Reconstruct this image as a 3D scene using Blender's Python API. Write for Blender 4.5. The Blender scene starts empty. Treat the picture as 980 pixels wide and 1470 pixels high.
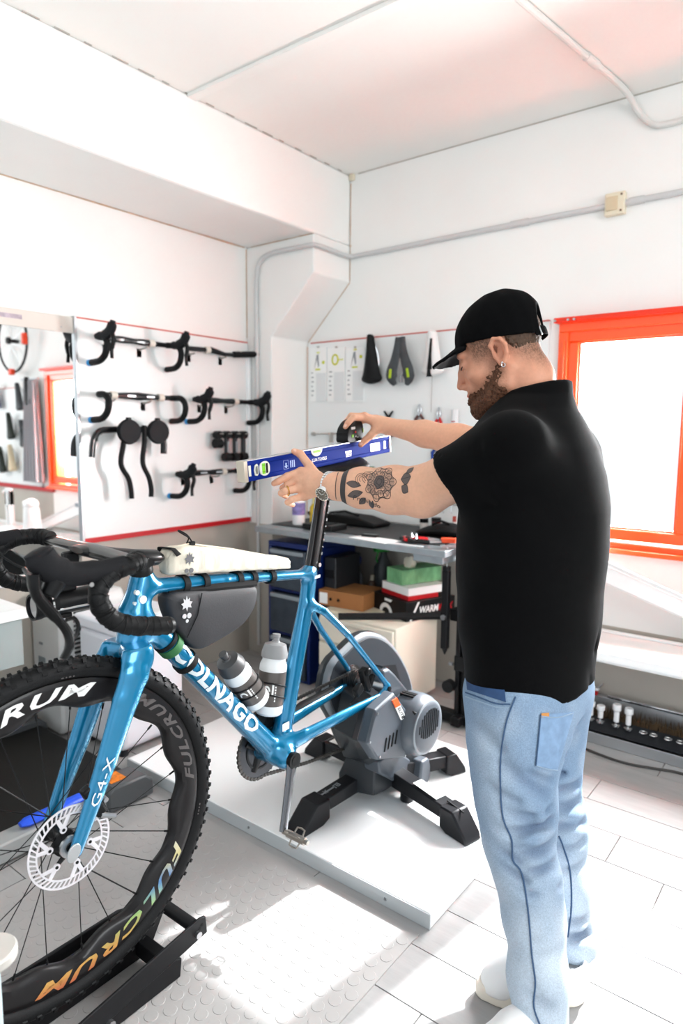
import bpy, bmesh, math, random
import numpy as np
from mathutils import Vector, Matrix, Euler
random.seed(7); RNG = np.random.default_rng(7)
SC = bpy.context.scene
COL = SC.collection
PI = math.pi

# ------------------------------------------------------------------ camera, world, lights, exposure
CAM_H = 1.22
YAW, PIT, ROL, FPX = -0.6610461, -0.1214389, 0.00835962, 959.14
_f = Vector((math.sin(YAW)*math.cos(PIT), math.cos(YAW)*math.cos(PIT), math.sin(PIT)))
_r = Vector((math.cos(YAW), -math.sin(YAW), 0)); _u = _r.cross(_f)
_R = math.cos(ROL)*_r + math.sin(ROL)*_u; _U = -math.sin(ROL)*_r + math.cos(ROL)*_u
cd = bpy.data.cameras.new('camera'); cam = bpy.data.objects.new('camera', cd); COL.objects.link(cam)
cam.matrix_world = Matrix(((_R.x, _U.x, -_f.x, 0), (_R.y, _U.y, -_f.y, 0), (_R.z, _U.z, -_f.z, CAM_H), (0, 0, 0, 1)))
cd.sensor_fit = 'VERTICAL'; cd.sensor_height = 36; cd.sensor_width = 24; cd.lens = FPX/1470*36
cd.clip_start = 0.02
cd.dof.use_dof = True; cd.dof.focus_distance = 1.5; cd.dof.aperture_fstop = 2.8
SC.camera = cam
wd = bpy.data.worlds.new('world'); SC.world = wd; wd.use_nodes = True
bgn = wd.node_tree.nodes['Background']; bgn.inputs[0].default_value = (0.86, 0.935, 1.0, 1); bgn.inputs[1].default_value = 0.8
def area(name, loc, target, sx, sy, power, color=(1, 1, 1)):
    l = bpy.data.lights.new(name, 'AREA'); l.shape = 'RECTANGLE'; l.size = sx; l.size_y = sy; l.energy = power; l.color = color
    o = bpy.data.objects.new(name, l); COL.objects.link(o); o.location = loc
    o.rotation_euler = (Vector(target)-Vector(loc)).to_track_quat('-Z', 'Z').to_euler(); return o
area('window_daylight', (-0.55, 3.12, 1.30), (-0.75, 0.6, 0.2), 1.15, 0.95, 150, (0.97, 0.99, 1.0))
area('right_fill_light', (2.6, 0.6, 1.9), (-0.6, 1.2, 0.3), 1.8, 1.6, 45, (0.97, 0.99, 1.0))  # unseen fill lamp added on the right to brighten the room
SC.view_settings.view_transform = 'Standard'; SC.view_settings.look = 'None'
SC.view_settings.exposure = 0.78; SC.view_settings.gamma = 1.0; SC.view_settings.use_curve_mapping = False
try: SC.cycles.max_bounces = 10; SC.cycles.transparent_max_bounces = 12; SC.cycles.sample_clamp_indirect = 6
except Exception: pass

# ------------------------------------------------------------------ materials
def lin(c):
    if isinstance(c, str): c = [int(c[i:i+2], 16)/255 for i in (0, 2, 4)]
    return tuple((x/12.92 if x <= 0.04045 else ((x+0.055)/1.055)**2.4) for x in c)
MATS = {}
def mat(name, col, rough=0.5, metal=0.0, var=0.0, vscale=8.0, bump=0.0, bscale=60.0, coat=0.0, trans=0.0, ior=1.45, spec=None, emit=0.0, attr=None, sub=0.0, stretch=None, detail=3.0):
    if name in MATS: return MATS[name]
    m = bpy.data.materials.new(name); m.use_nodes = True; nt = m.node_tree; b = nt.nodes['Principled BSDF']
    c = lin(col); I = b.inputs
    I['Base Color'].default_value = (*c, 1); I['Roughness'].default_value = rough; I['Metallic'].default_value = metal
    I['Coat Weight'].default_value = coat; I['Coat Roughness'].default_value = 0.08
    I['Transmission Weight'].default_value = trans; I['IOR'].default_value = ior
    if spec is None and max(c) < .012: spec = .25
    if spec is not None: I['Specular IOR Level'].default_value = spec
    if sub: I['Subsurface Weight'].default_value = sub; I['Subsurface Radius'].default_value = (0.012, 0.004, 0.002); I['Subsurface Scale'].default_value = 1.0
    if emit: I['Emission Color'].default_value = (*c, 1); I['Emission Strength'].default_value = emit
    tc = None
    if var or bump:
        tc = nt.nodes.new('ShaderNodeTexCoord'); mp = nt.nodes.new('ShaderNodeMapping'); nt.links.new(tc.outputs['Object'], mp.inputs[0])
        if stretch: mp.inputs['Scale'].default_value = stretch
    src = None
    if attr:
        at = nt.nodes.new('ShaderNodeVertexColor'); at.layer_name = attr; src = at.outputs[0]; nt.links.new(src, I['Base Color'])
    if var:
        n = nt.nodes.new('ShaderNodeTexNoise'); n.inputs['Scale'].default_value = vscale; n.inputs['Detail'].default_value = detail
        nt.links.new(mp.outputs[0], n.inputs['Vector'])
        mr = nt.nodes.new('ShaderNodeMapRange'); mr.inputs[1].default_value = 0.3; mr.inputs[2].default_value = 0.7
        mr.inputs[3].default_value = 1-var; mr.inputs[4].default_value = 1+var*0.6; nt.links.new(n.outputs[0], mr.inputs[0])
        mx = nt.nodes.new('ShaderNodeMix'); mx.data_type = 'RGBA'; mx.blend_type = 'MULTIPLY'; mx.inputs[0].default_value = 1
        if src: nt.links.new(src, mx.inputs[6])
        else: mx.inputs[6].default_value = (*c, 1)
        nt.links.new(mr.outputs[0], mx.inputs[7]); nt.links.new(mx.outputs[2], I['Base Color'])
    if bump:
        n2 = nt.nodes.new('ShaderNodeTexNoise'); n2.inputs['Scale'].default_value = bscale; n2.inputs['Detail'].default_value = 4
        nt.links.new(mp.outputs[0], n2.inputs['Vector'])
        bp = nt.nodes.new('ShaderNodeBump'); bp.inputs['Strength'].default_value = min(1, bump); bp.inputs['Distance'].default_value = 0.002
        nt.links.new(n2.outputs[0], bp.inputs['Height']); nt.links.new(bp.outputs[0], I['Normal'])
    MATS[name] = m; return m

# ------------------------------------------------------------------ mesh builder
class MB:
    def __init__(s): s.v = []; s.f = []
    def add(s, vs, fs, M=None):
        o = len(s.v)
        for p in vs:
            p = Vector(p)
            if M is not None: p = M @ p
            s.v.append((p.x, p.y, p.z))
        for f in fs: s.f.append(tuple(i+o for i in f))
        return s
    def box(s, c, d, rot=None, M=None):
        x, y, z = d[0]/2, d[1]/2, d[2]/2
        T = Matrix.Translation(c)
        if rot is not None: T = T @ Euler(rot).to_matrix().to_4x4()
        if M is not None: T = M @ T
        return s.add([(-x,-y,-z),(x,-y,-z),(x,y,-z),(-x,y,-z),(-x,-y,z),(x,-y,z),(x,y,z),(-x,y,z)],
                     [(0,3,2,1),(4,5,6,7),(0,1,5,4),(1,2,6,5),(2,3,7,6),(3,0,4,7)], T)
    def bb(s, a, b, M=None):
        return s.box([(a[i]+b[i])/2 for i in range(3)], [abs(b[i]-a[i]) for i in range(3)], M=M)
    def loft(s, rings, close=True, caps=True, M=None):
        n = len(rings[0]); vs = [p for r in rings for p in r]; fs = []
        for k in range(len(rings)-1):
            for i in range(n if close else n-1):
                j = (i+1) % n; fs.append((k*n+i, k*n+j, (k+1)*n+j, (k+1)*n+i))
        if caps and close:
            fs.append(tuple(range(n-1, -1, -1))); m = (len(rings)-1)*n; fs.append(tuple(range(m, m+n)))
        return s.add(vs, fs, M)
    def cyl(s, p0, p1, r0, r1=None, n=16, caps=True, M=None):
        r1 = r0 if r1 is None else r1
        p0, p1 = Vector(p0), Vector(p1); d = (p1-p0).normalized()
        a = d.orthogonal().normalized(); b = d.cross(a)
        ring = lambda p, r: [p+(a*math.cos(2*PI*i/n)+b*math.sin(2*PI*i/n))*r for i in range(n)]
        return s.loft([ring(p0, r0), ring(p1, r1)], caps=caps, M=M)
    def tube(s, pts, r, n=8, closed=False, caps=True, up=None, M=None):
        P = [Vector(p) for p in pts]; k = len(P)
        rr = [(q if isinstance(q, (tuple, list)) else (q, q)) for q in (r if isinstance(r, list) else [r]*k)]
        rings = []; a = None
        for i in range(k):
            t = (P[(i+1) % k]-P[i-1]) if closed else (P[min(i+1, k-1)]-P[max(i-1, 0)])
            t.normalize()
            if up is not None:
                a = Vector(up)-t*t.dot(Vector(up)); a.normalize()
            elif a is None: a = t.orthogonal().normalized()
            else: a = (a-t*t.dot(a)).normalized()
            b = t.cross(a)
            rings.append([P[i]+a*math.cos(2*PI*j/n)*rr[i][0]+b*math.sin(2*PI*j/n)*rr[i][1] for j in range(n)])
        if closed: rings.append(rings[0]); caps = False
        return s.loft(rings, caps=caps, M=M)
    def lathe(s, prof, n=24, M=None, full=2*PI):
        rings = [[(r*math.cos(full*i/n), r*math.sin(full*i/n), z) for i in range(n)] for r, z in prof]
        return s.loft(rings, caps=True, M=M)
    def prism(s, poly, h0, h1, M=None, axis='z'):
        n = len(poly)
        mk = {'z': lambda p, h: (p[0], p[1], h), 'y': lambda p, h: (p[0], h, p[1]), 'x': lambda p, h: (h, p[0], p[1])}[axis]
        vs = [mk(p, h0) for p in poly]+[mk(p, h1) for p in poly]
        fs = [tuple(range(n-1, -1, -1)), tuple(range(n, 2*n))]+[(i, (i+1) % n, n+(i+1) % n, n+i) for i in range(n)]
        return s.add(vs, fs, M)
    def ball(s, c, r, n=12, m=8, M=None):
        r = (r, r, r) if not isinstance(r, (tuple, list)) else r
        rings = []
        for k in range(m+1):
            t = -PI/2+PI*k/m; t = max(-PI/2+0.02, min(PI/2-0.02, t))
            rings.append([(c[0]+r[0]*math.cos(t)*math.cos(2*PI*i/n), c[1]+r[1]*math.cos(t)*math.sin(2*PI*i/n), c[2]+r[2]*math.sin(t)) for i in range(n)])
        return s.loft(rings, M=M)
    def plate_holes(s, outer, holes, h0, h1, M=None): pass
    def build(s, name, m, parent=None, smooth=35, bevel=0.0, bseg=2, sub=0, fix=True, **props):
        me = bpy.data.meshes.new(name); me.from_pydata(s.v, [], s.f)
        if fix:
            b = bmesh.new(); b.from_mesh(me); bmesh.ops.recalc_face_normals(b, faces=b.faces); b.to_mesh(me); b.free()
        return finish(name, me, m, parent, smooth, bevel, bseg, sub, **props)
def finish(name, me, m, parent=None, smooth=35, bevel=0.0, bseg=2, sub=0, **props):
    me.materials.append(m)
    if smooth:
        me.shade_smooth()
        if smooth < 180: me.set_sharp_from_angle(angle=math.radians(smooth))
    o = bpy.data.objects.new(name, me); COL.objects.link(o)
    if parent is not None: o.parent = parent
    if bevel:
        md = o.modifiers.new('bevel', 'BEVEL'); md.width = bevel; md.segments = bseg; md.limit_method = 'ANGLE'; md.angle_limit = 0.7
    if sub:
        md = o.modifiers.new('sub', 'SUBSURF'); md.levels = sub; md.render_levels = sub
    for k, v in props.items(): o[k] = v
    return o
def thing(name, label, cat, loc=(0, 0, 0), rot=(0, 0, 0), group=None):
    o = bpy.data.objects.new(name, None); COL.objects.link(o); o.empty_display_size = 0.05
    o.location = loc; o.rotation_euler = rot if isinstance(rot, tuple) else (0, 0, rot)
    o['label'] = label; o['category'] = cat
    if group: o['group'] = group
    return o
def tag(o, label, cat, group=None):
    o['label'] = label; o['category'] = cat
    if group: o['group'] = group
    return o
def dup(o, loc=None, rot=None, label=None, parent=None, group=None):
    c = o.copy(); COL.objects.link(c)
    if parent is not None: c.parent = parent
    if loc is not None: c.location = loc
    if rot is not None: c.rotation_euler = rot if isinstance(rot, tuple) else (0, 0, rot)
    if label: c['label'] = label
    if group: c['group'] = group
    for ch in [x for x in bpy.data.objects if x.parent is o]: dup(ch, parent=c)
    return c
def inst(name, me, loc, parent=None, rot=(0, 0, 0), scale=(1, 1, 1), **props):   # another piece sharing mesh data
    o = bpy.data.objects.new(name, me); COL.objects.link(o); o.location = loc; o.rotation_euler = rot; o.scale = scale
    if parent is not None: o.parent = parent
    for k, v in props.items(): o[k] = v
    return o
def struct(mb, name, m, parent=None, **k):
    o = mb.build(name, m, parent, **k)
    if parent is None: o['kind'] = 'structure'
    return o
def spline(pts, n=8, closed=False):            # Catmull-Rom through pts
    P = [np.array(p, float) for p in pts]; k = len(P); out = []
    for i in range(k if closed else k-1):
        p1, p2 = P[i], P[(i+1) % k]
        p0 = P[i-1] if (closed or i > 0) else 2*p1-p2
        p3 = P[(i+2) % k] if (closed or i+2 < k) else 2*p2-p1
        for j in range(n):
            t = j/n
            out.append(0.5*((2*p1)+(-p0+p2)*t+(2*p0-5*p1+4*p2-p3)*t*t+(-p0+3*p1-3*p2+p3)*t**3))
    if not closed: out.append(P[-1])
    return [tuple(map(float, p)) for p in out]

# ------------------------------------------------------------------ lettering (built once, flat in xy, height 1)
def _letters(s, bold=0.0, shear=0.0, space=1.0):
    cu = bpy.data.curves.new('t', 'FONT'); cu.body = s; cu.size = 1.0; cu.offset = bold; cu.shear = shear; cu.resolution_u = 2; cu.space_character = space
    o = bpy.data.objects.new('t', cu); COL.objects.link(o)
    dg = bpy.context.evaluated_depsgraph_get(); me = bpy.data.meshes.new_from_object(o.evaluated_get(dg))
    b = bmesh.new(); b.from_mesh(me); bmesh.ops.triangulate(b, faces=b.faces)
    for _ in range(2): bmesh.ops.subdivide_edges(b, edges=[e for e in b.edges if e.calc_length() > .16], cuts=1); bmesh.ops.triangulate(b, faces=b.faces)
    b.to_mesh(me); b.free()
    vs = [tuple(v.co) for v in me.vertices]; fs = [tuple(p.vertices) for p in me.polygons]
    bpy.data.objects.remove(o); bpy.data.curves.remove(cu); bpy.data.meshes.remove(me)
    x0 = min(v[0] for v in vs); x1 = max(v[0] for v in vs); y0 = min(v[1] for v in vs); y1 = max(v[1] for v in vs)
    return [((v[0]-x0)/(y1-y0), (v[1]-y0)/(y1-y0)) for v in vs], fs, (x1-x0)/(y1-y0)
TXT = {}
for key, args in {'COLNAGO': ('COLNAGO', .035, 0, 1.05), 'FULCRUM': ('FULCRUM', .03, .35, 1.15), 'G4-X': ('G4-X', .0, 0, 1.05), 'LUX': ('LUX-TOOLS', .01, 0, 1), 'ELITE': ('ELITE', .03, 0, 1),
                  'X': ('X', .03, .2, 1), 'WARM': ('WARM', .03, .2, 1), 'WAX': ('WAX', .03, .2, 1), 'Familia': ('Prohibido', 0, .2, 1), 'O': ('O', .04, 0, 1)}.items():
    TXT[key] = _letters(*args)
def text(mb, key, fn, h=1.0):
    vs, fs, w = TXT[key]
    mb.add([fn(x*h, y*h) for x, y in vs], fs); return w*h
def text_flat(mb, key, o, ux, uy, h, lift=0.0):
    o, ux, uy = Vector(o), Vector(ux).normalized(), Vector(uy).normalized(); nz = ux.cross(uy)
    return text(mb, key, lambda x, y: o+ux*x+uy*y+nz*lift, h)

# ------------------------------------------------------------------ the sun through the window
sl = bpy.data.lights.new('sun', 'SUN'); sl.energy = 9.0; sl.angle = math.radians(0.9); sl.color = (0.94, 0.97, 1.0)
so = bpy.data.objects.new('sun', sl); COL.objects.link(so); so.location = (0, 6, 6)
so.rotation_euler = Vector((-0.15, -1.0, -0.79)).to_track_quat('-Z', 'Y').to_euler()

# ------------------------------------------------------------------ the setting
XW, YB, YC, XH, XL, ZC = -2.62, 2.83, 2.542, -2.16, -2.44, 2.50       # left wall, back wall, pillar face, pillar head / shaft side, ceiling
M_white = mat('white_wall_paint', 'EFEFEC', .62, var=.025, vscale=2.2, bump=.12, bscale=45)
M_ceil = mat('white_ceiling_paint', 'F2F2EE', .7, var=.02, vscale=1.5)
M_dado = mat('grey_dado_paint', 'B4ADA3', .55, var=.06, vscale=3, bump=.15, bscale=60)
M_red = mat('red_trim', 'B5121B', .4)
M_redlight = mat('faded_red_trim', 'C2574C', .5)
M_orange = mat('orange_red_enamel', 'FF5A1C', .28, var=.05, vscale=6, coat=.4)
M_grime = mat('wall_grime', 'C9A27C', .8, var=.3, vscale=30)
M_pipe = mat('grey_conduit', 'C9C9C8', .45)
M_tile = mat('grey_floor_tile', 'A7A5A4', .30, var=.10, vscale=7, stretch=(1, 5, 1), bump=.1, bscale=30)
M_grout = mat('tile_grout', 'A39C97', .8)
M_mat = mat('grey_studded_rubber', 'ABA8A6', .42, var=.05, vscale=6)
M_black = mat('black_plastic', '101011', .4)
M_blackmatte = mat('black_matte', '0C0C0D', .62)
M_rubber = mat('black_rubber', '17171A', .65, bump=.2, bscale=120)
M_steel = mat('brushed_steel', 'B8BABD', .28, metal=1, var=.06, vscale=40)
M_chrome = mat('chrome', 'DADCDF', .08, metal=1)
M_alu = mat('aluminium', 'C5C8CB', .35, metal=.9)
M_whiteplastic = mat('white_plastic', 'E9E9EA', .35)
M_cream = mat('cream_plastic', 'E3D8C0', .45)
M_board = mat('white_board_panel', 'E9EBEA', .35, var=.015, vscale=2)

def wallbox(mb, a, b): mb.bb(a, b)
# floor slab, tiles and studded mat
floor = struct(MB().bb((-2.77, -2.0, -.12), (2.6, 2.98, -.006)), 'floor', M_grout, smooth=0)
TW, TL = .1525, .61
xs = [-2.62+TL*k for k in range(9)]
tile_me = None; nt_ = 0
for j in range(0, 32):
    y0 = 2.79-TW*(j+1); off = [0.0, .31, .155, .46][j % 4]
    for x in xs:
        x0 = x-off+.0
        if y0 < -1.9 or x0+TL < -2.62 or x0 > 2.5: continue
        if x0 > .9 and y0 < .8: continue
        if tile_me is None:
            t = MB().bb((.0015, .0015, -.006), (TL-.0015, TW-.0015, 0)).build('floor_tile', M_tile, floor, smooth=0); tile_me = t.data; t.location = (x0, y0, 0)
        else: inst('floor_tile', tile_me, (x0, y0, random.uniform(-.0004, .0004)), floor)
rm = thing('rubber_mat', 'grey rubber floor mat with raised round studs under the bicycle', 'floor mat', (-1.70, -1.2, 0))
MB().bb((0, 0, 0), (.94, 2.50, .004)).build('mat_sheet', M_mat, rm, smooth=0)
st = MB()
for i in range(44):
    for j in range(55):
        x = .03+i*.0395+(.0197 if j % 2 else 0); y = .68+j*.0335
        if x > .92 or y > 2.48: continue
        n = 12; v = [(x+.0150*math.cos(2*PI*k/n), y+.0150*math.sin(2*PI*k/n), .004) for k in range(n)]+[(x+.0142*math.cos(2*PI*k/n), y+.0142*math.sin(2*PI*k/n), .0048) for k in range(n)]
        st.add(v, [tuple(range(n, 2*n))]+[(k, (k+1) % n, n+(k+1) % n, n+k) for k in range(n)])
st.build('round_studs', M_mat, rm, smooth=0, fix=False, kind='stuff')

# walls: white above, grey dado below
w = MB(); w.bb((XW-.15, -2.0, .73), (XW, YB+.15, ZC+.05)); wl = struct(w, 'wall_left', M_white, smooth=0)
MB().bb((XW-.15, -2.0, -.1), (XW, YB+.15, .73)).build('grey_dado', M_dado, wl, smooth=0)
WX0, WX1, WZ0, WZ1 = -1.02, -.05, .77, 1.645
w = MB(); w.bb((XW, YB, .72), (WX0, YB+.15, ZC+.05)); w.bb((WX0, YB, WZ1), (WX1, YB+.15, ZC+.05)); w.bb((WX1, YB, .72), (2.6, YB+.15, ZC+.05)); w.bb((WX0, YB, .42), (WX1, YB+.15, WZ0))
wb = struct(w, 'wall_back', M_white, smooth=0)
w = MB(); w.bb((XW, YB, -.1), (WX0, YB+.15, .72)); w.bb((WX1, YB, -.1), (2.6, YB+.15, .72)); w.bb((WX0, YB, -.1), (WX1, YB+.15, .42))
w.build('grey_dado', M_dado, wb, smooth=0)
w = MB(); w.bb((2.6, -2.0, -.1), (2.75, -.9, ZC+.05)); w.bb((2.6, 1.9, -.1), (2.75, 2.98, ZC+.05)); w.bb((2.6, -.9, 2.1), (2.75, 1.9, ZC+.05))
struct(w, 'wall_right', M_white, smooth=0)
ceil = struct(MB().bb((XW-.15, -2.0, ZC), (2.75, YB+.15, ZC+.1)), 'ceiling', M_ceil, smooth=0)
# ceiling battens (cover strips between the boards)
for k, x in enumerate((-2.16,)): pass
MB().bb((XH, 1.79, ZC-.014), (2.6, 1.835, ZC)).build('ceiling_batten', M_ceil, ceil, bevel=.002)
MB().bb((XH, .45, ZC-.014), (2.6, .495, ZC)).build('ceiling_batten', M_ceil, ceil, bevel=.002)
# beam along the left wall and the haunched pillar that carries it
struct(MB().bb((XW, -2.0, 2.157), (XH, YB, ZC)), 'trim_1', M_white, smooth=0, bevel=.012)
w = MB()
w.prism([(XW, 0), (XL, 0), (XL, 1.695), (XH, 1.975), (XH, 2.157), (XW, 2.157)], YC, YB, axis='y')
col = struct(w, 'trim_2', M_white, smooth=0, bevel=.006)
d = MB(); d.bb((XW, YC-.002, 0), (XL+.002, YB, .72)); d.build('grey_dado', M_dado, col, smooth=0)
# grime lines where beam, pillar and ceiling meet the walls (thin dirty sealant beads)
g = MB()
g.tube([(XW+.001, y, 2.157) for y in np.linspace(.4, 2.53, 14)], [random.uniform(.001, .004) for _ in range(14)], n=5)
g.tube([(XW+.002, YC-.001, z) for z in np.linspace(1.7, 2.15, 8)], [random.uniform(.001, .0025) for _ in range(8)], n=5)
g.tube([(XH+.002, YB-.001, z) for z in np.linspace(1.98, 2.46, 8)], [random.uniform(.001, .0026) for _ in range(8)], n=5)
g.tube([(x, YB-.001, 2.157) for x in (XH, XH+.01)], .002, n=5)
g.tube([(XH-.02*k, YC-.001, 2.155) for k in range(0, 22)], [random.uniform(.0006, .0022) for _ in range(22)], n=5)
g.tube([(XL+.28*t, YB-.001, 1.695+.28*t) for t in np.linspace(0, 1, 8)], [random.uniform(.0008, .002) for _ in range(8)], n=5)
g.build('sealant_line', M_grime, col)
g = MB()
for k in range(26):
    y = .1+k*.105; L = random.uniform(.02, .07); g.bb((XH-.001, y, ZC-.003), (XH+.002, y+L, ZC))
g.build('joint_gap', mat('soft_gap', 'B5AFA6', .9), ceil, smooth=0)
MB().bb((XH+.05, YB-.004, ZC-.004), (2.55, YB, ZC)).build('joint_gap', mat('soft_gap', 'B5AFA6', .9), ceil, smooth=0)
MB().bb((XH, YB-.02, ZC-.03), (XH+.03, YB, ZC)).build('plaster_patch', M_cream, ceil, bevel=.005)

# ------------------------------------------------------------------ conduits
cp = thing('electric_conduit', 'grey plastic conduit pipe bent around the pillar head along back wall', 'pipe', (XL, YC, 0))
P = spline([(-.095, -.012, .95), (-.095, -.012, 1.7), (-.095, -.012, 1.99), (-.06, -.012, 2.075), (.02, -.014, 2.10), (.2, -.014, 2.10), (.27, -.014, 2.10), (.293, .0, 2.10), (.294, .1, 2.10), (.294, .2, 2.098), (.303, .262, 2.097), (.33, .275, 2.10), (.5, .275, 2.10), (1.05, .275, 2.105), (1.56, .275, 2.107)], 6)
MB().tube(P, .0115, n=10).build('pipe', M_pipe, cp)
MB().tube([(1.63, .275, 2.107), (4.9, .275, 2.108)], .0115, n=10).build('pipe', M_pipe, cp)
for a, b in (((-.095, -.012, 1.62), (-.095, -.012, 1.70)), ((1.16, .275, 2.106), (1.24, .275, 2.106)), ((1.645, .275, 2.107), (1.70, .275, 2.107)), ((-.095, -.012, 1.0), (-.095, -.012, 1.05))):
    MB().cyl(a, b, .0145, n=12).build('coupling', M_pipe, cp)
MB().cyl((-.095, -.012, .05), (-.095, -.012, .95), .009, n=8).build('pipe', M_pipe, cp)
jb = thing('junction_box', 'cream square junction box on the conduit above the window', 'electrical box', (-.845, YB, 2.107))
MB().bb((-.038, -.03, -.042), (.038, 0, .042)).build('housing', M_cream, jb, bevel=.004)
MB().bb((-.03, -.036, -.026), (.012, -.029, .026)).build('cover', mat('cream_plastic_dark', 'D2BFA0', .5), jb, bevel=.002)
for sx, sz in ((.025, .03), (.025, -.03)): MB().cyl((sx, -.033, sz), (sx, -.028, sz), .004, n=8).build('screw', mat('brown_screw', '6E5540', .5), jb)
cc = thing('ceiling_conduit', 'thin white surface conduit running across the ceiling and down back wall', 'pipe', (0, 0, ZC))
P = spline([(-1.02, 1.2, -.011), (-.965, 1.6, -.011), (-.885, 2.2, -.011), (-.835, 2.56, -.011), (-.815, 2.70, -.014), (-.80, 2.79, -.03), (-.78, 2.815, -.07), (-.73, 2.818, -.125), (-.66, 2.818, -.14), (-.4, 2.818, -.135), (1.2, 2.818, -.12)], 6)
MB().tube(P, .011, n=10).build('pipe', mat('white_conduit', 'DAD8D4', .5), cc)
for a, b in (((-.853, 2.43, -.011), (-.842, 2.51, -.011)), ((-.60, 2.818, -.139), (-.55, 2.818, -.138)), ((-.955, 1.665, -.011), (-.949, 1.71, -.011))):
    MB().cyl(a, b, .0145, n=12).build('coupling', mat('white_conduit', 'DAD8D4', .5), cc)

# ------------------------------------------------------------------ window
win = bpy.data.objects.new('window_1', None); COL.objects.link(win); win.location = (0, YB, 0); win['kind'] = 'structure'
def frame_rect(mb, x0, x1, z0, z1, y0, y1, wd):
    mb.bb((x0, y0, z1-wd), (x1, y1, z1)); mb.bb((x0, y0, z0), (x1, y1, z0+wd)); mb.bb((x0, y0, z0+wd), (x0+wd, y1, z1-wd)); mb.bb((x1-wd, y0, z0+wd), (x1, y1, z1-wd))
FX0, FX1, FZ0, FZ1 = -1.045, -.02, .735, 1.672
f = MB(); frame_rect(f, FX0, FX1, FZ0, FZ1, -.02, .11, .04); f.build('window_frame', M_orange, win, bevel=.003)
MB().bb((FX0-.012, -.055, FZ1-.004), (FX1+.01, 0, FZ1+.016)).build('head_rail', mat('red_enamel', 'E8320F', .35), win, bevel=.003)
for x in (FX0-.004, FX0+.05, FX0+.075): MB().cyl((x, -.062, FZ1+.004), (x, -.053, FZ1+.004), .005, n=8).build('screw', M_steel, win)
MB().bb((FX0-.0, -.045, FZ0-.002), (FX1, .0, FZ0+.018)).build('sill_rail', M_orange, win, bevel=.003)
for (a, b) in ((FX0+.035, -.51), (-.51, FX1-.035)):
    s = MB(); frame_rect(s, a, b, FZ0+.05, FZ1-.035, -.005, .05, .045)
    sh = s.build('sash', M_orange, win, bevel=.005)
    g = MB(); frame_rect(g, a+.045, b-.045, FZ0+.095, FZ1-.08, .005, .03, .008); g.build('glazing_bead', M_orange, sh)
    gm = MATS.get('glass')
    if gm is None:
        gm = bpy.data.materials.new('glass'); gm.use_nodes = True; nt = gm.node_tree; nt.nodes.remove(nt.nodes['Principled BSDF'])
        tr = nt.nodes.new('ShaderNodeBsdfTransparent'); gl = nt.nodes.new('ShaderNodeBsdfGlossy'); gl.inputs['Roughness'].default_value = .02; mx = nt.nodes.new('ShaderNodeMixShader'); mx.inputs[0].default_value = .06
        nt.links.new(tr.outputs[0], mx.inputs[1]); nt.links.new(gl.outputs[0], mx.inputs[2]); nt.links.new(mx.outputs[0], nt.nodes['Material Output'].inputs[0]); MATS['glass'] = gm
    MB().bb((a+.05, .014, FZ0+.1), (b-.05, .018, FZ1-.085)).build('pane', gm, sh, smooth=0)
for z0, z1 in ((1.40, 1.60), (1.15, 1.38), (.82, .95)): MB().bb((FX0+.018, -.026, z0), (FX0+.028, -.018, z1)).build('hinge', M_orange, win, bevel=.002)

# ------------------------------------------------------------------ left wall: display board with handlebars, mirror
bd = thing('display_board', 'white wall display board with red top and bottom edging carrying the handlebars', 'board', (XW+.002, 1.555, 0))
MB().bb((0, 0, .75), (.012, .98, 1.671)).build('panel', M_board, bd, smooth=0)
MB().bb((.0, 0, .728), (.02, .985, .750)).build('bottom_edging', M_red, bd, smooth=0)
MB().bb((0, .004, 1.671), (.014, .975, 1.677)).build('top_edging', M_redlight, bd, smooth=0)
MB().bb((0, -.012, .70), (.022, 0, 1.678)).build('side_edging', M_alu, bd, bevel=.002)
MB().bb((0, .965, .75), (.03, .985, 1.62)).build('side_edging', mat('gloss_white', 'FBFBFB', .1, coat=1), bd, bevel=.004)
M_tag = mat('pale_tape', 'D9D2C6', .6); M_bluecap = mat('blue_bar_plug', '1E8FD0', .4); M_bar = mat('black_bar_tape', '0D0D0E', .55, bump=.3, bscale=200); M_carbon = mat('black_carbon', '141416', .3, coat=.4)
M_hook = mat('grey_hook', 'A8A29C', .4)
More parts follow.
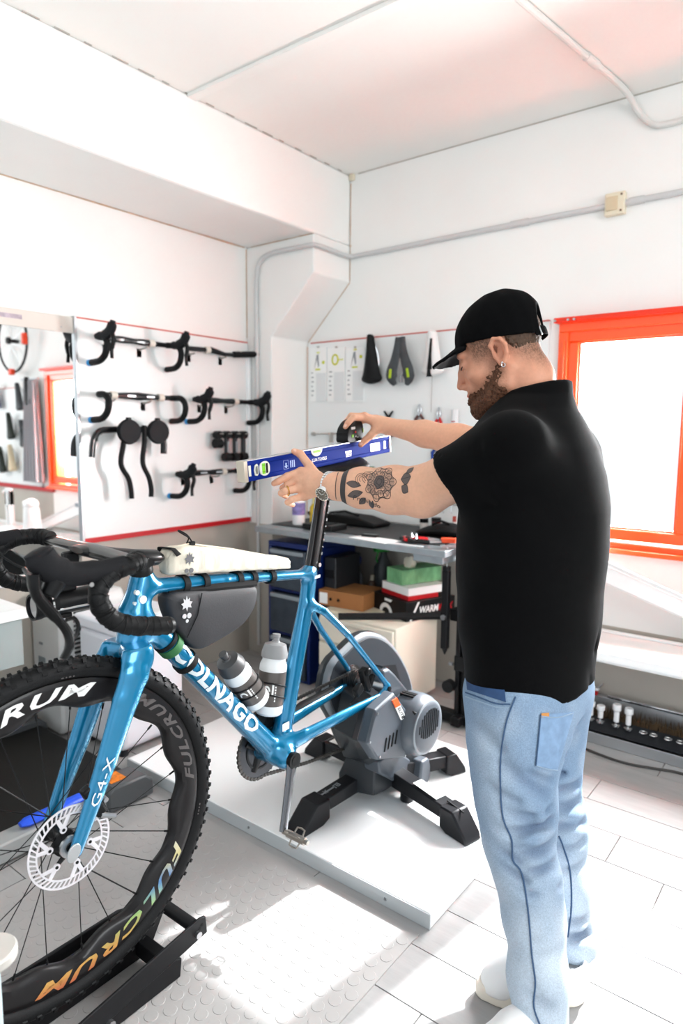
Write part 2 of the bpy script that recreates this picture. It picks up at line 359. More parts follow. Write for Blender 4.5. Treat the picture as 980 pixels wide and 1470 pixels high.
def drop_bar(name, y, z, w, label, hoods=True, plugs=(1, 0), tags=(), logos=0, group='handlebars on the display board'):
    T = thing(name, label, 'handlebar', (XW+.06, y, z), 0, group)
    h = w/2
    top = MB().tube([(0, t*h*.96, 0) for t in np.linspace(-1, 1, 15)], [.0115+.0065*max(0, 1-abs(t)*1.8) if not hoods else .011+.0045*max(0, 1-abs(abs(t)-.35)*2.6) for t in np.linspace(-1, 1, 15)], n=10)
    top.build('bar_top', M_carbon, T)
    for k, s in enumerate((-1, 1)):
        P = spline([(0, s*h*.9, 0), (.012, s*h, .0), (.05, s*h, -.002), (.078, s*h, -.022), (.082, s*h*1.01, -.05), (.066, s*h*1.02, -.082), (.03, s*h*1.03, -.102), (-.03, s*h*1.03, -.106)], 5)
        dr = MB().tube(P, .0135, n=10).build('drop', M_bar, T)
        if plugs[k]: MB().cyl((-.028, s*h*1.03, -.106), (-.046, s*h*1.03, -.106), .0138, n=12).build('end_plug', M_bluecap, dr, label='blue end plug')
        if hoods:
            MB().tube(spline([(.03, s*h, .0), (.06, s*h, -.002), (.095, s*h, .008), (.115, s*h, .026), (.128, s*h, .052)], 4), [(.018, .016)]*5+[(.023, .017)]*8+[(.024, .016)]*2+[(.013, .011)]*2, n=10, up=(0, 0, 1)).build('brake_hood', M_rubber, T)
            MB().tube(spline([(.118, s*h, .006), (.128, s*h*1.0, -.022), (.116, s*h*1.01, -.06), (.118, s*h*1.02, -.096)], 5), [(.008, .010)]*10+[(.006, .008)]*6, n=8, up=(1, 0, 0)).build('brake_lever', M_black, T)
    for t in tags: MB().cyl((0, t*h-.014, 0), (0, t*h+.014, 0), .0165, n=14).build('tape_band', M_tag, T, label='pale tape band')
    for t in (-.62, .3):
        b = MB(); b.bb((-.05, t*h-.012, -.06), (-.046, t*h+.012, -.022)); b.tube([(-.046, t*h, -.028), (.0, t*h, -.0235), (.018, t*h, -.016)], .004, n=6); b.build('wall_hook', M_hook, T)
    for k in range(logos):
        MB().bb((.0145, -.06+.1*k, -.004), (.0165, -.02+.1*k, .004)).build('print', mat('silver_print', 'B9BFC4', .3, metal=.4), T)
    return T
drop_bar('drop_handlebar', 1.803, 1.600, .375, 'black drop handlebar with hoods at the left end of the top row', tags=(.47,))
drop_bar('drop_handlebar', 1.812, 1.362, .395, 'bare drop handlebar without levers in the second row, blue plug on its left end', hoods=False, plugs=(1, 0), tags=(-.62, .62), logos=2)
drop_bar('drop_handlebar', 2.318, 1.362, .385, 'drop handlebar with hoods at the right of the second row, overlapping the pillar', tags=(.42,))
drop_bar('drop_handlebar', 2.212, 1.008, .395, 'drop handlebar with hoods in the bottom row, half behind the blue level', tags=(.5,), logos=2)
rb = thing('flat_handlebar', 'straight black handlebar with a rise, right end of the top row', 'handlebar', (XW+.06, 2.31, 1.603), 0, 'handlebars on the display board')
MB().tube([(0, -.21, -.004), (0, -.10, 0), (0, -.07, .002), (0, .02, -.010), (0, .08, -.008), (.0, .21, .006)], [.0115, .0115, .016, .010, .0105, .0105], n=10).build('bar', M_carbon, rb)
MB().cyl((0, .08, -.006), (.02, .23, .008), .016, n=12).build('grip', M_bar, rb)
for t in (-.095, .125): MB().cyl((.002, t-.012, -.002), (.003, t+.012, 0), .0172, n=14).build('tape_band', M_tag, rb, label='pale tape band')
for t in (-.17, .03): MB().bb((-.05, t-.012, -.06), (-.046, t+.012, -.02)).tube([(-.046, t, -.026), (.0, t, -.0225)], .004, n=6).build('wall_hook', M_hook, rb)
ab = thing('aero_handlebar', 'black time trial handlebar with round elbow pads and two long extensions hanging down', 'handlebar', (XW+.06, 1.765, 1.215), 0, 'handlebars on the display board')
MB().tube(spline([(.02, -.20, -.115), (.02, -.19, -.05), (.01, -.155, -.008), (0, -.09, 0), (0, 0, .002), (0, .09, 0), (.01, .14, -.01), (.02, .165, -.05), (.02, .165, -.108)], 5), [(.013, .015)]*41, n=10).build('base_bar', M_carbon, ab)
for s, y0 in ((0, -.037), (1, .113)):
    MB().lathe([(0, -.012), (.05, -.012), (.055, 0), (.05, .014), (0, .014)], 22, M=Matrix.Translation((.05, y0, -.008)) @ Euler((0, PI/2, 0)).to_matrix().to_4x4() @ Matrix.Scale(1.05, 4, (0, 1, 0))).build('elbow_pad', M_rubber, ab)
    MB().box((.05, y0+.0, .036), (.02, .018, .035)).build('pad_bracket', M_black, ab, bevel=.003)
    y1 = -.055+.105*s
    MB().tube(spline([(.04, y1, .02), (.04, y1-.002, -.05), (.04, y1-.02*(1-s*.3), -.145), (.045, y1+.012-s*.0, -.21), (.05, y1+.02, -.262), (.05, y1+.022-s*.004, -.298)], 5), .0112, n=10).build('extension', M_bar, ab)
MB().bb((-.05, -.15, -.05), (-.046, -.125, -.012)).tube([(-.046, -.137, -.02), (0, -.137, -.018)], .004, n=6).build('wall_hook', M_hook, ab)
for k in range(4):
    y = 2.275+.058*k; short = k == 0
    s = thing('handlebar_stem', ['short black stem at the left of the row of hanging stems', 'black stem with grey print, second in the hanging row', 'black stem with grey print, third in the hanging row', 'plain black stem at the right of the hanging row'][k], 'stem', (XW+.012, y, 1.205), 0, 'stems hung on the display board')
    L = .055 if short else .125
    MB().cyl((.0, 0, -.006), (.09, 0, -.006), .003, n=8).build('wall_peg', M_hook, s)
    MB().tube([(.05, 0, -.02), (.05, 0, -L)], .013, n=10).build('body', M_carbon, s)
    MB().cyl((.032, 0, -.012), (.068, 0, -.012), .02, n=14).build('steerer_clamp', M_black, s)
    MB().cyl((.05, -.02, -L), (.05, .02, -L), .021 if not short else .024, n=16).build('bar_clamp', M_black, s)
    if k in (1, 2): MB().bb((.063, -.006, -.10), (.0642, .006, -.045)).build('print', mat('grey_print', '8C8F92', .5), s)

mr = thing('wall_mirror', 'tall frameless wall mirror with a pale top rail beside the handlebar board', 'mirror', (XW, .3, 0))
MB().bb((.004, 0, .60), (.012, 1.243, 1.61)).build('glass', mat('mirror_silver', 'F4F6F6', .015, metal=1), mr, smooth=0)
MB().bb((0, 0, 1.607), (.016, 1.243, 1.672)).build('top_rail', mat('pale_rail', 'D8CFC6', .4, var=.05, vscale=6), mr, bevel=.002)
MB().bb((.0162, .93, 1.635), (.0168, 1.03, 1.652)).build('faded_label', mat('faded_label', 'B7A9B3', .6, var=.3, vscale=40), mr)
MB().cyl((.016, 1.19, 1.627), (.018, 1.19, 1.627), .003, n=8).build('screw', M_steel, mr)

# ------------------------------------------------------------------ back wall: tool board, cards, saddles, tools
tb = thing('tool_board', 'white tool board with thin red top edge above the workbench', 'board', (-2.43, YB-.002, 0))
MB().bb((0, -.012, .76), (1.34, 0, 1.685)).build('panel', M_board, tb, smooth=0)
MB().bb((0.02, -.014, 1.684), (1.34, 0, 1.690)).build('top_edging', M_redlight, tb, smooth=0)
MB().bb((-.006, -.013, .76), (0, 0, 1.67)).build('side_edging', mat('stained_edge', 'D8B9A4', .6), tb, smooth=0)
M_card = mat('glossy_white_card', 'EFF0EE', .35); M_cardgrey = mat('pale_grey_card', 'DCDEDE', .4); M_yel = mat('lime_yellow_print', 'C9CB1B', .5); M_pgrey = mat('grey_print', '8C8F92', .5)
for k in range(3):
    x = -2.412+.124*k
    c = thing('instruction_card', ['white instruction card with a yellow saddle print, leftmost of three', 'white instruction card with a yellow ring print, middle of three', 'white instruction card with a yellow dotted print, rightmost of three'][k], 'card', (x, YB-.012, 1.375), 0, 'instruction cards on the tool board')
    MB().bb((0, -.008, -.0-.004*k), (.116, -.002, .285-.009*k)).build('sheet', M_card, c, smooth=0)
    MB().bb((.045, -.009, .0), (.112, -.008, .15)).build('text_panel', M_cardgrey, c, smooth=0)
    mbp = MB()
    if k == 1:
        n = 20; mbp.tube([(.052+.019*math.cos(2*PI*i/n), -.0086, .215+.025*math.sin(2*PI*i/n)) for i in range(n)], .0045, n=5, closed=True); mbp.bb((.074, -.0095, .211), (.105, -.008, .216))
    else:
        mbp.ball((.095, -.008, .205+.008*k), (.010, .0015, .009), 10, 6); mbp.bb((.04, -.0095, .166), (.075, -.008, .174)); mbp.bb((.05, -.0095, .255), (.068, -.008, .262))
    mbp.build('yellow_print', M_yel, c)
    g = MB()
    if k != 1: g.prism([(.032, .17), (.048, .245), (.06, .25), (.066, .19), (.06, .18), (.05, .225)], -.009, -.008, axis='y')
    for j in range(6): g.bb((.012, -.0088, .03+.024*j), (.012+random.uniform(.01, .022), -.008, .036+.024*j))
    g.build('grey_print', M_pgrey, c, smooth=0)
    MB().cyl((.058, -.012, .288-.009*k), (.058, 0, .288-.009*k), .005, n=8).build('pin', M_hook, c)
def saddle_mb(L=.245, W=.14, cut=0.0, seg=26, nose=.036, drop=.0):
    # nose at z=L, tail at z=0; local x width, y outward (negative = towards room)
    mb = MB(); rings = []
    for i in range(seg+1):
        t = i/seg; s = t*t*(3-2*t)
        w = (W/2)*(1-max(0, (t-.12)/.88)**.62*(1-nose/W)) if t > .12 else (W/2)*math.sqrt(max(.02, 1-((.12-t)/.12)**2))
        if t > .95: w *= math.sqrt(max(.05, 1-((t-.95)/.05)**2))
        th = .018+.012*(1-t); ring = []
        for j in range(14):
            a = 2*PI*j/14; ring.append((w*math.cos(a), th*.5*math.sin(a)-.012*(1-math.cos(a)**2)*(1 if math.sin(a) < 0 else 0)+.010*math.cos(a)**2, t*L))
        rings.append(ring)
    return mb.loft(rings)
def saddle(name, label, x, z0, L, W, m, y=None, group='saddles on the back wall', rotz=0, tilt=.06):
    T = thing(name, label, 'saddle', (x, (YB-.05) if y is None else y, z0), (tilt, 0, rotz), group)
    saddle_mb(L, W).build('cover', m, T, sub=1)
    r = MB()
    for s in (-1, 1): r.tube(spline([(s*.022, .022, .03), (s*.022, .038, .07), (s*.02, .038, .14), (s*.008, .02, L-.035)], 4), .0035, n=6)
    r.build('rails', M_steel, T); return T
M_saddle = mat('black_saddle_cover', '0B0B0C', .55); M_sadgrey = mat('charcoal_saddle', '3C3F42', .5, var=.25, vscale=30); M_lime = mat('lime_mesh', 'A9C31E', .5); M_sadwhite = mat('white_saddle', 'E6E4E2', .4)
saddle('bike_saddle', 'plain black bicycle saddle hung nose up beside the white cards', -1.982, 1.452, .245, .135, M_saddle)
s2 = thing('bike_saddle', 'charcoal split saddle with lime green patches hung nose up', 'saddle', (-1.803, YB-.05, 1.443), (.06, 0, 0), 'saddles on the back wall')
for s in (-1, 1):
    P = spline([(s*.034, 0, .0), (s*.048, -.006, .03), (s*.046, -.008, .07), (s*.030, -.006, .115), (s*.016, -.004, .17), (s*.010, 0, .225)], 4)
    MB().tube(P, [(.011+.022*min(1, i/5)*(1-max(0, (i-6)/14)*.72), .010) for i in range(len(P))], n=12, up=(1, 0, 0)).build('wing', M_sadgrey, s2)
    MB().box((s*.05, -.018, .055), (.014, .006, .045), (0, s*-.15, 0)).build('lime_patch', M_lime, s2, bevel=.003)
MB().tube([(0, .0, .012), (0, .002, .05)], .010, n=8).build('bridge', mat('grey_print', '8C8F92', .5), s2)
s3 = thing('bike_saddle', 'white saddle with black centre channel hung behind the cap visor', 'saddle', (-1.632, YB-.05, 1.478), (.06, 0, 0), 'saddles on the back wall')
saddle_mb(.21, .13, nose=.05).build('cover', M_sadwhite, s3, sub=1)
MB().tube([(.004, -.028, .03), (.006, -.026, .09), (.01, -.02, .17)], [(.014, .004), (.008, .004), (.006, .003)], n=8, up=(1, 0, 0)).build('channel', M_saddle, s3, label='black centre channel')
MB().prism([(-.012, -.004), (.012, -.004), (.006, .035), (-.006, .035)], -.03, -.02, axis='y').build('rear_clip', M_black, s3)
def plier(name, label, x, z, m, open_=.018, L=.07):
    T = thing(name, label, 'pliers', (x, YB-.025, z), 0, 'hand tools on the tool board')
    for s in (-1, 1):
        MB().tube([(s*.003, 0, 0), (s*open_, 0, -L*.35), (s*open_*.9, 0, -L)], [.006, .008, .007], n=8).build('handle', m, T)
        MB().tube([(s*.001, 0, 0), (s*.008, 0, .018), (s*.002, 0, .05)], [(.006, .004), (.007, .004), (.002, .003)], n=8).build('jaw', M_steel, T)
    MB().cyl((0, -.008, 0), (0, .006, 0), .007, n=10).build('pivot', M_steel, T); MB().cyl((0, .0, .028), (0, .013, .028), .003, n=6).build('wall_peg', M_hook, T)
    return T
plier('pliers', 'red handled pliers hung on the tool board left of the white tube', -1.604, 1.283, mat('red_handle', 'C4161C', .4), .012, .05)
plier('pliers', 'pliers with one blue and one orange handle below the far forearm', -1.613, 1.14, mat('orange_handle', 'E08A1E', .4), .02, .06)
for o in [x for x in COL.objects if x.name.startswith('handle') and x.parent and x.parent.location.z < 1.2][:1]: o.data = o.data.copy(); o.data.materials[0] = mat('blue_handle', '173C8F', .4)
plier('pliers', 'dark pliers with brownish handles hung above the far wrist', -1.71, 1.30, mat('brown_handle', '5B3A38', .5), .02, .055)
t = thing('y_wrench', 'black three arm Y wrench hung on the tool board', 'wrench', (-1.887, YB-.03, 1.285), 0, 'hand tools on the tool board')
for k, a in enumerate((90+38, 90-38, 270)):
    MB().tube([(0, 0, 0), (.042*math.cos(math.radians(a)), 0, .042*math.sin(math.radians(a)))], [.007, .0045], n=8).build('arm', M_black, t)
MB().cyl((0, 0, 0), (0, .03, 0), .004, n=6).build('wall_peg', M_hook, t)
t = thing('grease_tube', 'white tube with a small red print hung beside the red pliers', 'tube', (-1.515, YB-.03, 1.235), 0, 'hand tools on the tool board')
MB().tube([(0, 0, 0), (0, 0, .02), (0, 0, .085)], [(.014, .014), (.017, .014), (.019, .003)], n=12, up=(1, 0, 0)).build('body', M_whiteplastic, t); MB().bb((-.01, -.015, .028), (.01, -.0135, .033)).build('red_print', M_red, t); MB().cyl((0, 0, .08), (0, .018, .08), .003, n=6).build('wall_peg', M_hook, t)
t = thing('tool_rail', 'grey steel tool rail with an empty hook on the tool board, left of the level', 'rail', (-2.29, YB-.012, 1.2), 0)
MB().tube([(-.10, -.02, 0), (.10, -.02, .004)], .004, n=8).build('rod', M_hook, t)
for x in (-.09, .035): MB().bb((x-.006, -.026, -.045 if x > 0 else -.01), (x+.006, 0, .01)).build('bracket', M_hook, t, bevel=.002)
t = thing('red_grip_tool', 'dark red handled tool on a peg at the right end of the level', 'tool', (-1.87, YB-.03, 1.197), 0, 'hand tools on the tool board')
MB().tube([(-.03, 0, 0), (.03, 0, .002)], [.006, .008], n=8).build('grip', mat('dark_red_handle', '7A1518', .45), t); MB().cyl((0, 0, 0), (0, .02, 0), .003, n=6).build('wall_peg', M_hook, t)
for k, (x, z, c, lb) in enumerate(((-1.984, 1.005, '14622F', 'green handled screwdriver hanging above the workbench'), (-1.797, 1.0, '151A18', 'black handled screwdriver hanging above the workbench'))):
    t = thing('screwdriver', lb, 'screwdriver', (x, YB-.03, z), 0, 'hand tools on the tool board')
    MB().lathe([(0, .032), (.013, .032), (.016, .015), (.012, -.01), (.016, -.022), (0, -.026)], 12).build('handle', mat('handle_'+c, c, .35), t)
    MB().cyl((0, 0, -.02), (0, 0, -.12), .003, n=6).build('shaft', M_steel, t); MB().cyl((0, 0, 0), (0, .02, 0), .003, n=6).build('wall_peg', M_hook, t)
t = thing('hook_rail', 'steel rail with small keys hanging, low on the tool board by the black pole', 'rail', (-1.52, YB-.012, .875), 0)
MB().tube([(-.075, -.018, 0), (.08, -.018, .002)], .004, n=8).build('rod', M_hook, t)
for x in (-.06, -.045, .0, .06): MB().tube([(x, -.02, 0), (x, -.022, -.035), (x+.008, -.022, -.04)], .0025, n=6).build('key', M_steel, t)
t = thing('wall_string', 'thin cord hanging from a black pin on the tool board', 'cord', (-1.648, YB-.014, 1.51), 0)
MB().cyl((0, -.012, 0), (0, .002, 0), .005, n=8).build('pin', M_black, t); MB().tube([(0, -.006, 0), (0, -.006, -.2)], .0012, n=5).build('string', M_hook, t)

# ------------------------------------------------------------------ workbench and what stands on and under it
M_bench = mat('galvanised_bench', '9AA3A8', .38, metal=.6, var=.12, vscale=18); M_benchtop = mat('dark_bench_mat', '2E2F30', .6, var=.2, vscale=10)
wb_ = thing('workbench', 'galvanised steel workbench top along the back wall under the tool board', 'workbench', (-2.33, 2.30, 0))
MB().bb((0, 0, .722), (1.06, .515, .75)).build('worktop', M_bench, wb_, bevel=.003)
MB().bb((.02, .10, .75), (.98, .51, .754)).build('top_mat', M_benchtop, wb_, smooth=0)
for x in (.10, .98): MB().bb((x-.02, .47, 0), (x+.02, .51, .722)).build('leg', M_bench, wb_, bevel=.003)
MB().bb((.9, .02, .69), (1.04, .5, .722)).build('bracket', M_bench, wb_, bevel=.003)
def bottle(name, label, cat, x, y, z, prof, m, capprof=None, capm=None, band=None, group=None, rot=(0, 0, 0)):
    T = thing(name, label, cat, (x, y, z), rot, group)
    MB().lathe(prof, 18).build('body', m, T)
    if capprof: MB().lathe(capprof, 16).build('cap', capm, T)
    if band: MB().lathe([(prof[2][0]+.0008, band[0]), (prof[2][0]+.0008, band[1])], 18).build('label_band', band[2], T)
    return T
Z0 = .754
bottle('spray_can', 'white bottle with a purple and green label at the left end of the workbench', 'bottle', -2.19, 2.47, Z0, [(0, 0), (.03, 0), (.032, .01), (.032, .125), (.02, .145), (0, .145)], M_whiteplastic, [(0, .145), (.018, .145), (.016, .175), (0, .178)], M_whiteplastic, (.05, .11, mat('purple_green_label', '8C7FB8', .5, var=.5, vscale=40)))
bottle('oil_bottle', 'yellow oil bottle beside the white bottle on the workbench', 'bottle', -2.13, 2.52, Z0, [(0, 0), (.022, 0), (.024, .01), (.024, .085), (.012, .105), (0, .105)], mat('yellow_plastic', 'C9A92A', .4), [(0, .105), (.012, .105), (.010, .135), (0, .138)], mat('pale_yellow', 'D8CC8A', .5))
t = thing('tool_case', 'long black soft case lying at the back left of the workbench', 'case', (-2.02, 2.66, Z0))
MB().prism([(-.17, 0), (.2, 0), (.21, .02), (.1, .045), (-.06, .05), (-.16, .028), (-.23, .05), (-.2, .02)], -.07, .07, axis='y').build('body', M_blackmatte, t, bevel=.008); MB().tube([(-.1, -.03, .05), (0, -.03, .066), (.08, -.03, .05)], .006, n=6).build('handle', M_black, t)
t = thing('black_box', 'low black box lying on the bench mat behind the seat post', 'box', (-2.0, 2.44, Z0)); MB().bb((-.09, -.06, 0), (.09, .06, .025)).build('body', M_black, t, bevel=.004); MB().bb((-.05, -.04, .025), (.05, .04, .028)).build('lid', M_blackmatte, t, bevel=.001)
t = thing('paper_sheet', 'white paper sheet lying at the front of the workbench', 'paper', (-1.655, 2.36, .7505), -.15)
MB().bb((-.10, -.055, 0), (.115, .065, .0022)).build('sheet', mat('paper_white', 'F3F3F2', .7), t, smooth=0)
t = thing('phone', 'black phone lying on the white paper sheet', 'phone', (-1.70, 2.395, .7532), .2); MB().bb((-.038, -.018, 0), (.038, .018, .010)).build('body', M_black, t, bevel=.004); MB().bb((-.033, -.015, .010), (.033, .015, .0108)).build('screen', mat('dark_glass', '0A0B0D', .1), t)
t = thing('steel_ruler', 'steel ruler lying along the front edge of the workbench', 'ruler', (-1.45, 2.325, .7505), .05); MB().bb((-.11, -.012, 0), (.06, .012, .002)).build('blade', mat('bright_strip', 'E4E6E7', .3), t, smooth=0)
M_hr = mat('red_handle', 'C4161C', .4)
def benchtool(name, label, x, y, rz, m, L=.07, group='tools lying on the workbench'):
    T = thing(name, label, 'tool', (x, y, Z0+.008), rz, group)
    for s in (-1, 1): MB().tube([(0, s*.004, 0), (-L*.5, s*.014, 0), (-L, s*.013, 0)], [.007, .008, .007], n=8).build('handle', m, T)
    MB().tube([(-.003, 0, 0), (.025, 0, 0), (.05, 0, 0)], [(.008, .005), (.008, .004), (.003, .002)], n=8).build('jaw', M_steel, T); MB().cyl((0, 0, -.006), (0, 0, .008), .006, n=10).build('pivot', M_steel, T)
benchtool('cable_cutter', 'red handled cutter lying on the workbench nearest the paper sheet', -1.54, 2.43, 2.4, M_hr)
benchtool('cable_cutter', 'red handled cutter lying in the middle of the tool heap', -1.44, 2.455, .4, M_hr)
benchtool('cable_cutter', 'black handled cutter lying in front of the tool heap', -1.48, 2.385, -.5, M_black)
benchtool('cable_cutter', 'black handled cutter with its jaws towards the orange knife', -1.40, 2.40, .5, M_black, .09)
t = thing('utility_knife', 'orange folded knife on the right front of the workbench', 'knife', (-1.345, 2.46, Z0), .6); MB().prism([(-.03, -.012), (.03, -.015), (.035, .008), (.0, .018), (-.03, .012)], .002, .022).build('grip', mat('orange_grip', 'F0542A', .45), t, bevel=.003); MB().bb((-.06, -.006, .009), (-.03, .006, .013)).build('blade', M_steel, t)
for k, (x, y, r) in enumerate(((-1.50, 2.42, .2), (-1.47, 2.41, 1.2))):
    t = thing('metal_bit', ['small shiny metal bit standing left among the bench tools', 'small shiny metal bit standing right among the bench tools'][k], 'bit', (x, y, Z0), r, 'bits on the workbench'); MB().lathe([(0, 0), (.007, 0), (.007, .02), (.004, .024), (.004, .036), (0, .036)], 8).build('bit', M_chrome, t)
t = thing('saddle_bag', 'black soft bag lying at the right back of the workbench', 'bag', (-1.45, 2.60, Z0), .2)
MB().loft([[(x+.0, w*math.cos(2*PI*j/14), h*.5+h*.5*math.sin(2*PI*j/14)) for j in range(14)] for x, w, h in ((-.13, .01, .01), (-.11, .045, .03), (-.03, .07, .06), (.04, .07, .07), (.10, .05, .05), (.125, .01, .015))]).build('body', M_blackmatte, t, sub=1); MB().tube([(-.04, -.03, .055), (0, -.035, .075), (.04, -.03, .062)], .006, n=6).build('strap', M_black, t)
bottle('small_jar', 'dark red jar standing at the back of the workbench', 'jar', -1.565, 2.74, Z0, [(0, 0), (.022, 0), (.022, .005), (.022, .045), (0, .045)], mat('dark_red_plastic', '5E1420', .4), [(0, .045), (.023, .045), (.023, .062), (0, .062)], M_black)
bottle('small_jar', 'pale jar with a dark lid left of the dark red jar', 'jar', -1.625, 2.73, Z0, [(0, 0), (.02, 0), (.02, .005), (.02, .035), (0, .035)], mat('pale_plastic', 'CFC9C4', .4), [(0, .035), (.021, .035), (.021, .055), (0, .055)], mat('dark_glass', '0A0B0D', .1))
bottle('red_cap_bottle', 'small bottle with a reddish cap at the back right of the workbench', 'bottle', -1.475, 2.75, Z0, [(0, 0), (.015, 0), (.015, .005), (.015, .04), (.008, .05), (0, .05)], mat('pale_plastic', 'CFC9C4', .4), [(0, .05), (.009, .05), (.008, .075), (0, .075)], mat('dusty_red', 'A5453A', .5))

# cream drawer cabinet with the boxes on it
CZ = .385
cb = thing('drawer_cabinet', 'cream steel drawer cabinet under the right end of the workbench', 'cabinet', (-1.92, 2.30, 0))
M_cab = mat('cream_cabinet', 'DDD6C6', .45, var=.03, vscale=5)
MB().bb((0, .012, .02), (.42, .36, CZ)).build('body', M_cab, cb, bevel=.004)
for k, (z0, z1) in enumerate(((.265, .375), (.145, .255), (.03, .135))):
    d = MB().bb((.008, -.004, z0), (.412, .012, z1)).build('drawer', M_cab, cb, bevel=.004)
    MB().bb((.16, -.012, z1-.026), (.26, -.004, z1-.016)).build('handle', mat('cabinet_handle', 'B7B0A2', .4), d, bevel=.002)
M_kraft = mat('brown_cardboard', 'A06A3C', .75, var=.08, vscale=12); M_bk = mat('black_printed_card', '141415', .4)
t = thing('cardboard_box', 'brown cardboard box with a white label on the cream cabinet', 'box', (-1.865, 2.50, CZ+.012), .10)
MB().bb((-.135, -.10, 0), (.11, .10, .075)).build('carton', M_kraft, t, bevel=.002); MB().bb((-.130, -.1012, .01), (-.085, -.1002, .062)).build('label', M_card, t, smooth=0)
for x in (-.068, -.025): MB().cyl((x, -.1014, .035), (x, -.1, .035), .008, n=12).build('hole', mat('dark_hole', '1A120B', .9), t)
t = thing('paper_stack', 'stack of cream papers under the brown cardboard box', 'papers', (-1.81, 2.47, CZ), .05)
for k in range(2): MB().bb((-.13+.01*k, -.12, .0055*k+.0003), (.13+.004*k, .10, .0055*k+.0055)).build('sheet_bundle', M_cream, t, smooth=0)
A_ = math.radians(-20); BH = .088
t = thing('wheel_wax_box', 'long black box with white and red lettering on the cream cabinet', 'box', (-1.525, 2.43, CZ), A_)
MB().bb((-.26, 0, 0), (0, .28, BH)).build('carton', M_bk, t, bevel=.002)
m = MB(); fr = lambda u, v: Vector((-.26+.26*u, -.0014, BH*v)); rt = lambda u, v: Vector((.0014, .28*u, BH*v))
n = 14; arc = [(.42+.19*math.cos(PI*i/n), .10+.52*math.sin(PI*i/n)) for i in range(n+1)]+[(.42+.11*math.cos(PI*i/n), .10+.30*math.sin(PI*i/n)) for i in range(n, -1, -1)]
m.add([fr(u, v) for u, v in arc], [tuple(range(len(arc)))]); m.add([fr(.38, .74), fr(.56, .74), fr(.60, .88), fr(.38, .88)], [(0, 1, 2, 3)])
m.add([rt(.06, .02), rt(.10, .02), rt(.26, .95), rt(.22, .95)], [(0, 1, 2, 3)]); text(m, 'WARM', lambda x, y: rt(.26+x*.095, .34+y*.36))
m.build('white_print', M_card, t, smooth=0, kind='stuff')
m = MB(); text(m, 'WAX', lambda x, y: rt(.64+x*.095, .34+y*.36)); m.build('red_print', M_red, t, smooth=0, kind='stuff')
t = thing('glove_box', 'flat white and red box on top of the long black box', 'box', (-1.535, 2.46, CZ+BH+.0005), A_)
MB().bb((-.20, 0, .020), (0, .22, .055)).build('carton', M_card, t, bevel=.002); MB().bb((-.201, -.001, 0), (.001, .17, .0198)).build('red_lower_half', M_red, t, bevel=.001)
t = thing('tissue_box', 'green patterned tissue box on top of the white and red box', 'box', (-1.59, 2.49, CZ+BH+.0562), A_)
MB().bb((-.115, 0, 0), (0, .23, .068)).build('carton', mat('green_pattern_card', '7DBB86', .5, var=.35, vscale=25, stretch=(1, 1, .6)), t, bevel=.002)
ti = MB()
for k in range(5):
    a = k*1.3; ti.loft([[(-.057+r*math.cos(a+2*PI*j/8)*(1+.3*math.sin(3*j+k))+x0, .08+r*.6*math.sin(a+2*PI*j/8)+.01*k*.4, z) for j in range(8)] for r, z, x0 in ((.024, .066, 0), (.030, .082, .01*math.cos(a)), (.020, .104, .02*math.cos(a)), (.006, .122-.005*k, .022*math.cos(a)))])
ti.build('tissue', mat('tissue_paper', 'F2E9D6', .85), t, kind='stuff', label='crumpled cream tissue')
# shelf at the wall behind, with spray bottles
def spray(name, label, x, y, z, cb, ct, s=1):
    T = thing(name, label, 'bottle', (x, y, z), -.6)
    MB().lathe([(0, 0), (.032*s, 0), (.034*s, .01), (.034*s, .09*s), (.014*s, .13*s), (.012*s, .145*s), (0, .145*s)], 16).build('body', cb, T)
    h = MB(); h.bb((-.016, -.05, .145*s), (.016, .028, .18*s)); h.bb((-.008, -.06, .155*s), (.008, -.05, .17*s)); hd = h.build('spray_head', ct, T, bevel=.005)
    MB().tube([(0, -.03, .145*s), (0, -.04, .12*s), (0, -.028, .10*s)], .005, n=6).build('trigger', ct, T)
spray('spray_bottle', 'spray bottle with a blue head behind the brown box', -1.98, 2.66, CZ+.0, mat('clear_grey_plastic', '6E7680', .3), mat('dark_blue_plastic', '16348F', .4), 1.15)
spray('spray_bottle', 'spray bottle with a green head behind the tissue box', -1.86, 2.74, CZ+.03, mat('dark_grey_plastic', '34383A', .4), mat('green_plastic', '1E8A2C', .4), 1.4)
bottle('brown_bottle', 'small brown bottle with a pale cap beside the blue spray bottle', 'bottle', -1.90, 2.70, CZ, [(0, 0), (.026, 0), (.026, .01), (.026, .07), (.012, .09), (0, .09)], mat('brown_glass', '5B4436', .3), [(0, .09), (.011, .09), (.011, .115), (0, .115)], M_cream)
s_ = thing('low_shelf', 'dark low shelf board carrying the bottles behind the cabinet', 'shelf', (-1.955, 2.66, 0)); MB().bb((-.04, 0, .355), (.22, .16, .384)).build('board', M_bk, s_); MB().bb((-.05, .02, 0), (-.02, .15, .355)).build('upright', M_bk, s_)
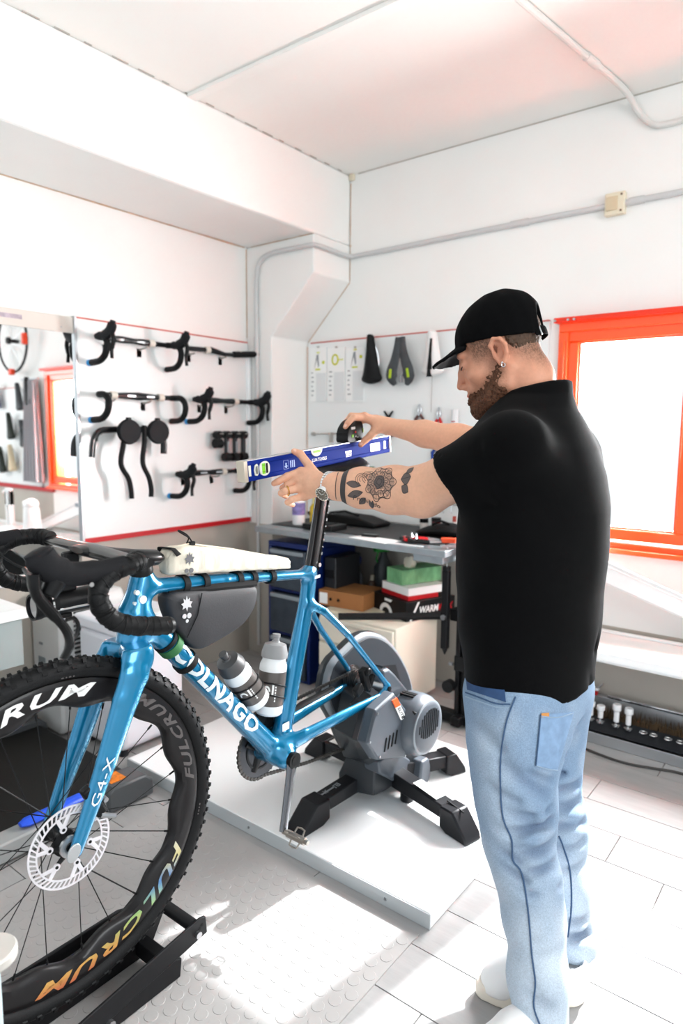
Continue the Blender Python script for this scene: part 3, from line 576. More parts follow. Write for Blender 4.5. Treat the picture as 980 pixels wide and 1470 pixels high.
# translucent blue drawer towers
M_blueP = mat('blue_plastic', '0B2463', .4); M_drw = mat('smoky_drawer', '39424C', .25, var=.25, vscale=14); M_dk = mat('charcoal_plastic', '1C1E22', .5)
def tower(name, label, x, y, w, dp, h, n, mf, md):
    T = thing(name, label, 'drawers', (x, y, 0))
    f = MB(); f.bb((0, 0, h-.025), (w, dp, h)); f.bb((0, 0, 0), (.018, dp, h-.025)); f.bb((w-.018, 0, 0), (w, dp, h-.025)); f.bb((.018, dp-.01, 0), (w-.018, dp, h-.025)); hh = (h-.025)/n
    for k in range(n): f.bb((.018, 0, k*hh), (w-.018, dp-.01, k*hh+.012))
    f.build('frame', mf, T, bevel=.004)
    for k in range(n):
        d = MB().bb((.022, -.012, k*hh+.016), (w-.022, dp-.02, (k+1)*hh-.008)).build('drawer', md, T, bevel=.004)
        MB().bb((.03, -.022, (k+1)*hh-.03), (w-.03, -.012, (k+1)*hh-.012)).build('lip', mat('dull_grey_lip', '8E969C', .45) if mf is M_blueP else md, d, bevel=.003)
tower('drawer_tower', 'blue plastic drawer tower with smoky drawers under the left end of the workbench', -2.285, 2.35, .27, .36, .68, 3, M_blueP, M_drw)
tower('drawer_tower', 'dark plastic drawer tower between the blue one and the cream cabinet', -1.985, 2.55, .16, .10, .60, 2, M_dk, M_dk) if False else None
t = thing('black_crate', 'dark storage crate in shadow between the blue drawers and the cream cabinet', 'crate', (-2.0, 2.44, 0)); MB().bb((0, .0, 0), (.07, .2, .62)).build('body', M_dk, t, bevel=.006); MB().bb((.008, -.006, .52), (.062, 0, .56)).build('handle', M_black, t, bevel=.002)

# bike measuring stand: black upright with a sliding arm
M_prof = mat('black_profile', '121214', .38)
s_ = thing('measuring_stand', 'black bike fitting stand with upright profile and sliding horizontal arm behind the man', 'stand', (-1.238, 2.42, 0))
MB().bb((-.24, -.03, .012), (.06, .02, .052)).build('base_bar', M_prof, s_, bevel=.004)
MB().bb((-.02, -.06, .012), (.02, .15, .05)).build('base_bar', M_prof, s_, bevel=.004)
f = MB(); f.bb((-.026, -.02, .05), (-.008, .02, .96)); f.bb((.008, -.02, .05), (.026, .02, .96)); f.bb((-.008, -.005, .05), (.008, .005, .96)); f.build('upright', M_prof, s_, bevel=.002)
MB().bb((-.032, -.022, .235), (.032, .024, .30)).build('slider', M_black, s_, bevel=.004); MB().cyl((-.044, -.05, .17), (-.044, -.02, .17), .026, n=20).build('hand_knob', M_black, s_); MB().cyl((-.048, -.03, .265), (-.03, -.03, .265), .008, n=10).build('bolt', M_steel, s_)
MB().bb((-.055, -.025, .445), (.03, .024, .495)).build('slider', M_black, s_, bevel=.004)
MB().tube([(-.045, -.045, .470), (-.40, -.33, .466)], [(.015, .011)]*2, n=4, up=(0, 0, 1)).build('arm', M_prof, s_)
MB().bb((-.069, -.074, .335), (-.041, -.046, .66)).build('pointer_bar', M_prof, s_, bevel=.003); MB().cyl((-.055, -.06, .335), (-.055, -.06, .31), .013, .003, n=10).build('pointer_tip', M_black, s_); MB().cyl((-.055, -.085, .47), (-.055, -.074, .47), .011, n=12).build('bolt', M_steel, s_)
MB().cyl((-.055, -.06, .66), (-.055, -.06, .677), .017, n=12).build('end_cap', M_black, s_)
MB().cyl((-.055, -.06, .677), (-.055, -.06, .76), .002, n=6).build('scale_pin', M_steel, s_)

# ------------------------------------------------------------------ low unit with brushes and white knobs, white bench above it
u = thing('cleat_tool_unit', 'long low aluminium unit with brown brush strip along the base of back wall', 'tool unit', (-.95, 2.60, 0))
UL = 1.85
MB().bb((0, 0, 0), (UL, .02, .045)).build('front_rail', M_alu, u, bevel=.003)
MB().prism([(.0, .045), (.02, .045), (.085, .08), (.085, .0), (.02, 0), (.004, .04)], 0, UL, axis='x').build('black_panel', mat('black_satin', '1B1D21', .4), u, smooth=0)
MB().bb((0, .19, 0), (UL, .215, .125)).build('back_rail', M_alu, u, bevel=.003)
MB().bb((0, .085, 0), (UL, .19, .06)).build('tray', M_bk, u, smooth=0)
b = MB()
for i in range(330):
    for j in range(5):
        x = i*UL/330+random.uniform(-.002, .002); y = .10+j*.018+random.uniform(-.004, .004); h = .10+random.uniform(-.014, .016); dx = random.uniform(-.006, .006); dy = random.uniform(-.006, .006)
        b.add([(x-.002, y, .06), (x+.002, y, .06), (x+dx, y+dy+.003, h), (x+.001, y+.003, .06)], [(0, 1, 2), (1, 3, 2), (3, 0, 2)])
b.build('brush_bristles', mat('brown_bristle', '5A4630', .85, var=.3, vscale=50), u, smooth=0, fix=False, kind='stuff')
MB().bb((.0, .215, .02), (UL, .226, .11)).build('back_strip', M_bk, u, smooth=0)
for k, (x, h) in enumerate(((-.835, .052), (-.786, .075), (-.747, .068), (-.686, .088), (-.641, .084))):
    T = thing('fixture_pin', ['short white pin half behind the jeans, leftmost in the row', 'white knobbed pin second from the left, nearest the jeans', 'white knobbed pin third from the left in the row', 'tall white knobbed pin fourth from the left in the row', 'tall white knobbed pin at the right end of the row, beside the empty rings'][k], 'pin', (x, 2.66, .068), 0, 'white knobbed pins on the low unit')
    MB().lathe([(0, h*.62), (.010, h*.62), (.012, h*.66), (.0115, h*.8)], 12)
    MB().lathe([(0, .02), (.010, .02), (.0105, h*.7), (.016, h*.78), (.016, h), (.014, h*1.04), (0, h*1.04)], 16).build('handle', M_whiteplastic, T)
    MB().lathe([(0, 0), (.016, 0), (.016, .006), (.006, .008), (.006, .02), (0, .02)], 14).build('chrome_foot', M_chrome, T)
for k, x in enumerate((-.585, -.548, -.497, -.455)):
    T = thing('steel_ring', ['steel ring next to the last white pin', 'second steel ring from the last white pin', 'third steel ring from the last white pin', 'fourth steel ring, cut by the right edge of the picture'][k], 'ring', (x, 2.66, .068), 0, 'empty rings on the low unit')
    MB().tube([(.012*math.cos(2*PI*i/18), .012*math.sin(2*PI*i/18), .004) for i in range(18)], .0035, n=6, closed=True).build('ring', M_chrome, T); MB().cyl((0, 0, 0), (0, 0, .005), .007, n=10).build('stud', M_bk, T)
T = thing('steel_tube', 'thin chrome and black tube lying on the back rail of the low unit', 'tube', (-.76, 2.79, .132), 0)
MB().tube([(.0, 0, 0), (.3, 0, 0)], .006, n=10).build('tube', M_chrome, T); MB().tube([(.01, -.006, -.003), (.29, -.006, -.003)], .003, n=6).build('black_stripe', M_black, T); MB().cyl((.29, 0, 0), (.31, 0, 0), .010, n=12).build('end_cap', M_chrome, T)
T = thing('red_clamp', 'small red and white clamp at the left end of the low unit', 'clamp', (-.87, 2.79, .126), 0); MB().bb((0, -.012, 0), (.07, .012, .02)).build('body', M_red, T, bevel=.003); MB().bb((.0, -.013, .021), (.075, .011, .032)).build('top_plate', M_whiteplastic, T, bevel=.002); MB().tube([(.07, 0, .03), (.09, 0, .055)], .004, n=6).build('lever', M_steel, T)
T = thing('floor_cable', 'dark cable lying on the floor in front of the low unit', 'cable', (0, 0, 0)); MB().tube(spline([(-1.15, 2.63, .005), (-.95, 2.57, .005), (-.80, 2.535, .005), (-.70, 2.51, .005), (-.60, 2.503, .005), (-.50, 2.53, .005), (-.42, 2.55, .005), (-.2, 2.54, .005), (.8, 2.55, .005)], 6), .005, n=8).build('cable', mat('dark_cable', '3A3634', .6), T)
M_wb = mat('white_lacquer', 'F1F1F0', .3)
u = thing('white_bench', 'long white bench under the window above the low unit', 'bench', (-1.0, 2.50, 0))
MB().bb((0, 0, .366), (2.05, .32, .408)).build('top', M_wb, u, bevel=.006); MB().bb((0, .26, .408), (2.05, .275, .420)).build('rear_rib', M_wb, u, bevel=.003); MB().bb((0.0, .004, .372), (2.05, -.003, .378)).build('edge_groove', mat('pale_grey_card', 'DCDEDE', .4), u, smooth=0)
for x in (.02, 2.0): MB().bb((x, .29, 0), (x+.03, .32, .366)).build('leg', M_wb, u, bevel=.003)
u = thing('white_ramp', 'white folded board leaning at a slant on the white bench below the window', 'board', (-.95, 2.70, .409), 0)
MB().prism([(0, .34), (.04, .34), (1.05, 0), (.86, 0), (0, .27)], 0, .05, axis='y').build('board', M_wb, u, bevel=.008); MB().prism([(.0, .355), (.05, .355), (1.0, .03), (.96, .03)], -.012, 0, axis='y').build('edge_strip', mat('pale_grey_card', 'DCDEDE', .4), u, bevel=.003)
MB().cyl((.10, -.006, .255), (.10, .001, .255), .014, n=14).build('hinge_knob', M_pgrey, u); MB().cyl((.085, -.008, .235), (.085, .001, .235), .009, n=12).build('bolt', M_black, u)

# ------------------------------------------------------------------ left background: white table, air conditioner, cooler box, treadmill
t = thing('white_table', 'white topped table along the left wall below the mirror', 'table', (-2.60, -.3, 0))
MB().bb((0, 0, .565), (.36, 1.42, .60)).build('top', M_wb, t, bevel=.003); MB().bb((.02, .02, .40), (.345, 1.40, .565)).build('glass_case', mat('grey_glass', '9FA9A8', .15, var=.05, vscale=5), t, smooth=0)
for y in (.04, 1.36): MB().bb((.03, y, 0), (.06, y+.03, .40)).build('leg', M_alu, t, bevel=.002)
t = thing('air_conditioner', 'white portable air conditioner with side vents by the left wall', 'air conditioner', (-2.608, 1.31, 0))
M_ac = mat('offwhite_plastic', 'D6D6D4', .4)
MB().prism([(0, .045), (.02, .01), (.19, .01), (.21, .045), (.215, .52), (.19, .56), (0, .56)], 0, .30, axis='y').build('housing', M_ac, t, bevel=.012)
for k in range(15): MB().bb((.211, .06, .245+.018*k), (.2165, .22, .254+.018*k)).build('vent_slot', mat('dark_slot', '3A3B3A', .7), t, smooth=0)
MB().bb((.05, -.004, .16), (.10, 0.002, .31)).build('front_slot', mat('slot_grey', '7D8588', .5), t, bevel=.002); MB().bb((.06, -.003, .36), (.085, 0.001, .37)).build('badge', M_pgrey, t)
t = thing('cooler_box', 'white portable cooler box with a small blue lamp on top beside the air conditioner', 'cooler', (-2.345, 1.355, 0))
MB().bb((0, 0, .02), (.27, .30, .47)).build('tub', mat('cool_white_plastic', 'E6E6EC', .35), t, bevel=.03, bseg=4)
ld = MB().bb((-.008, -.008, .465), (.278, .308, .515)).build('lid', mat('cool_white_plastic', 'E6E6EC', .35), t, bevel=.012, bseg=3)
MB().bb((.06, .05, .515), (.26, .22, .522)).build('control_panel', mat('pale_grey_card', 'DCDEDE', .4), t, bevel=.003); MB().cyl((.23, .08, .522), (.23, .08, .528), .007, n=12).build('blue_lamp', mat('blue_lamp', '2433FF', .3, emit=6), ld, label='small blue lamp')
for x, y in ((.03, .03), (.24, .03), (.03, .27), (.24, .27)): MB().cyl((x, y, 0), (x, y, .03), .018, n=12).build('foot', M_dk, t)
t = thing('treadmill', 'low black treadmill with grey side rail and end caps along the left wall', 'treadmill', (-2.56, -.6, 0))
MB().bb((.06, .03, .02), (.70, 1.86, .060)).build('belt', mat('black_belt', '1B1A19', .5, bump=.2, bscale=250), t, bevel=.01)
for x in (0, .69): MB().bb((x, 0, .010), (x+.07, 1.74, .068)).build('side_rail', mat('grey_rail', '9B9D9C', .45), t, bevel=.006)
for x in (-.005, .675):
    e = MB().prism([(0, .008), (0, .075), (.02, .09), (.14, .085), (.17, .06), (.17, .008)], 0, .10, M=Matrix.Translation((x, 1.715, 0)), axis='x').build('end_cap', mat('dark_grey_plastic2', '47494B', .45), t, bevel=.008)
    MB().bb((x+.01, 1.745, .0885), (x+.07, 1.80, .0912)).build('warning_label', mat('orange_label', 'E07A14', .5, var=.5, vscale=60), e)
t = thing('plastic_bar', 'bright blue plastic bar lying along the treadmill rail behind the brake disc', 'bar', (-1.835, .86, .0685), 0); MB().tube([(0, .0, .012), (0, .02, .012), (0, .19, .012), (0, .21, .010)], [(.006, .012), (.012, .022), (.012, .022), (.005, .012)], n=12, up=(0, 0, 1)).build('bar', mat('bright_blue_plastic', '1F55E0', .4), t)

# ------------------------------------------------------------------ right part of the back wall (seen in the mirror)
t = thing('saddle_board', 'white display board with red bottom strip right of the window, seen in the mirror', 'board', (.10, YB-.002, 0))
MB().bb((0, -.012, .74), (1.2, 0, 1.55)).build('panel', M_board, t, smooth=0); MB().bb((-.18, -.02, .705), (1.2, 0, .738)).build('bottom_edging', M_red, t, smooth=0); MB().bb((.30, -.014, 1.55), (1.2, 0, 1.556)).build('top_edging', M_redlight, t, smooth=0)
M_dgreen = mat('green_black_saddle', '182014', .5, var=.5, vscale=25)
for k, (x, z, m, lb) in enumerate(((.165, 1.40, M_saddle, 'black saddle beside the curtain, reflected highest'), (.325, 1.36, M_sadgrey, 'grey blue saddle in the top row of the mirror picture'), (.50, 1.12, M_dgreen, 'black and green saddle in the middle row of the mirror picture'), (.29, 1.06, M_sadgrey, 'grey saddle close to the curtain, reflected low'), (.68, .83, M_dgreen, 'black and green saddle in the lowest row of the mirror picture'), (.50, .85, mat('cream_saddle', 'D9C8A8', .5), 'cream saddle in the lowest row of the mirror picture'), (.72, 1.38, mat('purple_grey_saddle', '6C6A86', .5), 'purple grey saddle at the far left of the mirror picture'))):
    saddle('bike_saddle', lb, x, z, .23, .13, m, y=YB-.055, group='saddles right of the window')
w_ = thing('bicycle_wheel', 'narrow black bicycle wheel hung high on the wall, seen in the mirror', 'wheel', (.36, YB-.07, 1.925))
ring = [(.235*math.cos(2*PI*i/40), 0, .25*math.sin(2*PI*i/40)) for i in range(40)]
MB().tube(ring, [(.010, .010)]*40, n=8, closed=True).build('rim', M_rubber, w_)
MB().cyl((0, -.05, 0), (0, .05, 0), .016, n=14).build('hub', M_black, w_); MB().cyl((0, -.045, 0), (0, -.02, 0), .028, n=16).build('hub_flange', M_black, w_)
for k in range(20):
    a = 2*PI*k/20; MB().tube([(.02*math.cos(a+.5), .03*(-1)**k, .02*math.sin(a+.5)), (.232*math.cos(a), 0, .247*math.sin(a))], .0012, n=4).build('spoke', M_steel, w_)
for a in (0, PI, 1.5*PI):
    MB().box((.235*math.cos(a), -.02, .25*math.sin(a)), (.04 if a != 1.5*PI else .055, .04, .09 if a != 1.5*PI else .05)).build('wall_clip', mat('orange_clip', 'F2481E', .4), w_, bevel=.01)
c_ = thing('curtain', 'grey pleated curtain hanging at the right side of the window, seen in the mirror', 'curtain', (.02, YB-.06, .78))
def pleat(u, v): # u 0..1 across, v 0..1 down->up
    w = .26*(1-v)+.17*v; x = .02+u*w-.0+(1-v)*-.03; return (x, .03*math.sin(u*5*2*PI)*(.6+.4*(1-v)), v*.82)
g = MB(); NU, NV = 60, 12
for s in (0, 1): g.add([tuple(np.array(pleat(i/NU, j/NV))+np.array((0, .004*s, 0))) for j in range(NV+1) for i in range(NU+1)], [(j*(NU+1)+i, j*(NU+1)+i+1, (j+1)*(NU+1)+i+1, (j+1)*(NU+1)+i) for j in range(NV) for i in range(NU)])
g.build('cloth', mat('grey_curtain', 'A9A7AB', .8), c_, smooth=180, fix=False); MB().cyl((-.02, 0, .83), (.24, 0, .83), .008, n=10).build('rod', M_steel, c_)
p_ = thing('white_pillar_tool', 'white slotted upright tool standing on the bench, seen in the mirror', 'tool', (.30, 2.64, .409)); f = MB(); f.bb((-.04, -.02, .01), (-.015, .02, .30)); f.bb((.015, -.02, .01), (.04, .02, .30)); f.bb((-.04, -.02, .18), (.04, .02, .32)); f.build('upright', M_wb, p_, bevel=.004); MB().bb((-.12, -.05, 0), (.07, .05, .014)).build('foot', M_wb, p_, bevel=.003); MB().tube([(.04, 0, .28), (.09, 0, .285)], .014, n=10).build('knob', M_wb, p_)
p_ = thing('white_sprayer', 'white pump sprayer standing on the bench, seen in the mirror', 'sprayer', (-.13, 2.60, .409)); MB().lathe([(0, 0), (.065, 0), (.07, .02), (.06, .17), (.05, .2), (0, .2)], 20).build('tank', M_wb, p_); MB().ball((0, 0, .22), (.06, .055, .045), 14, 8).build('pump_head', M_wb, p_); MB().tube([(.04, 0, .23), (.10, 0, .225), (.11, 0, .17)], [.022, .02, .012], n=10).build('nozzle', M_wb, p_); MB().tube([(.07, 0, .12), (.085, 0, .06)], .006, n=6).build('trigger', M_black, p_)

# ------------------------------------------------------------------ smooth modelling: signed distance fields meshed with surface nets
def A3(p): return np.array(p, np.float32)
def smin(a, b, k): h = np.clip(.5+.5*(b-a)/k, 0, 1); return b*(1-h)+a*h-k*h*(1-h)
def smax(a, b, k): return -smin(-a, -b, k)
def s_cone(p, a, b, ra, rb):                     # round cone from a to b
    a, b = A3(a), A3(b); d = b-a; t = np.clip(((p-a)@d)/max(1e-9, float(d@d)), 0, 1)
    return np.linalg.norm(p-a-t[:, None]*d, axis=1)-(ra+(rb-ra)*t)
def s_chain(p, pts, rs, k=.004):
    d = None
    for i in range(len(pts)-1):
        e = s_cone(p, pts[i], pts[i+1], rs[i], rs[i+1]); d = e if d is None else (smin(d, e, k) if k else np.minimum(d, e))
    return d
def s_ell(p, c, r, R=None):                      # ellipsoid, R = 3x3 whose rows are its axes
    q = p-A3(c)
    if R is not None: q = q@np.asarray(R, np.float32).T
    r = A3(r); k0 = np.linalg.norm(q/r, axis=1); k1 = np.linalg.norm(q/(r*r), axis=1)+1e-9
    return k0*(k0-1)/k1
def s_flat(p, a, b, fa, fb, lat):                # capsule with in-plane half height fa[0]->fb[0] and half width fa[1]->fb[1] along lat
    a, b, lat = A3(a), A3(b), A3(lat); d = b-a; t = np.clip(((p-a)@d)/float(d@d), 0, 1)
    q = p-a-t[:, None]*d; v = q@lat; w = np.linalg.norm(q-v[:, None]*lat, axis=1)
    A = fa[0]+(fb[0]-fa[0])*t; B = fa[1]+(fb[1]-fa[1])*t
    k0 = np.sqrt((w/A)**2+(v/B)**2); k1 = np.sqrt((w/A**2)**2+(v/B**2)**2)+1e-9
    return k0*(k0-1)/k1
def s_box(p, c, h, r=0, R=None):
    q = p-A3(c)
    if R is not None: q = q@np.asarray(R, np.float32).T
    q = np.abs(q)-(A3(h)-r); return np.linalg.norm(np.maximum(q, 0), axis=1)+np.minimum(q.max(1), 0)-r
def s_plane(p, c, n): n = A3(n); n = n/np.linalg.norm(n); return (p-A3(c))@n
def axes(z, x):                                  # rows: x', y', z' with z' = z and x' near x
    z = np.array(z, float); z /= np.linalg.norm(z); x = np.array(x, float); x = x-z*(x@z); x /= np.linalg.norm(x); return np.array([x, np.cross(z, x), z])
def sdf_mesh(fn, lo, hi, h, B=16, slack=1.6):
    lo = np.array(lo, float); n = np.ceil((np.array(hi, float)-lo)/h).astype(int)+2
    n = ((n+B-1)//B)*B; V = np.ones(n, np.float32)
    ax = [np.arange(0, n[i], B) for i in range(3)]
    bi = np.stack(np.meshgrid(*ax, indexing='ij'), -1).reshape(-1, 3)
    cen = (lo+(bi+B/2)*h).astype(np.float32); dc = fn(cen); rad = B*h*.9*slack
    off = np.stack(np.meshgrid(*[np.arange(B)]*3, indexing='ij'), -1).reshape(-1, 3)
    act = np.abs(dc) < rad
    for b, d in zip(bi[~act], dc[~act]): V[b[0]:b[0]+B, b[1]:b[1]+B, b[2]:b[2]+B] = 1 if d > 0 else -1
    ab = bi[act]
    for s in range(0, len(ab), 64):
        ch = ab[s:s+64]; idx = (ch[:, None, :]+off[None]).reshape(-1, 3)
        V[idx[:, 0], idx[:, 1], idx[:, 2]] = fn((lo+idx*h).astype(np.float32))
    V[0] = V[-1] = 1; V[:, 0] = V[:, -1] = 1; V[:, :, 0] = V[:, :, -1] = 1
    ins = V < 0
    c = np.zeros(n-1, np.int8)
    for dx in (0, 1):
        for dy in (0, 1):
            for dz in (0, 1): c += ins[dx:n[0]-1+dx, dy:n[1]-1+dy, dz:n[2]-1+dz]
    cell = np.argwhere((c > 0) & (c < 8)); cid = -np.ones(n-1, np.int32); cid[cell[:, 0], cell[:, 1], cell[:, 2]] = np.arange(len(cell))
    cor = [(x, y, z) for x in (0, 1) for y in (0, 1) for z in (0, 1)]
    val = np.stack([V[cell[:, 0]+x, cell[:, 1]+y, cell[:, 2]+z] for x, y, z in cor], 1)
    acc = np.zeros((len(cell), 3)); cnt = np.zeros(len(cell))
    for i in range(8):
        for j in range(i+1, 8):
            if sum(abs(cor[i][k]-cor[j][k]) for k in range(3)) != 1: continue
            m = (val[:, i] < 0) != (val[:, j] < 0); t = val[m, i]/(val[m, i]-val[m, j])
            acc[m] += np.array(cor[i])+t[:, None]*(np.array(cor[j])-np.array(cor[i])); cnt[m] += 1
    verts = lo+(cell+acc/cnt[:, None])*h
    faces = []
    for a in range(3):
        b_, c_ = (a+1) % 3, (a+2) % 3
        s0 = [slice(None)]*3; s1 = [slice(None)]*3; s0[a] = slice(0, -1); s1[a] = slice(1, None)
        e0, e1 = ins[tuple(s0)], ins[tuple(s1)]; ed = np.argwhere(e0 != e1)
        ed = ed[(ed[:, b_] > 0) & (ed[:, c_] > 0) & (ed[:, b_] < n[b_]-1) & (ed[:, c_] < n[c_]-1)]
        fl = e0[ed[:, 0], ed[:, 1], ed[:, 2]]
        q = []
        for db, dc_ in ((-1, -1), (0, -1), (0, 0), (-1, 0)):
            k = ed.copy(); k[:, b_] += db; k[:, c_] += dc_; q.append(cid[k[:, 0], k[:, 1], k[:, 2]])
        q = np.stack(q, 1); q[~fl] = q[~fl][:, ::-1]; faces.append(q)
    return verts, np.concatenate(faces)
def np_mesh(name, v, f, m, parent=None, smooth=180, cols=None, **props):
    me = bpy.data.meshes.new(name); me.vertices.add(len(v)); me.vertices.foreach_set('co', np.asarray(v, np.float32).ravel())
    k = f.shape[1]; me.loops.add(len(f)*k); me.loops.foreach_set('vertex_index', np.asarray(f, np.int32).ravel())
    me.polygons.add(len(f)); me.polygons.foreach_set('loop_start', np.arange(0, len(f)*k, k, dtype=np.int32)); me.update(calc_edges=True); me.validate()
    if cols is not None:
        ca = me.color_attributes.new('Col', 'FLOAT_COLOR', 'POINT'); ca.data.foreach_set('color', np.asarray(cols, np.float32).ravel())
    return finish(name, me, m, parent, smooth, **props)
def sdf_obj(name, fn, lo, hi, h, m, parent=None, cols=None, smooth=180, **props):
    v, f = sdf_mesh(fn, lo, hi, h)
    return np_mesh(name, v, f, m, parent, smooth, cols(v) if cols else None, **props)
def sm(a, b, x): t = np.clip((x-a)/(b-a), 0, 1); return t*t*(3-2*t)

# ------------------------------------------------------------------ the bicycle (local x forward, y rider's left, z up; rear axle at x = 0)
M_blue = mat('metallic_blue_paint', '077DAA', .24, metal=.5, var=.05, vscale=9, coat=1.0)
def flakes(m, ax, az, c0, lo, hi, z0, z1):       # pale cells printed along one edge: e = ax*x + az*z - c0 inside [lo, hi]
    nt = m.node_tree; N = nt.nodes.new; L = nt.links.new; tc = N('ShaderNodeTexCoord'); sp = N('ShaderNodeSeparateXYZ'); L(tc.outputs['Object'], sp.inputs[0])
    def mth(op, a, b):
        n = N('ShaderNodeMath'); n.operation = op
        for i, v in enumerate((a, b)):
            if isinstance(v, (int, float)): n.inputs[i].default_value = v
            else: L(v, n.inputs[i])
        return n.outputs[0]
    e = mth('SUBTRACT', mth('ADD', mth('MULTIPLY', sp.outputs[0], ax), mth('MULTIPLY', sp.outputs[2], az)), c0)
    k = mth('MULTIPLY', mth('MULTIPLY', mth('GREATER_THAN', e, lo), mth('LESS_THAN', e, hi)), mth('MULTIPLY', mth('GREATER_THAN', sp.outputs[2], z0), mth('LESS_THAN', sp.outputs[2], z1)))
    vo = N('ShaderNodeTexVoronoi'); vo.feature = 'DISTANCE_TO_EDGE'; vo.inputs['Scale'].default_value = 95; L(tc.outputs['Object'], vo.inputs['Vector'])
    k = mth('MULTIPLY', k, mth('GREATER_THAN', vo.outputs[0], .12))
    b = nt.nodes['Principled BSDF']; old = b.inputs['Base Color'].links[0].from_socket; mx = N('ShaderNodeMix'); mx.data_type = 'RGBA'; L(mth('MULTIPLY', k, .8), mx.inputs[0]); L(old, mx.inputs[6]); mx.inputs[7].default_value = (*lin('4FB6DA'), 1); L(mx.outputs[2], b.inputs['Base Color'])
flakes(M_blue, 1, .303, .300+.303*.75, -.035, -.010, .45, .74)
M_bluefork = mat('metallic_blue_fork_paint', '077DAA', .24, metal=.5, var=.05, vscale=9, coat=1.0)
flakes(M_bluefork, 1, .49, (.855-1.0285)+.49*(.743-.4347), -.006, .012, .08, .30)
M_bluelight = mat('pale_blue_flakes', '3FA6CC', .25, metal=.4, coat=1.0)
M_decal = mat('silver_white_decal', 'E8F3F6', .25, metal=.2)
M_tire = mat('tire_rubber', '151516', .6, bump=.25, bscale=300); M_rim = mat('carbon_rim', '191718', .35, coat=.2); M_rimprint = mat('white_rim_print', 'F0F0EE', .3)
M_iri = mat('iridescent_print', 'C9B7A8', .25, metal=.5); M_rimgrey = mat('grey_rim_print', '55504F', .4)
nt = M_iri.node_tree; tcn = nt.nodes.new('ShaderNodeTexCoord'); sx = nt.nodes.new('ShaderNodeSeparateXYZ'); cr = nt.nodes.new('ShaderNodeValToRGB'); mrn = nt.nodes.new('ShaderNodeMapRange')
nt.links.new(tcn.outputs['Object'], sx.inputs[0]); nt.links.new(sx.outputs[2], mrn.inputs[0]); mrn.inputs[1].default_value = -.31; mrn.inputs[2].default_value = -.08; nt.links.new(mrn.outputs[0], cr.inputs[0]); nt.links.new(cr.outputs[0], nt.nodes['Principled BSDF'].inputs['Base Color'])
els = cr.color_ramp.elements; els[0].color = (*lin('C9574A'), 1); els[1].color = (*lin('F2F4F2'), 1)
for p_, c_ in ((.12, 'D9A25A'), (.3, '9FC07A'), (.5, '5A86B8'), (.68, 'C9C08A')): e = els.new(p_); e.color = (*lin(c_), 1)
bike = thing('gravel_bicycle', 'metallic blue gravel bicycle with deep black wheels clamped in an indoor trainer', 'bicycle', (-1.169, 1.65, 0), -PI/2)
LAT = (0, 1, 0)
def frame_sdf(p):
    q = p.copy(); m = np.abs(q[:, 1]); q2 = q.copy(); q2[:, 1] = m
    d = s_flat(p, (.825, 0, .915), (.845, 0, .84), (.023, .023), (.028, .025), LAT)
    d = smin(d, s_flat(p, (.845, 0, .84), (.853, 0, .787), (.028, .025), (.034, .028), LAT), .003)
    d = smin(d, s_flat(p, (.80, 0, .889), (.60, 0, .868), (.017, .020), (.0145, .019), LAT), .03)
    d = smin(d, s_flat(p, (.60, 0, .868), (.30, 0, .832), (.0145, .019), (.0125, .016), LAT), .003)
    d = smin(d, s_flat(p, (.845, 0, .835), (.755, 0, .745), (.028, .025), (.0245, .026), LAT), .03)
    d = smin(d, s_flat(p, (.755, 0, .745), (.445, 0, .392), (.0245, .026), (.029, .034), LAT), .003)
    st = s_flat(p, (.286, 0, .834), (.300, 0, .75), (.026, .016), (.026, .017), LAT)
    st = smin(st, s_flat(p, (.300, 0, .75), (.403, 0, .41), (.0265, .017), (.027, .026), LAT), .003)
    d = smin(d, st, .022)
    d = smin(d, s_cone(q2, (.43, 0, .372), (.43, .040, .372), .031, .031), .02)
    cs = s_flat(q2, (.425, .026, .392), (.36, .045, .405), (.026, .013), (.021, .011), LAT)
    cs = smin(cs, s_flat(q2, (.36, .045, .405), (.03, .066, .4175), (.020, .011), (.0105, .009), LAT), .003)
    cs = smin(cs, s_flat(q2, (.03, .066, .4175), (.0, .068, .43), (.011, .008), (.016, .008), LAT), .003)
    d = smin(d, cs, .02)
    ss = s_flat(q2, (.300, .008, .752), (.255, .028, .722), (.013, .010), (.012, .009), LAT)
    ss = smin(ss, s_flat(q2, (.255, .028, .722), (.18, .052, .643), (.0115, .009), (.010, .008), LAT), .003)
    ss = smin(ss, s_flat(q2, (.18, .052, .643), (-.004, .068, .440), (.010, .008), (.0085, .007), LAT), .003)
    d = smin(d, ss, .012)
    return d
frame = sdf_obj('frame', frame_sdf, (-.05, -.10, .32), (.91, .10, .96), .0034, M_blue, bike)
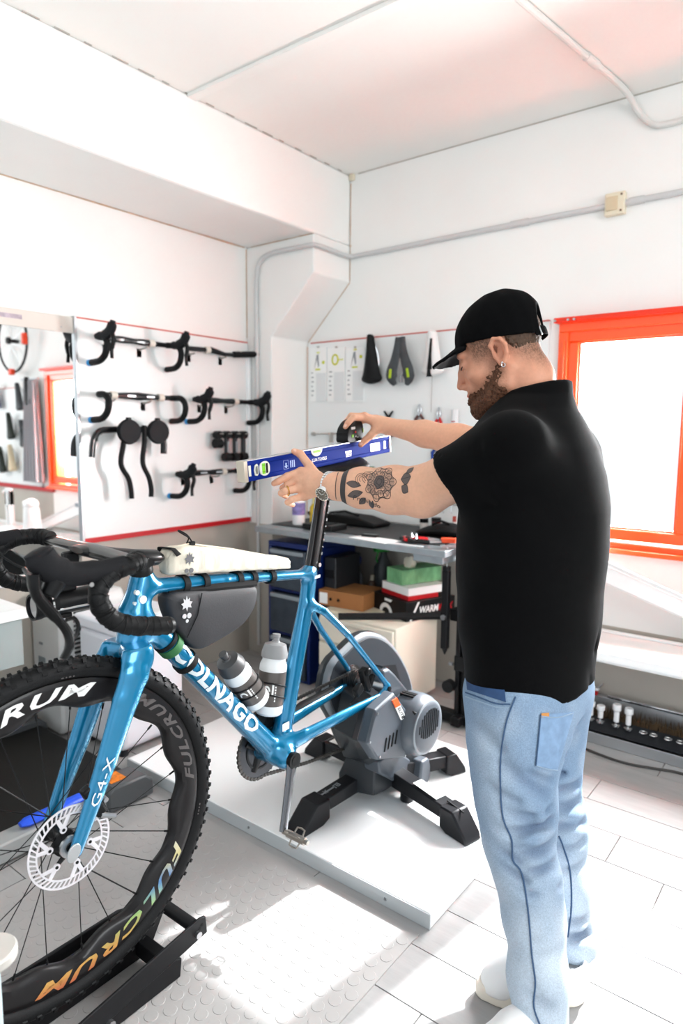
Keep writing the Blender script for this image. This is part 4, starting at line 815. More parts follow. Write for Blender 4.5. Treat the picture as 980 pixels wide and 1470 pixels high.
# down tube lettering follows the left flank of the tube
dt0, dt1 = Vector((.79, 0, .785)), Vector((.445, 0, .392)); dd = (dt1-dt0).normalized(); du = Vector((-dd.z, 0, dd.x)); du = -du if du.z < 0 else du
L_ = MB(); H_ = .040
def on_dt(x, y):
    s = .045+x*.054; c = dt0+dd*s; off = (y-.5)*H_; t = min(1, s/.52); b = .0255+.008*t; a = .0245+.0045*t
    yy = b*math.sqrt(max(0, 1-((off+.000)/a)**2)) if abs(off) < a else 0
    return Vector((c.x+du.x*off, yy+.0022, c.z+du.z*off))
text(L_, 'COLNAGO', on_dt); L_.build('down_tube_lettering', M_decal, frame, smooth=60, label='white maker lettering on the down tube', kind='stuff')
m = MB(); m.bb((.262, .0165, .818), (.292, .0172, .826)); m.build('white_sticker_or_glare', M_card, frame, smooth=0); MB().bb((.292, .0165, .818), (.297, .0173, .826)).build('red_sticker', M_red, frame, smooth=0); MB().bb((.2975, .0165, .818), (.304, .0173, .826)).build('green_sticker', mat('green_plastic', '1E8A2C', .4), frame, smooth=0)
for fx, z, r in ((.842, .872, .0085), (.853, .888, .0052), (.858, .866, .0036)): MB().cyl((fx, .018, z), (fx, .0282-.3*(fx-.842), z), r, n=16).build('head_badge_dot', M_decal, frame)
MB().cyl((0, .06, .433), (0, .080, .433), .008, n=14).build('thru_axle', M_black, bike); MB().cyl((0, -.08, .433), (0, .0, .433), .009, n=14).build('rear_axle', M_steel, bike)
MB().tube([(.39, -.05, .40), (.25, -.0605, .424), (.10, -.067, .424)], [.0145, .013, .012], n=10).build('chainstay_guard', M_blackmatte, bike)
MB().bb((.40, .0265, .435), (.425, .0275, .455)).build('white_sticker_or_glare', M_card, frame, smooth=0)
# rear calliper
m = MB(); m.box((.095, .052, .485), (.022, .022, .075), (0, .35, 0)); m.box((.125, .050, .462), (.035, .018, .03), (0, .5, 0)); m.box((.07, .052, .468), (.018, .02, .055), (0, -.5, 0)); m.cyl((.095, .04, .512), (.095, .070, .512), .012, n=10); m.build('rear_brake', M_black, bike, bevel=.004)
MB().tube(spline([(.11, .052, .47), (.135, .054, .45), (.16, .05, .43)], 4), .003, n=6).build('brake_hose', M_black, bike)

# ---- front end, turned a little to the rider's right
STEER = math.radians(-4.34)
def steer(mbv):
    return mbv
fz0 = Vector((1.0285, 0, .4347))
front = bpy.data.objects.new('front_fork', None); COL.objects.link(front); front.parent = bike; front.location = fz0; front.rotation_euler = (0, 0, STEER)
def fork_sdf(p):
    p = p+A3((fz0.x, 0, fz0.z)); q = p.copy(); q[:, 1] = np.abs(q[:, 1])
    d = s_flat(q, (.857, 0, .768), (.872, .040, .762), (.034, .022), (.036, .018), LAT)
    d = smin(d, s_flat(q, (.872, .040, .768), (.889, .053, .733), (.035, .016), (.033, .013), LAT), .006)
    d = smin(d, s_flat(q, (.889, .053, .733), (.91, .055, .69), (.032, .013), (.029, .012), LAT), .003)
    d = smin(d, s_flat(q, (.91, .055, .69), (.956, .057, .58), (.029, .012), (.0225, .011), LAT), .003)
    d = smin(d, s_flat(q, (.956, .057, .58), (1.024, .058, .428), (.0225, .011), (.0135, .0095), LAT), .003)
    return smax(d, p[:, 2]-.786, .004)
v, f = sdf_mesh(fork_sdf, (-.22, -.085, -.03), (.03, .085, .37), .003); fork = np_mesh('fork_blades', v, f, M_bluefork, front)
m = MB(); fo = lambda fx, z: (fx-fz0.x, z-fz0.z)
a0 = Vector((*fo(1.008, .475), 0)); m0 = MB()
text(m0, 'G4-X', lambda x, y: Vector((fo(.974+.0-x*.0128*1.0+y*-.005, .0)[0]+.0, .0695-.0*x, fo(0, .53+x*.030+y*-.010)[1])) if False else Vector((fo(.983-x*.0118+y*.017, 0)[0], .0708-.0*abs(y-.5), fo(0, .505+x*.026+y*.0075)[1])))
m0.build('fork_lettering', M_decal, fork, smooth=0, kind='stuff')
m = MB(); m.prism([(.004+.013*math.cos(a)-.004*math.sin(a), -.002+.017*math.sin(a)) for a in np.linspace(0, 2*PI, 18)[:-1]], .0655, .0695, axis='y'); m.build('axle_cap', mat('satin_silver', 'C9CCCE', .35, metal=.8), fork, bevel=.001)
m = MB(); m.box((-.045, .052, .075), (.022, .02, .07), (0, .45, 0)); m.box((-.062, .045, .05), (.02, .02, .035), (0, .4, 0)); m.build('front_brake', M_black, fork, bevel=.004)
m = MB(); m.cyl((-.068, .045, .07), (-.068, .06, .07), .005, n=8); m.cyl((-.055, .06, .045), (-.085, .06, .03), .005, n=8); m.build('brake_bolt', M_steel, fork)
MB().tube(spline([(-.05, .048, .10), (-.09, .05, .2), (-.13, .05, .3)], 4), .0028, n=6).build('brake_hose', M_black, fork)
# the wheel
wheel = bpy.data.objects.new('front_wheel', None); COL.objects.link(wheel); wheel.parent = bike; wheel.location = fz0; wheel.rotation_euler = (0, 0, STEER)
NS = 144; rings = []
for i in range(NS+1):
    a = 2*PI*i/NS; rin = .2585+.0075*math.cos(12*a+.6)
    sec = [(.312, .0135), (.307, .0155), (.300, .0160), (.285, .0160), (.272, .0145), (rin+.006, .011), (rin+.001, .006), (rin, 0)]
    sec = sec+[(r, -y) for r, y in sec[-2::-1]]+[(.308, -.010), (.304, 0), (.308, .010)]
    rings.append([(r*math.cos(a), y, r*math.sin(a)) for r, y in sec])
MB().loft(rings, caps=False).build('rim', M_rim, wheel, smooth=50)
rings = []
for i in range(NS+1):
    a = 2*PI*i/NS; R = []
    for j in range(16):
        b = 2*PI*j/16; R.append(((.3295+.0195*math.cos(b))*math.cos(a), .0205*math.sin(b), (.3295+.0195*math.cos(b))*math.sin(a)))
    rings.append(R)
tire = MB().loft(rings, caps=False).build('tire', M_tire, wheel, smooth=180)
kn = MB()
for i in range(76):
    for s, r, yy, da, sz in ((1, .3455, .0125, 0, (.007, .0075, .0085)), (-1, .3455, .0125, .5, (.007, .0075, .0085)), (1, .3485, .004, .5, (.0055, .0055, .007)), (1, .3365, .0185, .25, (.009, .004, .006)), (-1, .3365, .0185, .75, (.009, .004, .006)), (-1, .3485, .004, 0, (.0055, .0055, .007))):
        a = 2*PI*(i+da)/76; kn.box((0, 0, 0), (sz[2], sz[1], sz[0]), M=Matrix.Rotation(-a, 4, 'Y') @ Matrix.Translation((r, s*yy, 0)) @ Matrix.Rotation(-s*min(1, yy*50)*.8, 4, 'Z') )
kn.build('tread_knobs', M_tire, tire, smooth=0, fix=False, kind='stuff')
def on_rim(mb, key, a0, span, r0, r1, sgn=-1, side=1, lift=.0009):
    w = TXT[key][2]
    def fn(x, y):
        a = math.radians(a0)+sgn*math.radians(span)*x/w; r = r0+(r1-r0)*y
        yy = .0160 if r > .285 else .0145+.0015*(r-.272)/.013 if r > .272 else .011+.0035*(r-.262)/.010
        return (r*math.cos(a), side*(yy+lift), r*math.sin(a))
    vs, fs, _ = TXT[key]; mb.add([fn(x, y) for x, y in vs], fs)
for a0, sp, m_, nm, sg, ra_, rb_ in ((28, 77, M_rimprint, 'white_rim_lettering', 1, .277, .304), (206, 77, M_iri, 'iridescent_rim_lettering', 1, .277, .304), (179, 55, M_rimgrey, 'grey_rim_lettering', -1, .301, .279)):
    mb = MB(); on_rim(mb, 'FULCRUM', a0, sp, ra_, rb_, sgn=sg); mb.build(nm, m_, wheel, smooth=0, kind='stuff')
mb = MB()
for a0 in (118, 96, -165, -30):
    for k in range(4): a = math.radians(a0-1.3*k); mb.box((0, 0, 0), (.0045, .0012, .0045 if k % 2 else .0028), M=Matrix.Rotation(-a, 4, 'Y') @ Matrix.Translation((.321, .0178, 0)))
mb.build('tire_print', M_rimgrey, tire, smooth=0, kind='stuff')
MB().cyl((0, -.052, 0), (0, .052, 0), .010, n=16).build('hub_axle', M_black, wheel)
MB().lathe([(0, -.04), (.022, -.04), (.022, -.034), (.014, -.028), (.012, 0), (.017, .018), (.026, .024), (.026, .030), (.020, .036), (.018, .046), (0, .046)], 24, M=Matrix.Rotation(-PI/2, 4, 'X')).build('hub', M_black, wheel)
sp_me = {}
for k in range(24):
    s = 1 if k % 2 else -1; a = 2*PI*(k+.5)/24; h = a+(1 if (k//2) % 2 else -1)*1.25
    r0 = .022; rr_ = .260; p0 = (r0*math.cos(h), s*(.027 if s > 0 else .037), r0*math.sin(h)); p1 = (rr_*math.cos(a), s*.002, rr_*math.sin(a))
    sp = MB().tube([p0, p1], [(.0016, .0009)]*2, n=6).build('spoke', M_black, wheel)
    d_ = (Vector(p1)-Vector(p0)).normalized(); MB().cyl(Vector(p1)-d_*.012, p1, .0022, n=6).build('nipple', M_black, sp)
# brake disc with slots and six arms
M_disc = mat('bright_disc_steel', 'E9E6EA', .3, metal=.35)
dz = .0445
rot = MB()
for r0, r1 in ((.0765, .080), (.062, .065)):
    for y in (0,):
        n = 72; vs = []
        for i in range(n):
            a = 2*PI*i/n
            vs += [(r0*math.cos(a), dz-.0009, r0*math.sin(a)), (r1*math.cos(a), dz-.0009, r1*math.sin(a)), (r1*math.cos(a), dz+.0009, r1*math.sin(a)), (r0*math.cos(a), dz+.0009, r0*math.sin(a))]
        rot.add(vs, [(4*i+j, 4*i+(j+1) % 4, 4*((i+1) % n)+(j+1) % 4, 4*((i+1) % n)+j) for i in range(n) for j in range(4)])
for i in range(48):
    a = 2*PI*i/48; b = a+.10
    P = [(r*math.cos(t), r*math.sin(t)) for r, t in ((.0645, a-.022), (.0770, b-.022), (.0770, b+.022), (.0645, a+.022))]
    rot.prism(P, dz-.0009, dz+.0009, axis='y')
disc = rot.build('brake_disc', M_disc, wheel, smooth=30, kind='stuff')
for k in range(6):
    a = 2*PI*k/6+.35; ar = MB()
    for s in (-1, 1):
        P0 = Vector((.0635*math.cos(a+s*.17), dz, .0635*math.sin(a+s*.17))); P1 = Vector((.041*math.cos(a-.12), dz, .041*math.sin(a-.12)))
        ar.tube([P0, P1], [(.0014, .0042), (.0014, .0046)], n=6, up=(0, 1, 0))
    ar.cyl((.040*math.cos(a-.12), dz-.0014, .040*math.sin(a-.12)), (.040*math.cos(a-.12), dz+.0016, .040*math.sin(a-.12)), .0068, n=14)
    ar.build('disc_arm', M_disc, wheel); MB().cyl((.040*math.cos(a-.12), dz, .040*math.sin(a-.12)), (.040*math.cos(a-.12), dz+.0024, .040*math.sin(a-.12)), .0032, n=10).build('rivet', M_black, wheel)
    MB().tube([(.020*math.cos(a-.3), dz-.003, .020*math.sin(a-.3)), (.041*math.cos(a-.12), dz-.002, .041*math.sin(a-.12))], [(.003, .006), (.003, .0035)], n=6, up=(0, 1, 0)).build('spider_arm', M_black, wheel)
MB().lathe([(.013, 0), (.021, 0), (.021, .006), (.013, .006)], 28, M=Matrix.Translation((0, dz-.002, 0)) @ Matrix.Rotation(-PI/2, 4, 'X')).build('lock_ring', mat('satin_silver', 'C9CCCE', .35, metal=.8), wheel)

# ---- cockpit: flat carbon bar with tape, hoods and levers
ck = bpy.data.objects.new('handlebar', None); COL.objects.link(ck); ck.parent = bike; ck.location = (.83, 0, .93); ck.rotation_euler = (0, 0, STEER)
c_ = lambda f, v, z: (f-.83, v, z-.93)
MB().loft([[c_(f+a*math.cos(t)*.0, w*math.cos(t), z+h*math.sin(t)) for t in np.linspace(0, 2*PI, 17)[:-1]] for f, w, h, z, a in ((.775, .010, .008, .948, 0), (.79, .020, .017, .950, 0), (.84, .0225, .021, .953, 0), (.88, .021, .019, .963, 0), (.92, .026, .015, .977, 0), (.955, .034, .011, .986, 0), (.965, .03, .006, .988, 0))]).build('stem', M_carbon, ck)
MB().lathe([(0, -.014), (.022, -.014), (.025, 0), (.022, .012), (0, .012)], 20, M=Matrix.Translation(c_(.826, 0, .928))).build('headset_spacer', M_black, ck)
P = [c_(.935+.0*abs(v), v, .985-.0*abs(v)) for v in np.linspace(-.20, .20, 21)]
MB().tube(P, [(.0085+.004*max(0, 1-abs(v)*9), .021-.004*max(0, abs(v)-.13)/.07) for v in np.linspace(-.20, .20, 21)], n=14, up=(0, 0, 1)).build('bar_top', M_carbon, ck)
M_tape = mat('black_bar_tape_bike', '111112', .5, bump=.35, bscale=60, stretch=(1, 1, 1))
for s in (1, -1):
    D = spline([c_(.938, s*.165, .987), c_(.948, s*.195, .990), c_(.972, s*.212, .990), c_(1.005, s*.214, .984), c_(1.032, s*.216, .962), c_(1.033, s*.219, .932), c_(1.012, s*.222, .903), c_(.972, s*.225, .886), c_(.912, s*.227, .874)], 6)
    rr = [.0165+.0009*math.sin(i*2.1) for i in range(len(D))]
    dr = MB().tube(D, rr, n=14).build('drop', M_tape, ck)
    wr = MB()
    for i in range(2, len(D)-1, 1):
        d_ = (Vector(D[i])-Vector(D[i-1])).normalized(); a_ = d_.orthogonal().normalized(); b_ = d_.cross(a_)
        wr.tube([Vector(D[i])+(a_*math.cos(t)+b_*math.sin(t))*(rr[i]-.0002)+d_*.005*math.sin(t+i) for t in np.linspace(0, 2*PI, 15)[:-1]], .0009, n=4, closed=True)
    wr.build('tape_wraps', M_tape, dr, kind='stuff')
    MB().cyl(D[-1], Vector(D[-1])+Vector((-.008, 0, -.001)), .0165, .014, n=14).build('end_plug', M_black, dr)
    hood = spline([c_(.985, s*.214, .990), c_(1.03, s*.213, .988), c_(1.075, s*.212, .990), c_(1.105, s*.211, 1.002), c_(1.122, s*.210, 1.022), c_(1.128, s*.209, 1.035)], 5)
    MB().tube(hood, [(.0185, .016)]*6+[(.020, .017)]*6+[(.0235, .018)]*6+[(.024, .0175)]*4+[(.021, .015)]*3+[(.012, .009)], n=16, up=(0, 0, 1)).build('brake_hood', M_rubber, ck)
    b = MB().tube([c_(1.10, s*.211, .985), c_(1.115, s*.211, .962)], [.017, .013], n=12); b.build('lever_body', M_black, ck, bevel=.002)
    lv = spline([c_(1.135, s*.211, 1.000), c_(1.132, s*.212, .968), c_(1.112, s*.216, .935), c_(1.093, s*.222, .905), c_(1.091, s*.228, .882), c_(1.104, s*.232, .862)], 5)
    MB().tube(lv, [(.009, .015)]*4+[(.008, .014)]*8+[(.0065, .011)]*10+[(.006, .009)]*4, n=12, up=(1, 0, .2)).build('brake_lever', M_black, ck)
    MB().tube(spline([c_(1.087, s*.212, .918), c_(1.072, s*.208, .916), c_(1.066, s*.207, .900), c_(1.074, s*.208, .882), c_(1.088, s*.214, .884)], 4), .0035, n=8).build('shift_paddle', M_black, ck)
    MB().cyl(c_(1.052, s*.2285, .972), c_(1.052, s*.2305, .972), .004, n=10).build('hood_bolt', M_chrome, ck)
li = bpy.data.objects.new('front_light', None); COL.objects.link(li); li.parent = ck; li.location = c_(.975, -.035, .882); li.rotation_euler = (0, 0, 0); li['label'] = 'cylindrical black front light with silver stripe'
MB().lathe([(0, -.058), (.020, -.058), (.0235, -.052), (.0235, .045), (.0255, .05), (.0255, .064), (.022, .064), (.021, .058), (0, .056)], 24, M=Matrix.Rotation(PI/2, 4, 'Y')).build('housing', M_black, li)
MB().lathe([(0, .0585), (.0205, .0585), (.0205, .0605), (0, .0605)], 20, M=Matrix.Rotation(PI/2, 4, 'Y')).build('lens', mat('light_lens', '23222A', .05, coat=1), li)
MB().lathe([(.0238, .02), (.0262, .02), (.0262, .034), (.0238, .034)], 24, M=Matrix.Rotation(PI/2, 4, 'Y')).build('strap_ring', M_blackmatte, li); MB().lathe([(.0262, .030), (.0272, .030), (.0272, .0335), (.0262, .0335)], 24, M=Matrix.Rotation(PI/2, 4, 'Y')).build('silver_ring', M_chrome, li)
MB().bb((-.05, .0215, -.011), (.045, .0245, -.006)).build('silver_stripe', M_chrome, li, bevel=.001)
m = MB(); m.bb((-.02, -.015, .022), (.02, .015, .05)); m.bb((-.03, -.01, .045), (.0, .01, .098)); m.build('mount', M_black, li, bevel=.004); MB().bb((-.012, -.008, -.032), (.012, .008, -.022)).build('switch', M_black, li, bevel=.003)
MB().tube(spline([c_(1.06, .2, .99), c_(1.01, .12, .955), c_(.97, .03, .945), c_(.92, -.02, .93)], 6), .0028, n=6).build('cable', M_black, ck); MB().tube(spline([c_(1.06, -.2, .99), c_(1.02, -.12, .945), c_(.98, -.03, .94), c_(.91, .0, .93)], 6), .0028, n=6).build('cable', M_black, ck)
MB().tube(spline([c_(1.03, .06, .955), c_(1.05, .0, .95), c_(1.03, -.08, .948)], 6), .005, n=8).build('cable_bundle', M_black, ck)

# ---- seat post and saddle
sp_ = MB(); sp_.tube([(.286, 0, .83), (.272, 0, .885), (.237, 0, 1.04), (.226, 0, 1.085)], [(.0225, .0135)]*4, n=16, up=(1, 0, 0)); post = sp_.build('seat_post', M_carbon, bike)
MB().tube([(.2585, 0, .835), (.247, 0, .885), (.214, 0, 1.03)], [(.004, .010)]*3, n=8, up=(1, 0, 0)).build('rear_strip', M_black, post)
m = MB()
for k in range(9): m.box((.2465-.0042*k, .0085, .882+.0185*k), (.005, .002, random.uniform(.003, .010)), (0, -.22, 0))
m.build('white_print', M_pgrey, post, smooth=0, kind='stuff'); MB().cyl((.262, .012, .853), (.262, .0165, .853), .006, n=12).build('clamp_bolt', M_chrome, post)
MB().bb((.190, -.017, 1.078), (.262, .017, 1.095)).build('saddle_clamp', M_black, bike, bevel=.004)
sd = bpy.data.objects.new('saddle', None); COL.objects.link(sd); sd.parent = bike; sd.location = (.07, 0, 1.105); sd.rotation_euler = (0, 0, 0)
sr = []
for i in range(29):
    t = i/28; L = .275; w = .071*(math.sqrt(max(.01, 1-((.16-t)/.16)**2)) if t < .16 else 1-.74*sm(.16, .75, np.float64(t))); w *= 1 if t < .95 else math.sqrt(max(.02, 1-((t-.95)/.05)**2))
    zt = .030*(1-t)**2*.8+.004; th = .026*(1-.45*t); R = []
    for j in range(20):
        a = 2*PI*j/20; cx, sy = math.cos(a), math.sin(a); R.append((t*L, w*cx*(1 if sy > 0 else .93), zt+(th*.55*sy if sy > 0 else th*1.05*sy)-.010*abs(cx)**2.5*(1-t*.6)))
    sr.append(R)
MB().loft(sr).build('cover', M_saddle, sd, smooth=180)
m = MB()
for s in (-1, 1): m.tube(spline([(.02, s*.026, .0), (.06, s*.024, -.022), (.17, s*.02, -.022), (.25, s*.008, .0)], 5), .0035, n=8)
m.build('rails', M_black, sd, kind='stuff')


# ---- cranks, chain rings, chain, pedal
dr_ = bpy.data.objects.new('crankset', None); COL.objects.link(dr_); dr_.parent = bike; dr_.location = (.43, 0, .372)
MB().cyl((0, -.06, 0), (0, .066, 0), .0145, n=18).build('spindle', M_black, dr_); MB().lathe([(0, .040), (.026, .040), (.028, .046), (.024, .052), (0, .052)], 24, M=Matrix.Rotation(-PI/2, 4, 'X')).build('bearing_cup', M_black, dr_)
cdv = Vector((.052, 0, -.165))
cr_ = MB().tube([(0, .066, 0), cdv*.25+Vector((0, .07, 0)), cdv*.7+Vector((0, .077, 0)), cdv+Vector((0, .082, 0))], [(.019, .0085), (.0155, .0085), (.013, .008), (.0135, .008)], n=14, up=(1, 0, 0)).build('crank_arm', mat('dark_crank', '6A6B6E', .2, metal=.85), dr_, label='left crank arm')
MB().cyl((0, .058, 0), (0, .076, 0), .021, n=20).build('crank_bolt', M_black, dr_); MB().cyl((0, .076, 0), (0, .077, 0), .013, n=16).build('bolt_recess', M_blackmatte, dr_)
MB().tube([(0, -.055, 0), -cdv+Vector((0, -.07, 0))], [(.017, .008), (.013, .007)], n=10, up=(1, 0, 0)).build('crank_arm', M_black, dr_)
n = 84; R0 = []
for i in range(n): a = 2*PI*i/n; r = .0865 if i % 2 else .0815; R0.append((r*math.cos(a), r*math.sin(a)))
MB().prism(R0, -.047, -.0445, axis='y').build('chainring', mat('dark_grey_chainring', '3A3B3F', .35, metal=.5), dr_, smooth=0)
for k in range(4):
    a = 2*PI*k/4+.5; MB().tube([(.02*math.cos(a), -.043, .02*math.sin(a)), (.066*math.cos(a), -.0425, .066*math.sin(a))], [(.004, .015), (.0035, .009)], n=8, up=(0, 1, 0)).build('spider_arm', M_black, dr_)
MB().tube([(.055*math.cos(t), -.0435, .055*math.sin(t)) for t in np.linspace(0, 2*PI, 33)[:-1]], [(.0016, .004)]*32, n=6, closed=True, up=(0, 1, 0)).build('inner_ring', M_black, dr_)
pd = bpy.data.objects.new('pedal', None); COL.objects.link(pd); pd.parent = dr_; pd.location = cdv+Vector((0, .082, 0)); M_ped = mat('pedal_steel', '9A938B', .28, metal=.9)
MB().cyl((0, 0, 0), (0, .022, 0), .007, n=12).build('pedal_axle', M_ped, pd); MB().cyl((0, .015, 0), (0, .072, 0), .0095, n=14).build('pedal_body', M_ped, pd); MB().cyl((0, .070, 0), (0, .082, 0), .006, n=10).build('end_cap', M_ped, pd)
for k in range(2):
    for s in (-1, 1):
        a = PI/4+k*PI/2; u_ = Vector((math.cos(a), 0, math.sin(a)))*s; MB().tube([(u_.x*.006, .032, u_.z*.006), (u_.x*.022, .034, u_.z*.022), (u_.x*.024, .046, u_.z*.024), (u_.x*.022, .058, u_.z*.022), (u_.x*.006, .060, u_.z*.006)], .0024, n=6).build('cage_wing', M_ped, pd)
ch = MB(); ca = []
for i in range(40): a = math.radians(80)-math.radians(178)*i/39; ca.append((.43+.0845*math.cos(a), .372+.0845*math.sin(a)))
loop = [(.02, .466), (.25, .462), *[(c[0], c[1]) for c in ca[::1]], (.244, .252), (.02, .219), (-.03, .212)]
pts = []
for i in range(len(loop)-1):
    a, b = np.array(loop[i]), np.array(loop[i+1]); L = np.linalg.norm(b-a); k = max(1, int(L/.0063))
    for j in range(k): pts.append(a+(b-a)*j/k)
for i in range(0, len(pts)-1, 1):
    p, q = pts[i], pts[i+1]; an = math.atan2(q[1]-p[1], q[0]-p[0]); ch.box((p[0], -.046, p[1]), (.0075, .0065 if i % 2 else .0045, .0085 if i % 2 else .006), (0, -an, 0))
ch.build('chain', mat('chain_steel', '4A4744', .35, metal=.8), bike, smooth=0, fix=False, kind='stuff')
m = MB(); m.bb((.405, -.05, .43), (.445, -.02, .50)); m.bb((.44, -.04, .45), (.475, -.015, .485)); m.build('front_derailleur', M_black, bike, bevel=.005)
for k in range(7): pass

# ---- bottles in cages
M_bot = mat('clear_bottle_plastic', 'E6E9EA', .3); M_smoke = mat('smoky_band', '57524F', .3, var=.1, vscale=30); M_capg = mat('grey_bottle_cap', '8F9091', .45); M_capd = mat('dark_grey_bottle_cap', '4A4A4B', .45)
for k, (loc, ang, mc, lb) in enumerate((((.502, 0, .535), math.radians(-40.5+180-180), M_capd, 'clear bottle with dark grey cap on the down tube'), ((.442, 0, .485), math.radians(-14), M_capg, 'clear bottle with pale grey cap on the seat tube'))):
    # tilt about y so that local z follows the tube
    B_ = thing('water_bottle', 'clear water bottle with dark cap in the cage on the down tube' if k == 0 else 'clear water bottle with pale grey cap in the cage on the seat tube', 'bottle', (0, 0, 0), 0, 'bottles in the bike frame')
    dirv = Vector((.60, 0, .80)) if k == 0 else Vector((-.155, 0, .985)); dirv.normalize()
    base = Vector((.490, 0, .535)) if k == 0 else Vector((.450, 0, .487))
    B_.location = (-1.169+base.y, 1.65-base.x, base.z); fwd = Vector((0, -dirv.x, dirv.z)); B_.rotation_euler = Vector((0, -dirv.x, dirv.z)).to_track_quat('Z', 'X').to_euler()
    S = .92 if k == 0 else 1.0
    MB().lathe([(0, 0), (.031, 0), (.0355, .006), (.0355, .115*S), (.0355, .128*S), (.030, .140*S), (.0315, .150*S), (0, .150*S)], 28).build('body', M_bot, B_)
    MB().lathe([(.0358, .026), (.0361, .028), (.0361, .112*S), (.0358, .114*S)], 28).build('smoky_band', M_smoke, B_)
    MB().lathe([(0, .148*S), (.034, .148*S), (.0345, .158*S), (.028, .182*S), (.012, .187*S), (.010, .190*S), (0, .190*S)], 28).build('cap', mc, B_)
    MB().lathe([(0, .188*S), (.0085, .188*S), (.0085, .198*S), (.0105, .200*S), (.0105, .208*S), (0, .208*S)], 16).build('nozzle', mc, B_)
    m = MB()
    for j, (u0, v0) in enumerate(((-.2, .062), (.25, .066))): pass
    inv = B_.rotation_euler.to_matrix().inverted(); toc = (inv @ (Vector((.45, -.85, .15)))); a0 = math.atan2(toc.y, toc.x)
    R_ = .0364
    def cyl(x, y): return (R_*math.cos(a0+x/R_), R_*math.sin(a0+x/R_), y)
    nn = 10; arc = [(.010*math.cos(t)*r-.002, .066+.014*math.sin(t)*r) for r, rng in ((1, np.linspace(PI*1.05, 0, nn)), (.6, np.linspace(0, PI*1.05, nn))) for t in rng]
    m.add([cyl(*q) for q in arc], [tuple(range(len(arc)))]); m.add([cyl(x, y) for x, y in ((.012, .058), (.017, .058), (.017, .088), (.012, .088))], [(0, 1, 2, 3)])
    for j in range(6): m.add([cyl(x, y) for x, y in ((.020, .040+.007*j), (.0235, .040+.007*j), (.0235, .0445+.007*j), (.020, .0445+.007*j))], [(0, 1, 2, 3)])
    m.build('white_print', M_card, B_, smooth=0, kind='stuff')
    cg = MB()
    for hgt in (.045, .075): cg.tube([(R_*1.03*math.cos(t), R_*1.03*math.sin(t), hgt+.012*math.cos(t-a0)) for t in np.linspace(a0-2.2, a0+2.2, 22)], .0022, n=6)
    cgo = cg.build('bottle_cage', M_black, bike, kind='stuff') ; cgo.parent = None; cgo.parent = bike
    cgo.matrix_parent_inverse = Matrix(); bm_ = Matrix.LocRotScale(bike.location, bike.rotation_euler, None); cgo.matrix_basis = bm_.inverted() @ Matrix.LocRotScale(B_.location, B_.rotation_euler, None)

# ---- bags strapped to the frame
M_canvas = mat('white_canvas', 'DDD5C4', .8, var=.06, vscale=25, bump=.3, bscale=40, stretch=(4, 1, 1)); M_bagb = mat('black_ripstop', '2B2B2E', .6, var=.12, vscale=12, bump=.15, bscale=300); M_strap = mat('black_webbing', '161617', .8)
LEAF = [(0, -.5), (.10, -.22), (.42, -.30), (.34, -.10), (.52, .08), (.26, .14), (.30, .40), (.10, .26), (0, .55), (-.10, .26), (-.30, .40), (-.26, .14), (-.52, .08), (-.34, -.10), (-.42, -.30), (-.10, -.22)]
tbg = thing('top_tube_bag', 'white canvas bag with a grey leaf emblem strapped on the top tube', 'bag', (-1.169, 1.65, 0), -PI/2, 'bags on the blue bicycle')
prof = [(.768, .910, .946, .016), (.760, .908, .962, .024), (.735, .906, .9665, .029), (.70, .901, .964, .030), (.64, .894, .951, .029), (.58, .8865, .938, .028), (.52, .879, .924, .027), (.46, .871, .909, .0255), (.42, .866, .900, .024), (.393, .8625, .892, .022), (.382, .861, .884, .015)]
fs_ = np.array([p[0] for p in prof][::-1]); 
def bag_ring(f):
    z0, z1, w = [float(np.interp(f, fs_, np.array([p[k] for p in prof])[::-1])) for k in (1, 2, 3)]; R = []
    for j in range(28):
        a = 2*PI*j/28; cx, sy = math.cos(a), math.sin(a); e = .45; px = math.copysign(abs(cx)**e, cx); pz = math.copysign(abs(sy)**e, sy)
        wr = 1+.05*(math.sin(f*150+1.5*math.sin(j))+.6*math.sin(f*310+2*j))*(.4+.6*abs(cx))*(1 if f < .7 else .15)
        R.append((f+.002*math.sin(j*2.3+f*50), w*px*wr, (z0+z1)/2+(z1-z0)/2*pz*(1+.02*math.sin(f*90+j))))
    return R
MB().loft([bag_ring(f) for f in np.linspace(.768, .382, 130)]).build('bag_body', M_canvas, tbg, smooth=180)
m = MB(); m.add([(.724+x*.026, .0322, .940+y*.031) for x, y in LEAF], [tuple(range(len(LEAF)))])
for x, z, r in ((.732, .915, .0048), (.719, .914, .0055), (.725, .9065, .0035)): m.cyl((x, .0305, z), (x, .0318, z), r, n=12)
m.build('leaf_emblem', mat('grey_emblem', '5C5C60', .6), tbg, smooth=0, kind='stuff')
MB().tube(spline([(.706, 0, .968), (.700, 0, .980), (.716, .003, .990), (.727, .0, .998), (.722, -.003, .9985), (.705, 0, .988), (.694, 0, .975), (.690, 0, .966)], 5), .0017, n=6).build('pull_cord', M_strap, tbg); MB().bb((.684, -.005, .962), (.70, .005, .971)).build('zip_pull', M_strap, tbg, bevel=.002)
MB().tube([(.752, 0, .963), (.70, 0, .967), (.58, 0, .9395), (.46, 0, .907)], .0022, n=6).build('zip', mat('cream_zip', 'D9CFBC', .7), tbg)
m = MB(); m.tube([(.752, -.03, .93), (.758, -.02, .964), (.758, .02, .966), (.752, .0315, .952)], [(.010, .0022)]*4, n=8, up=(1, 0, .3)); m.build('front_strap', M_strap, tbg)
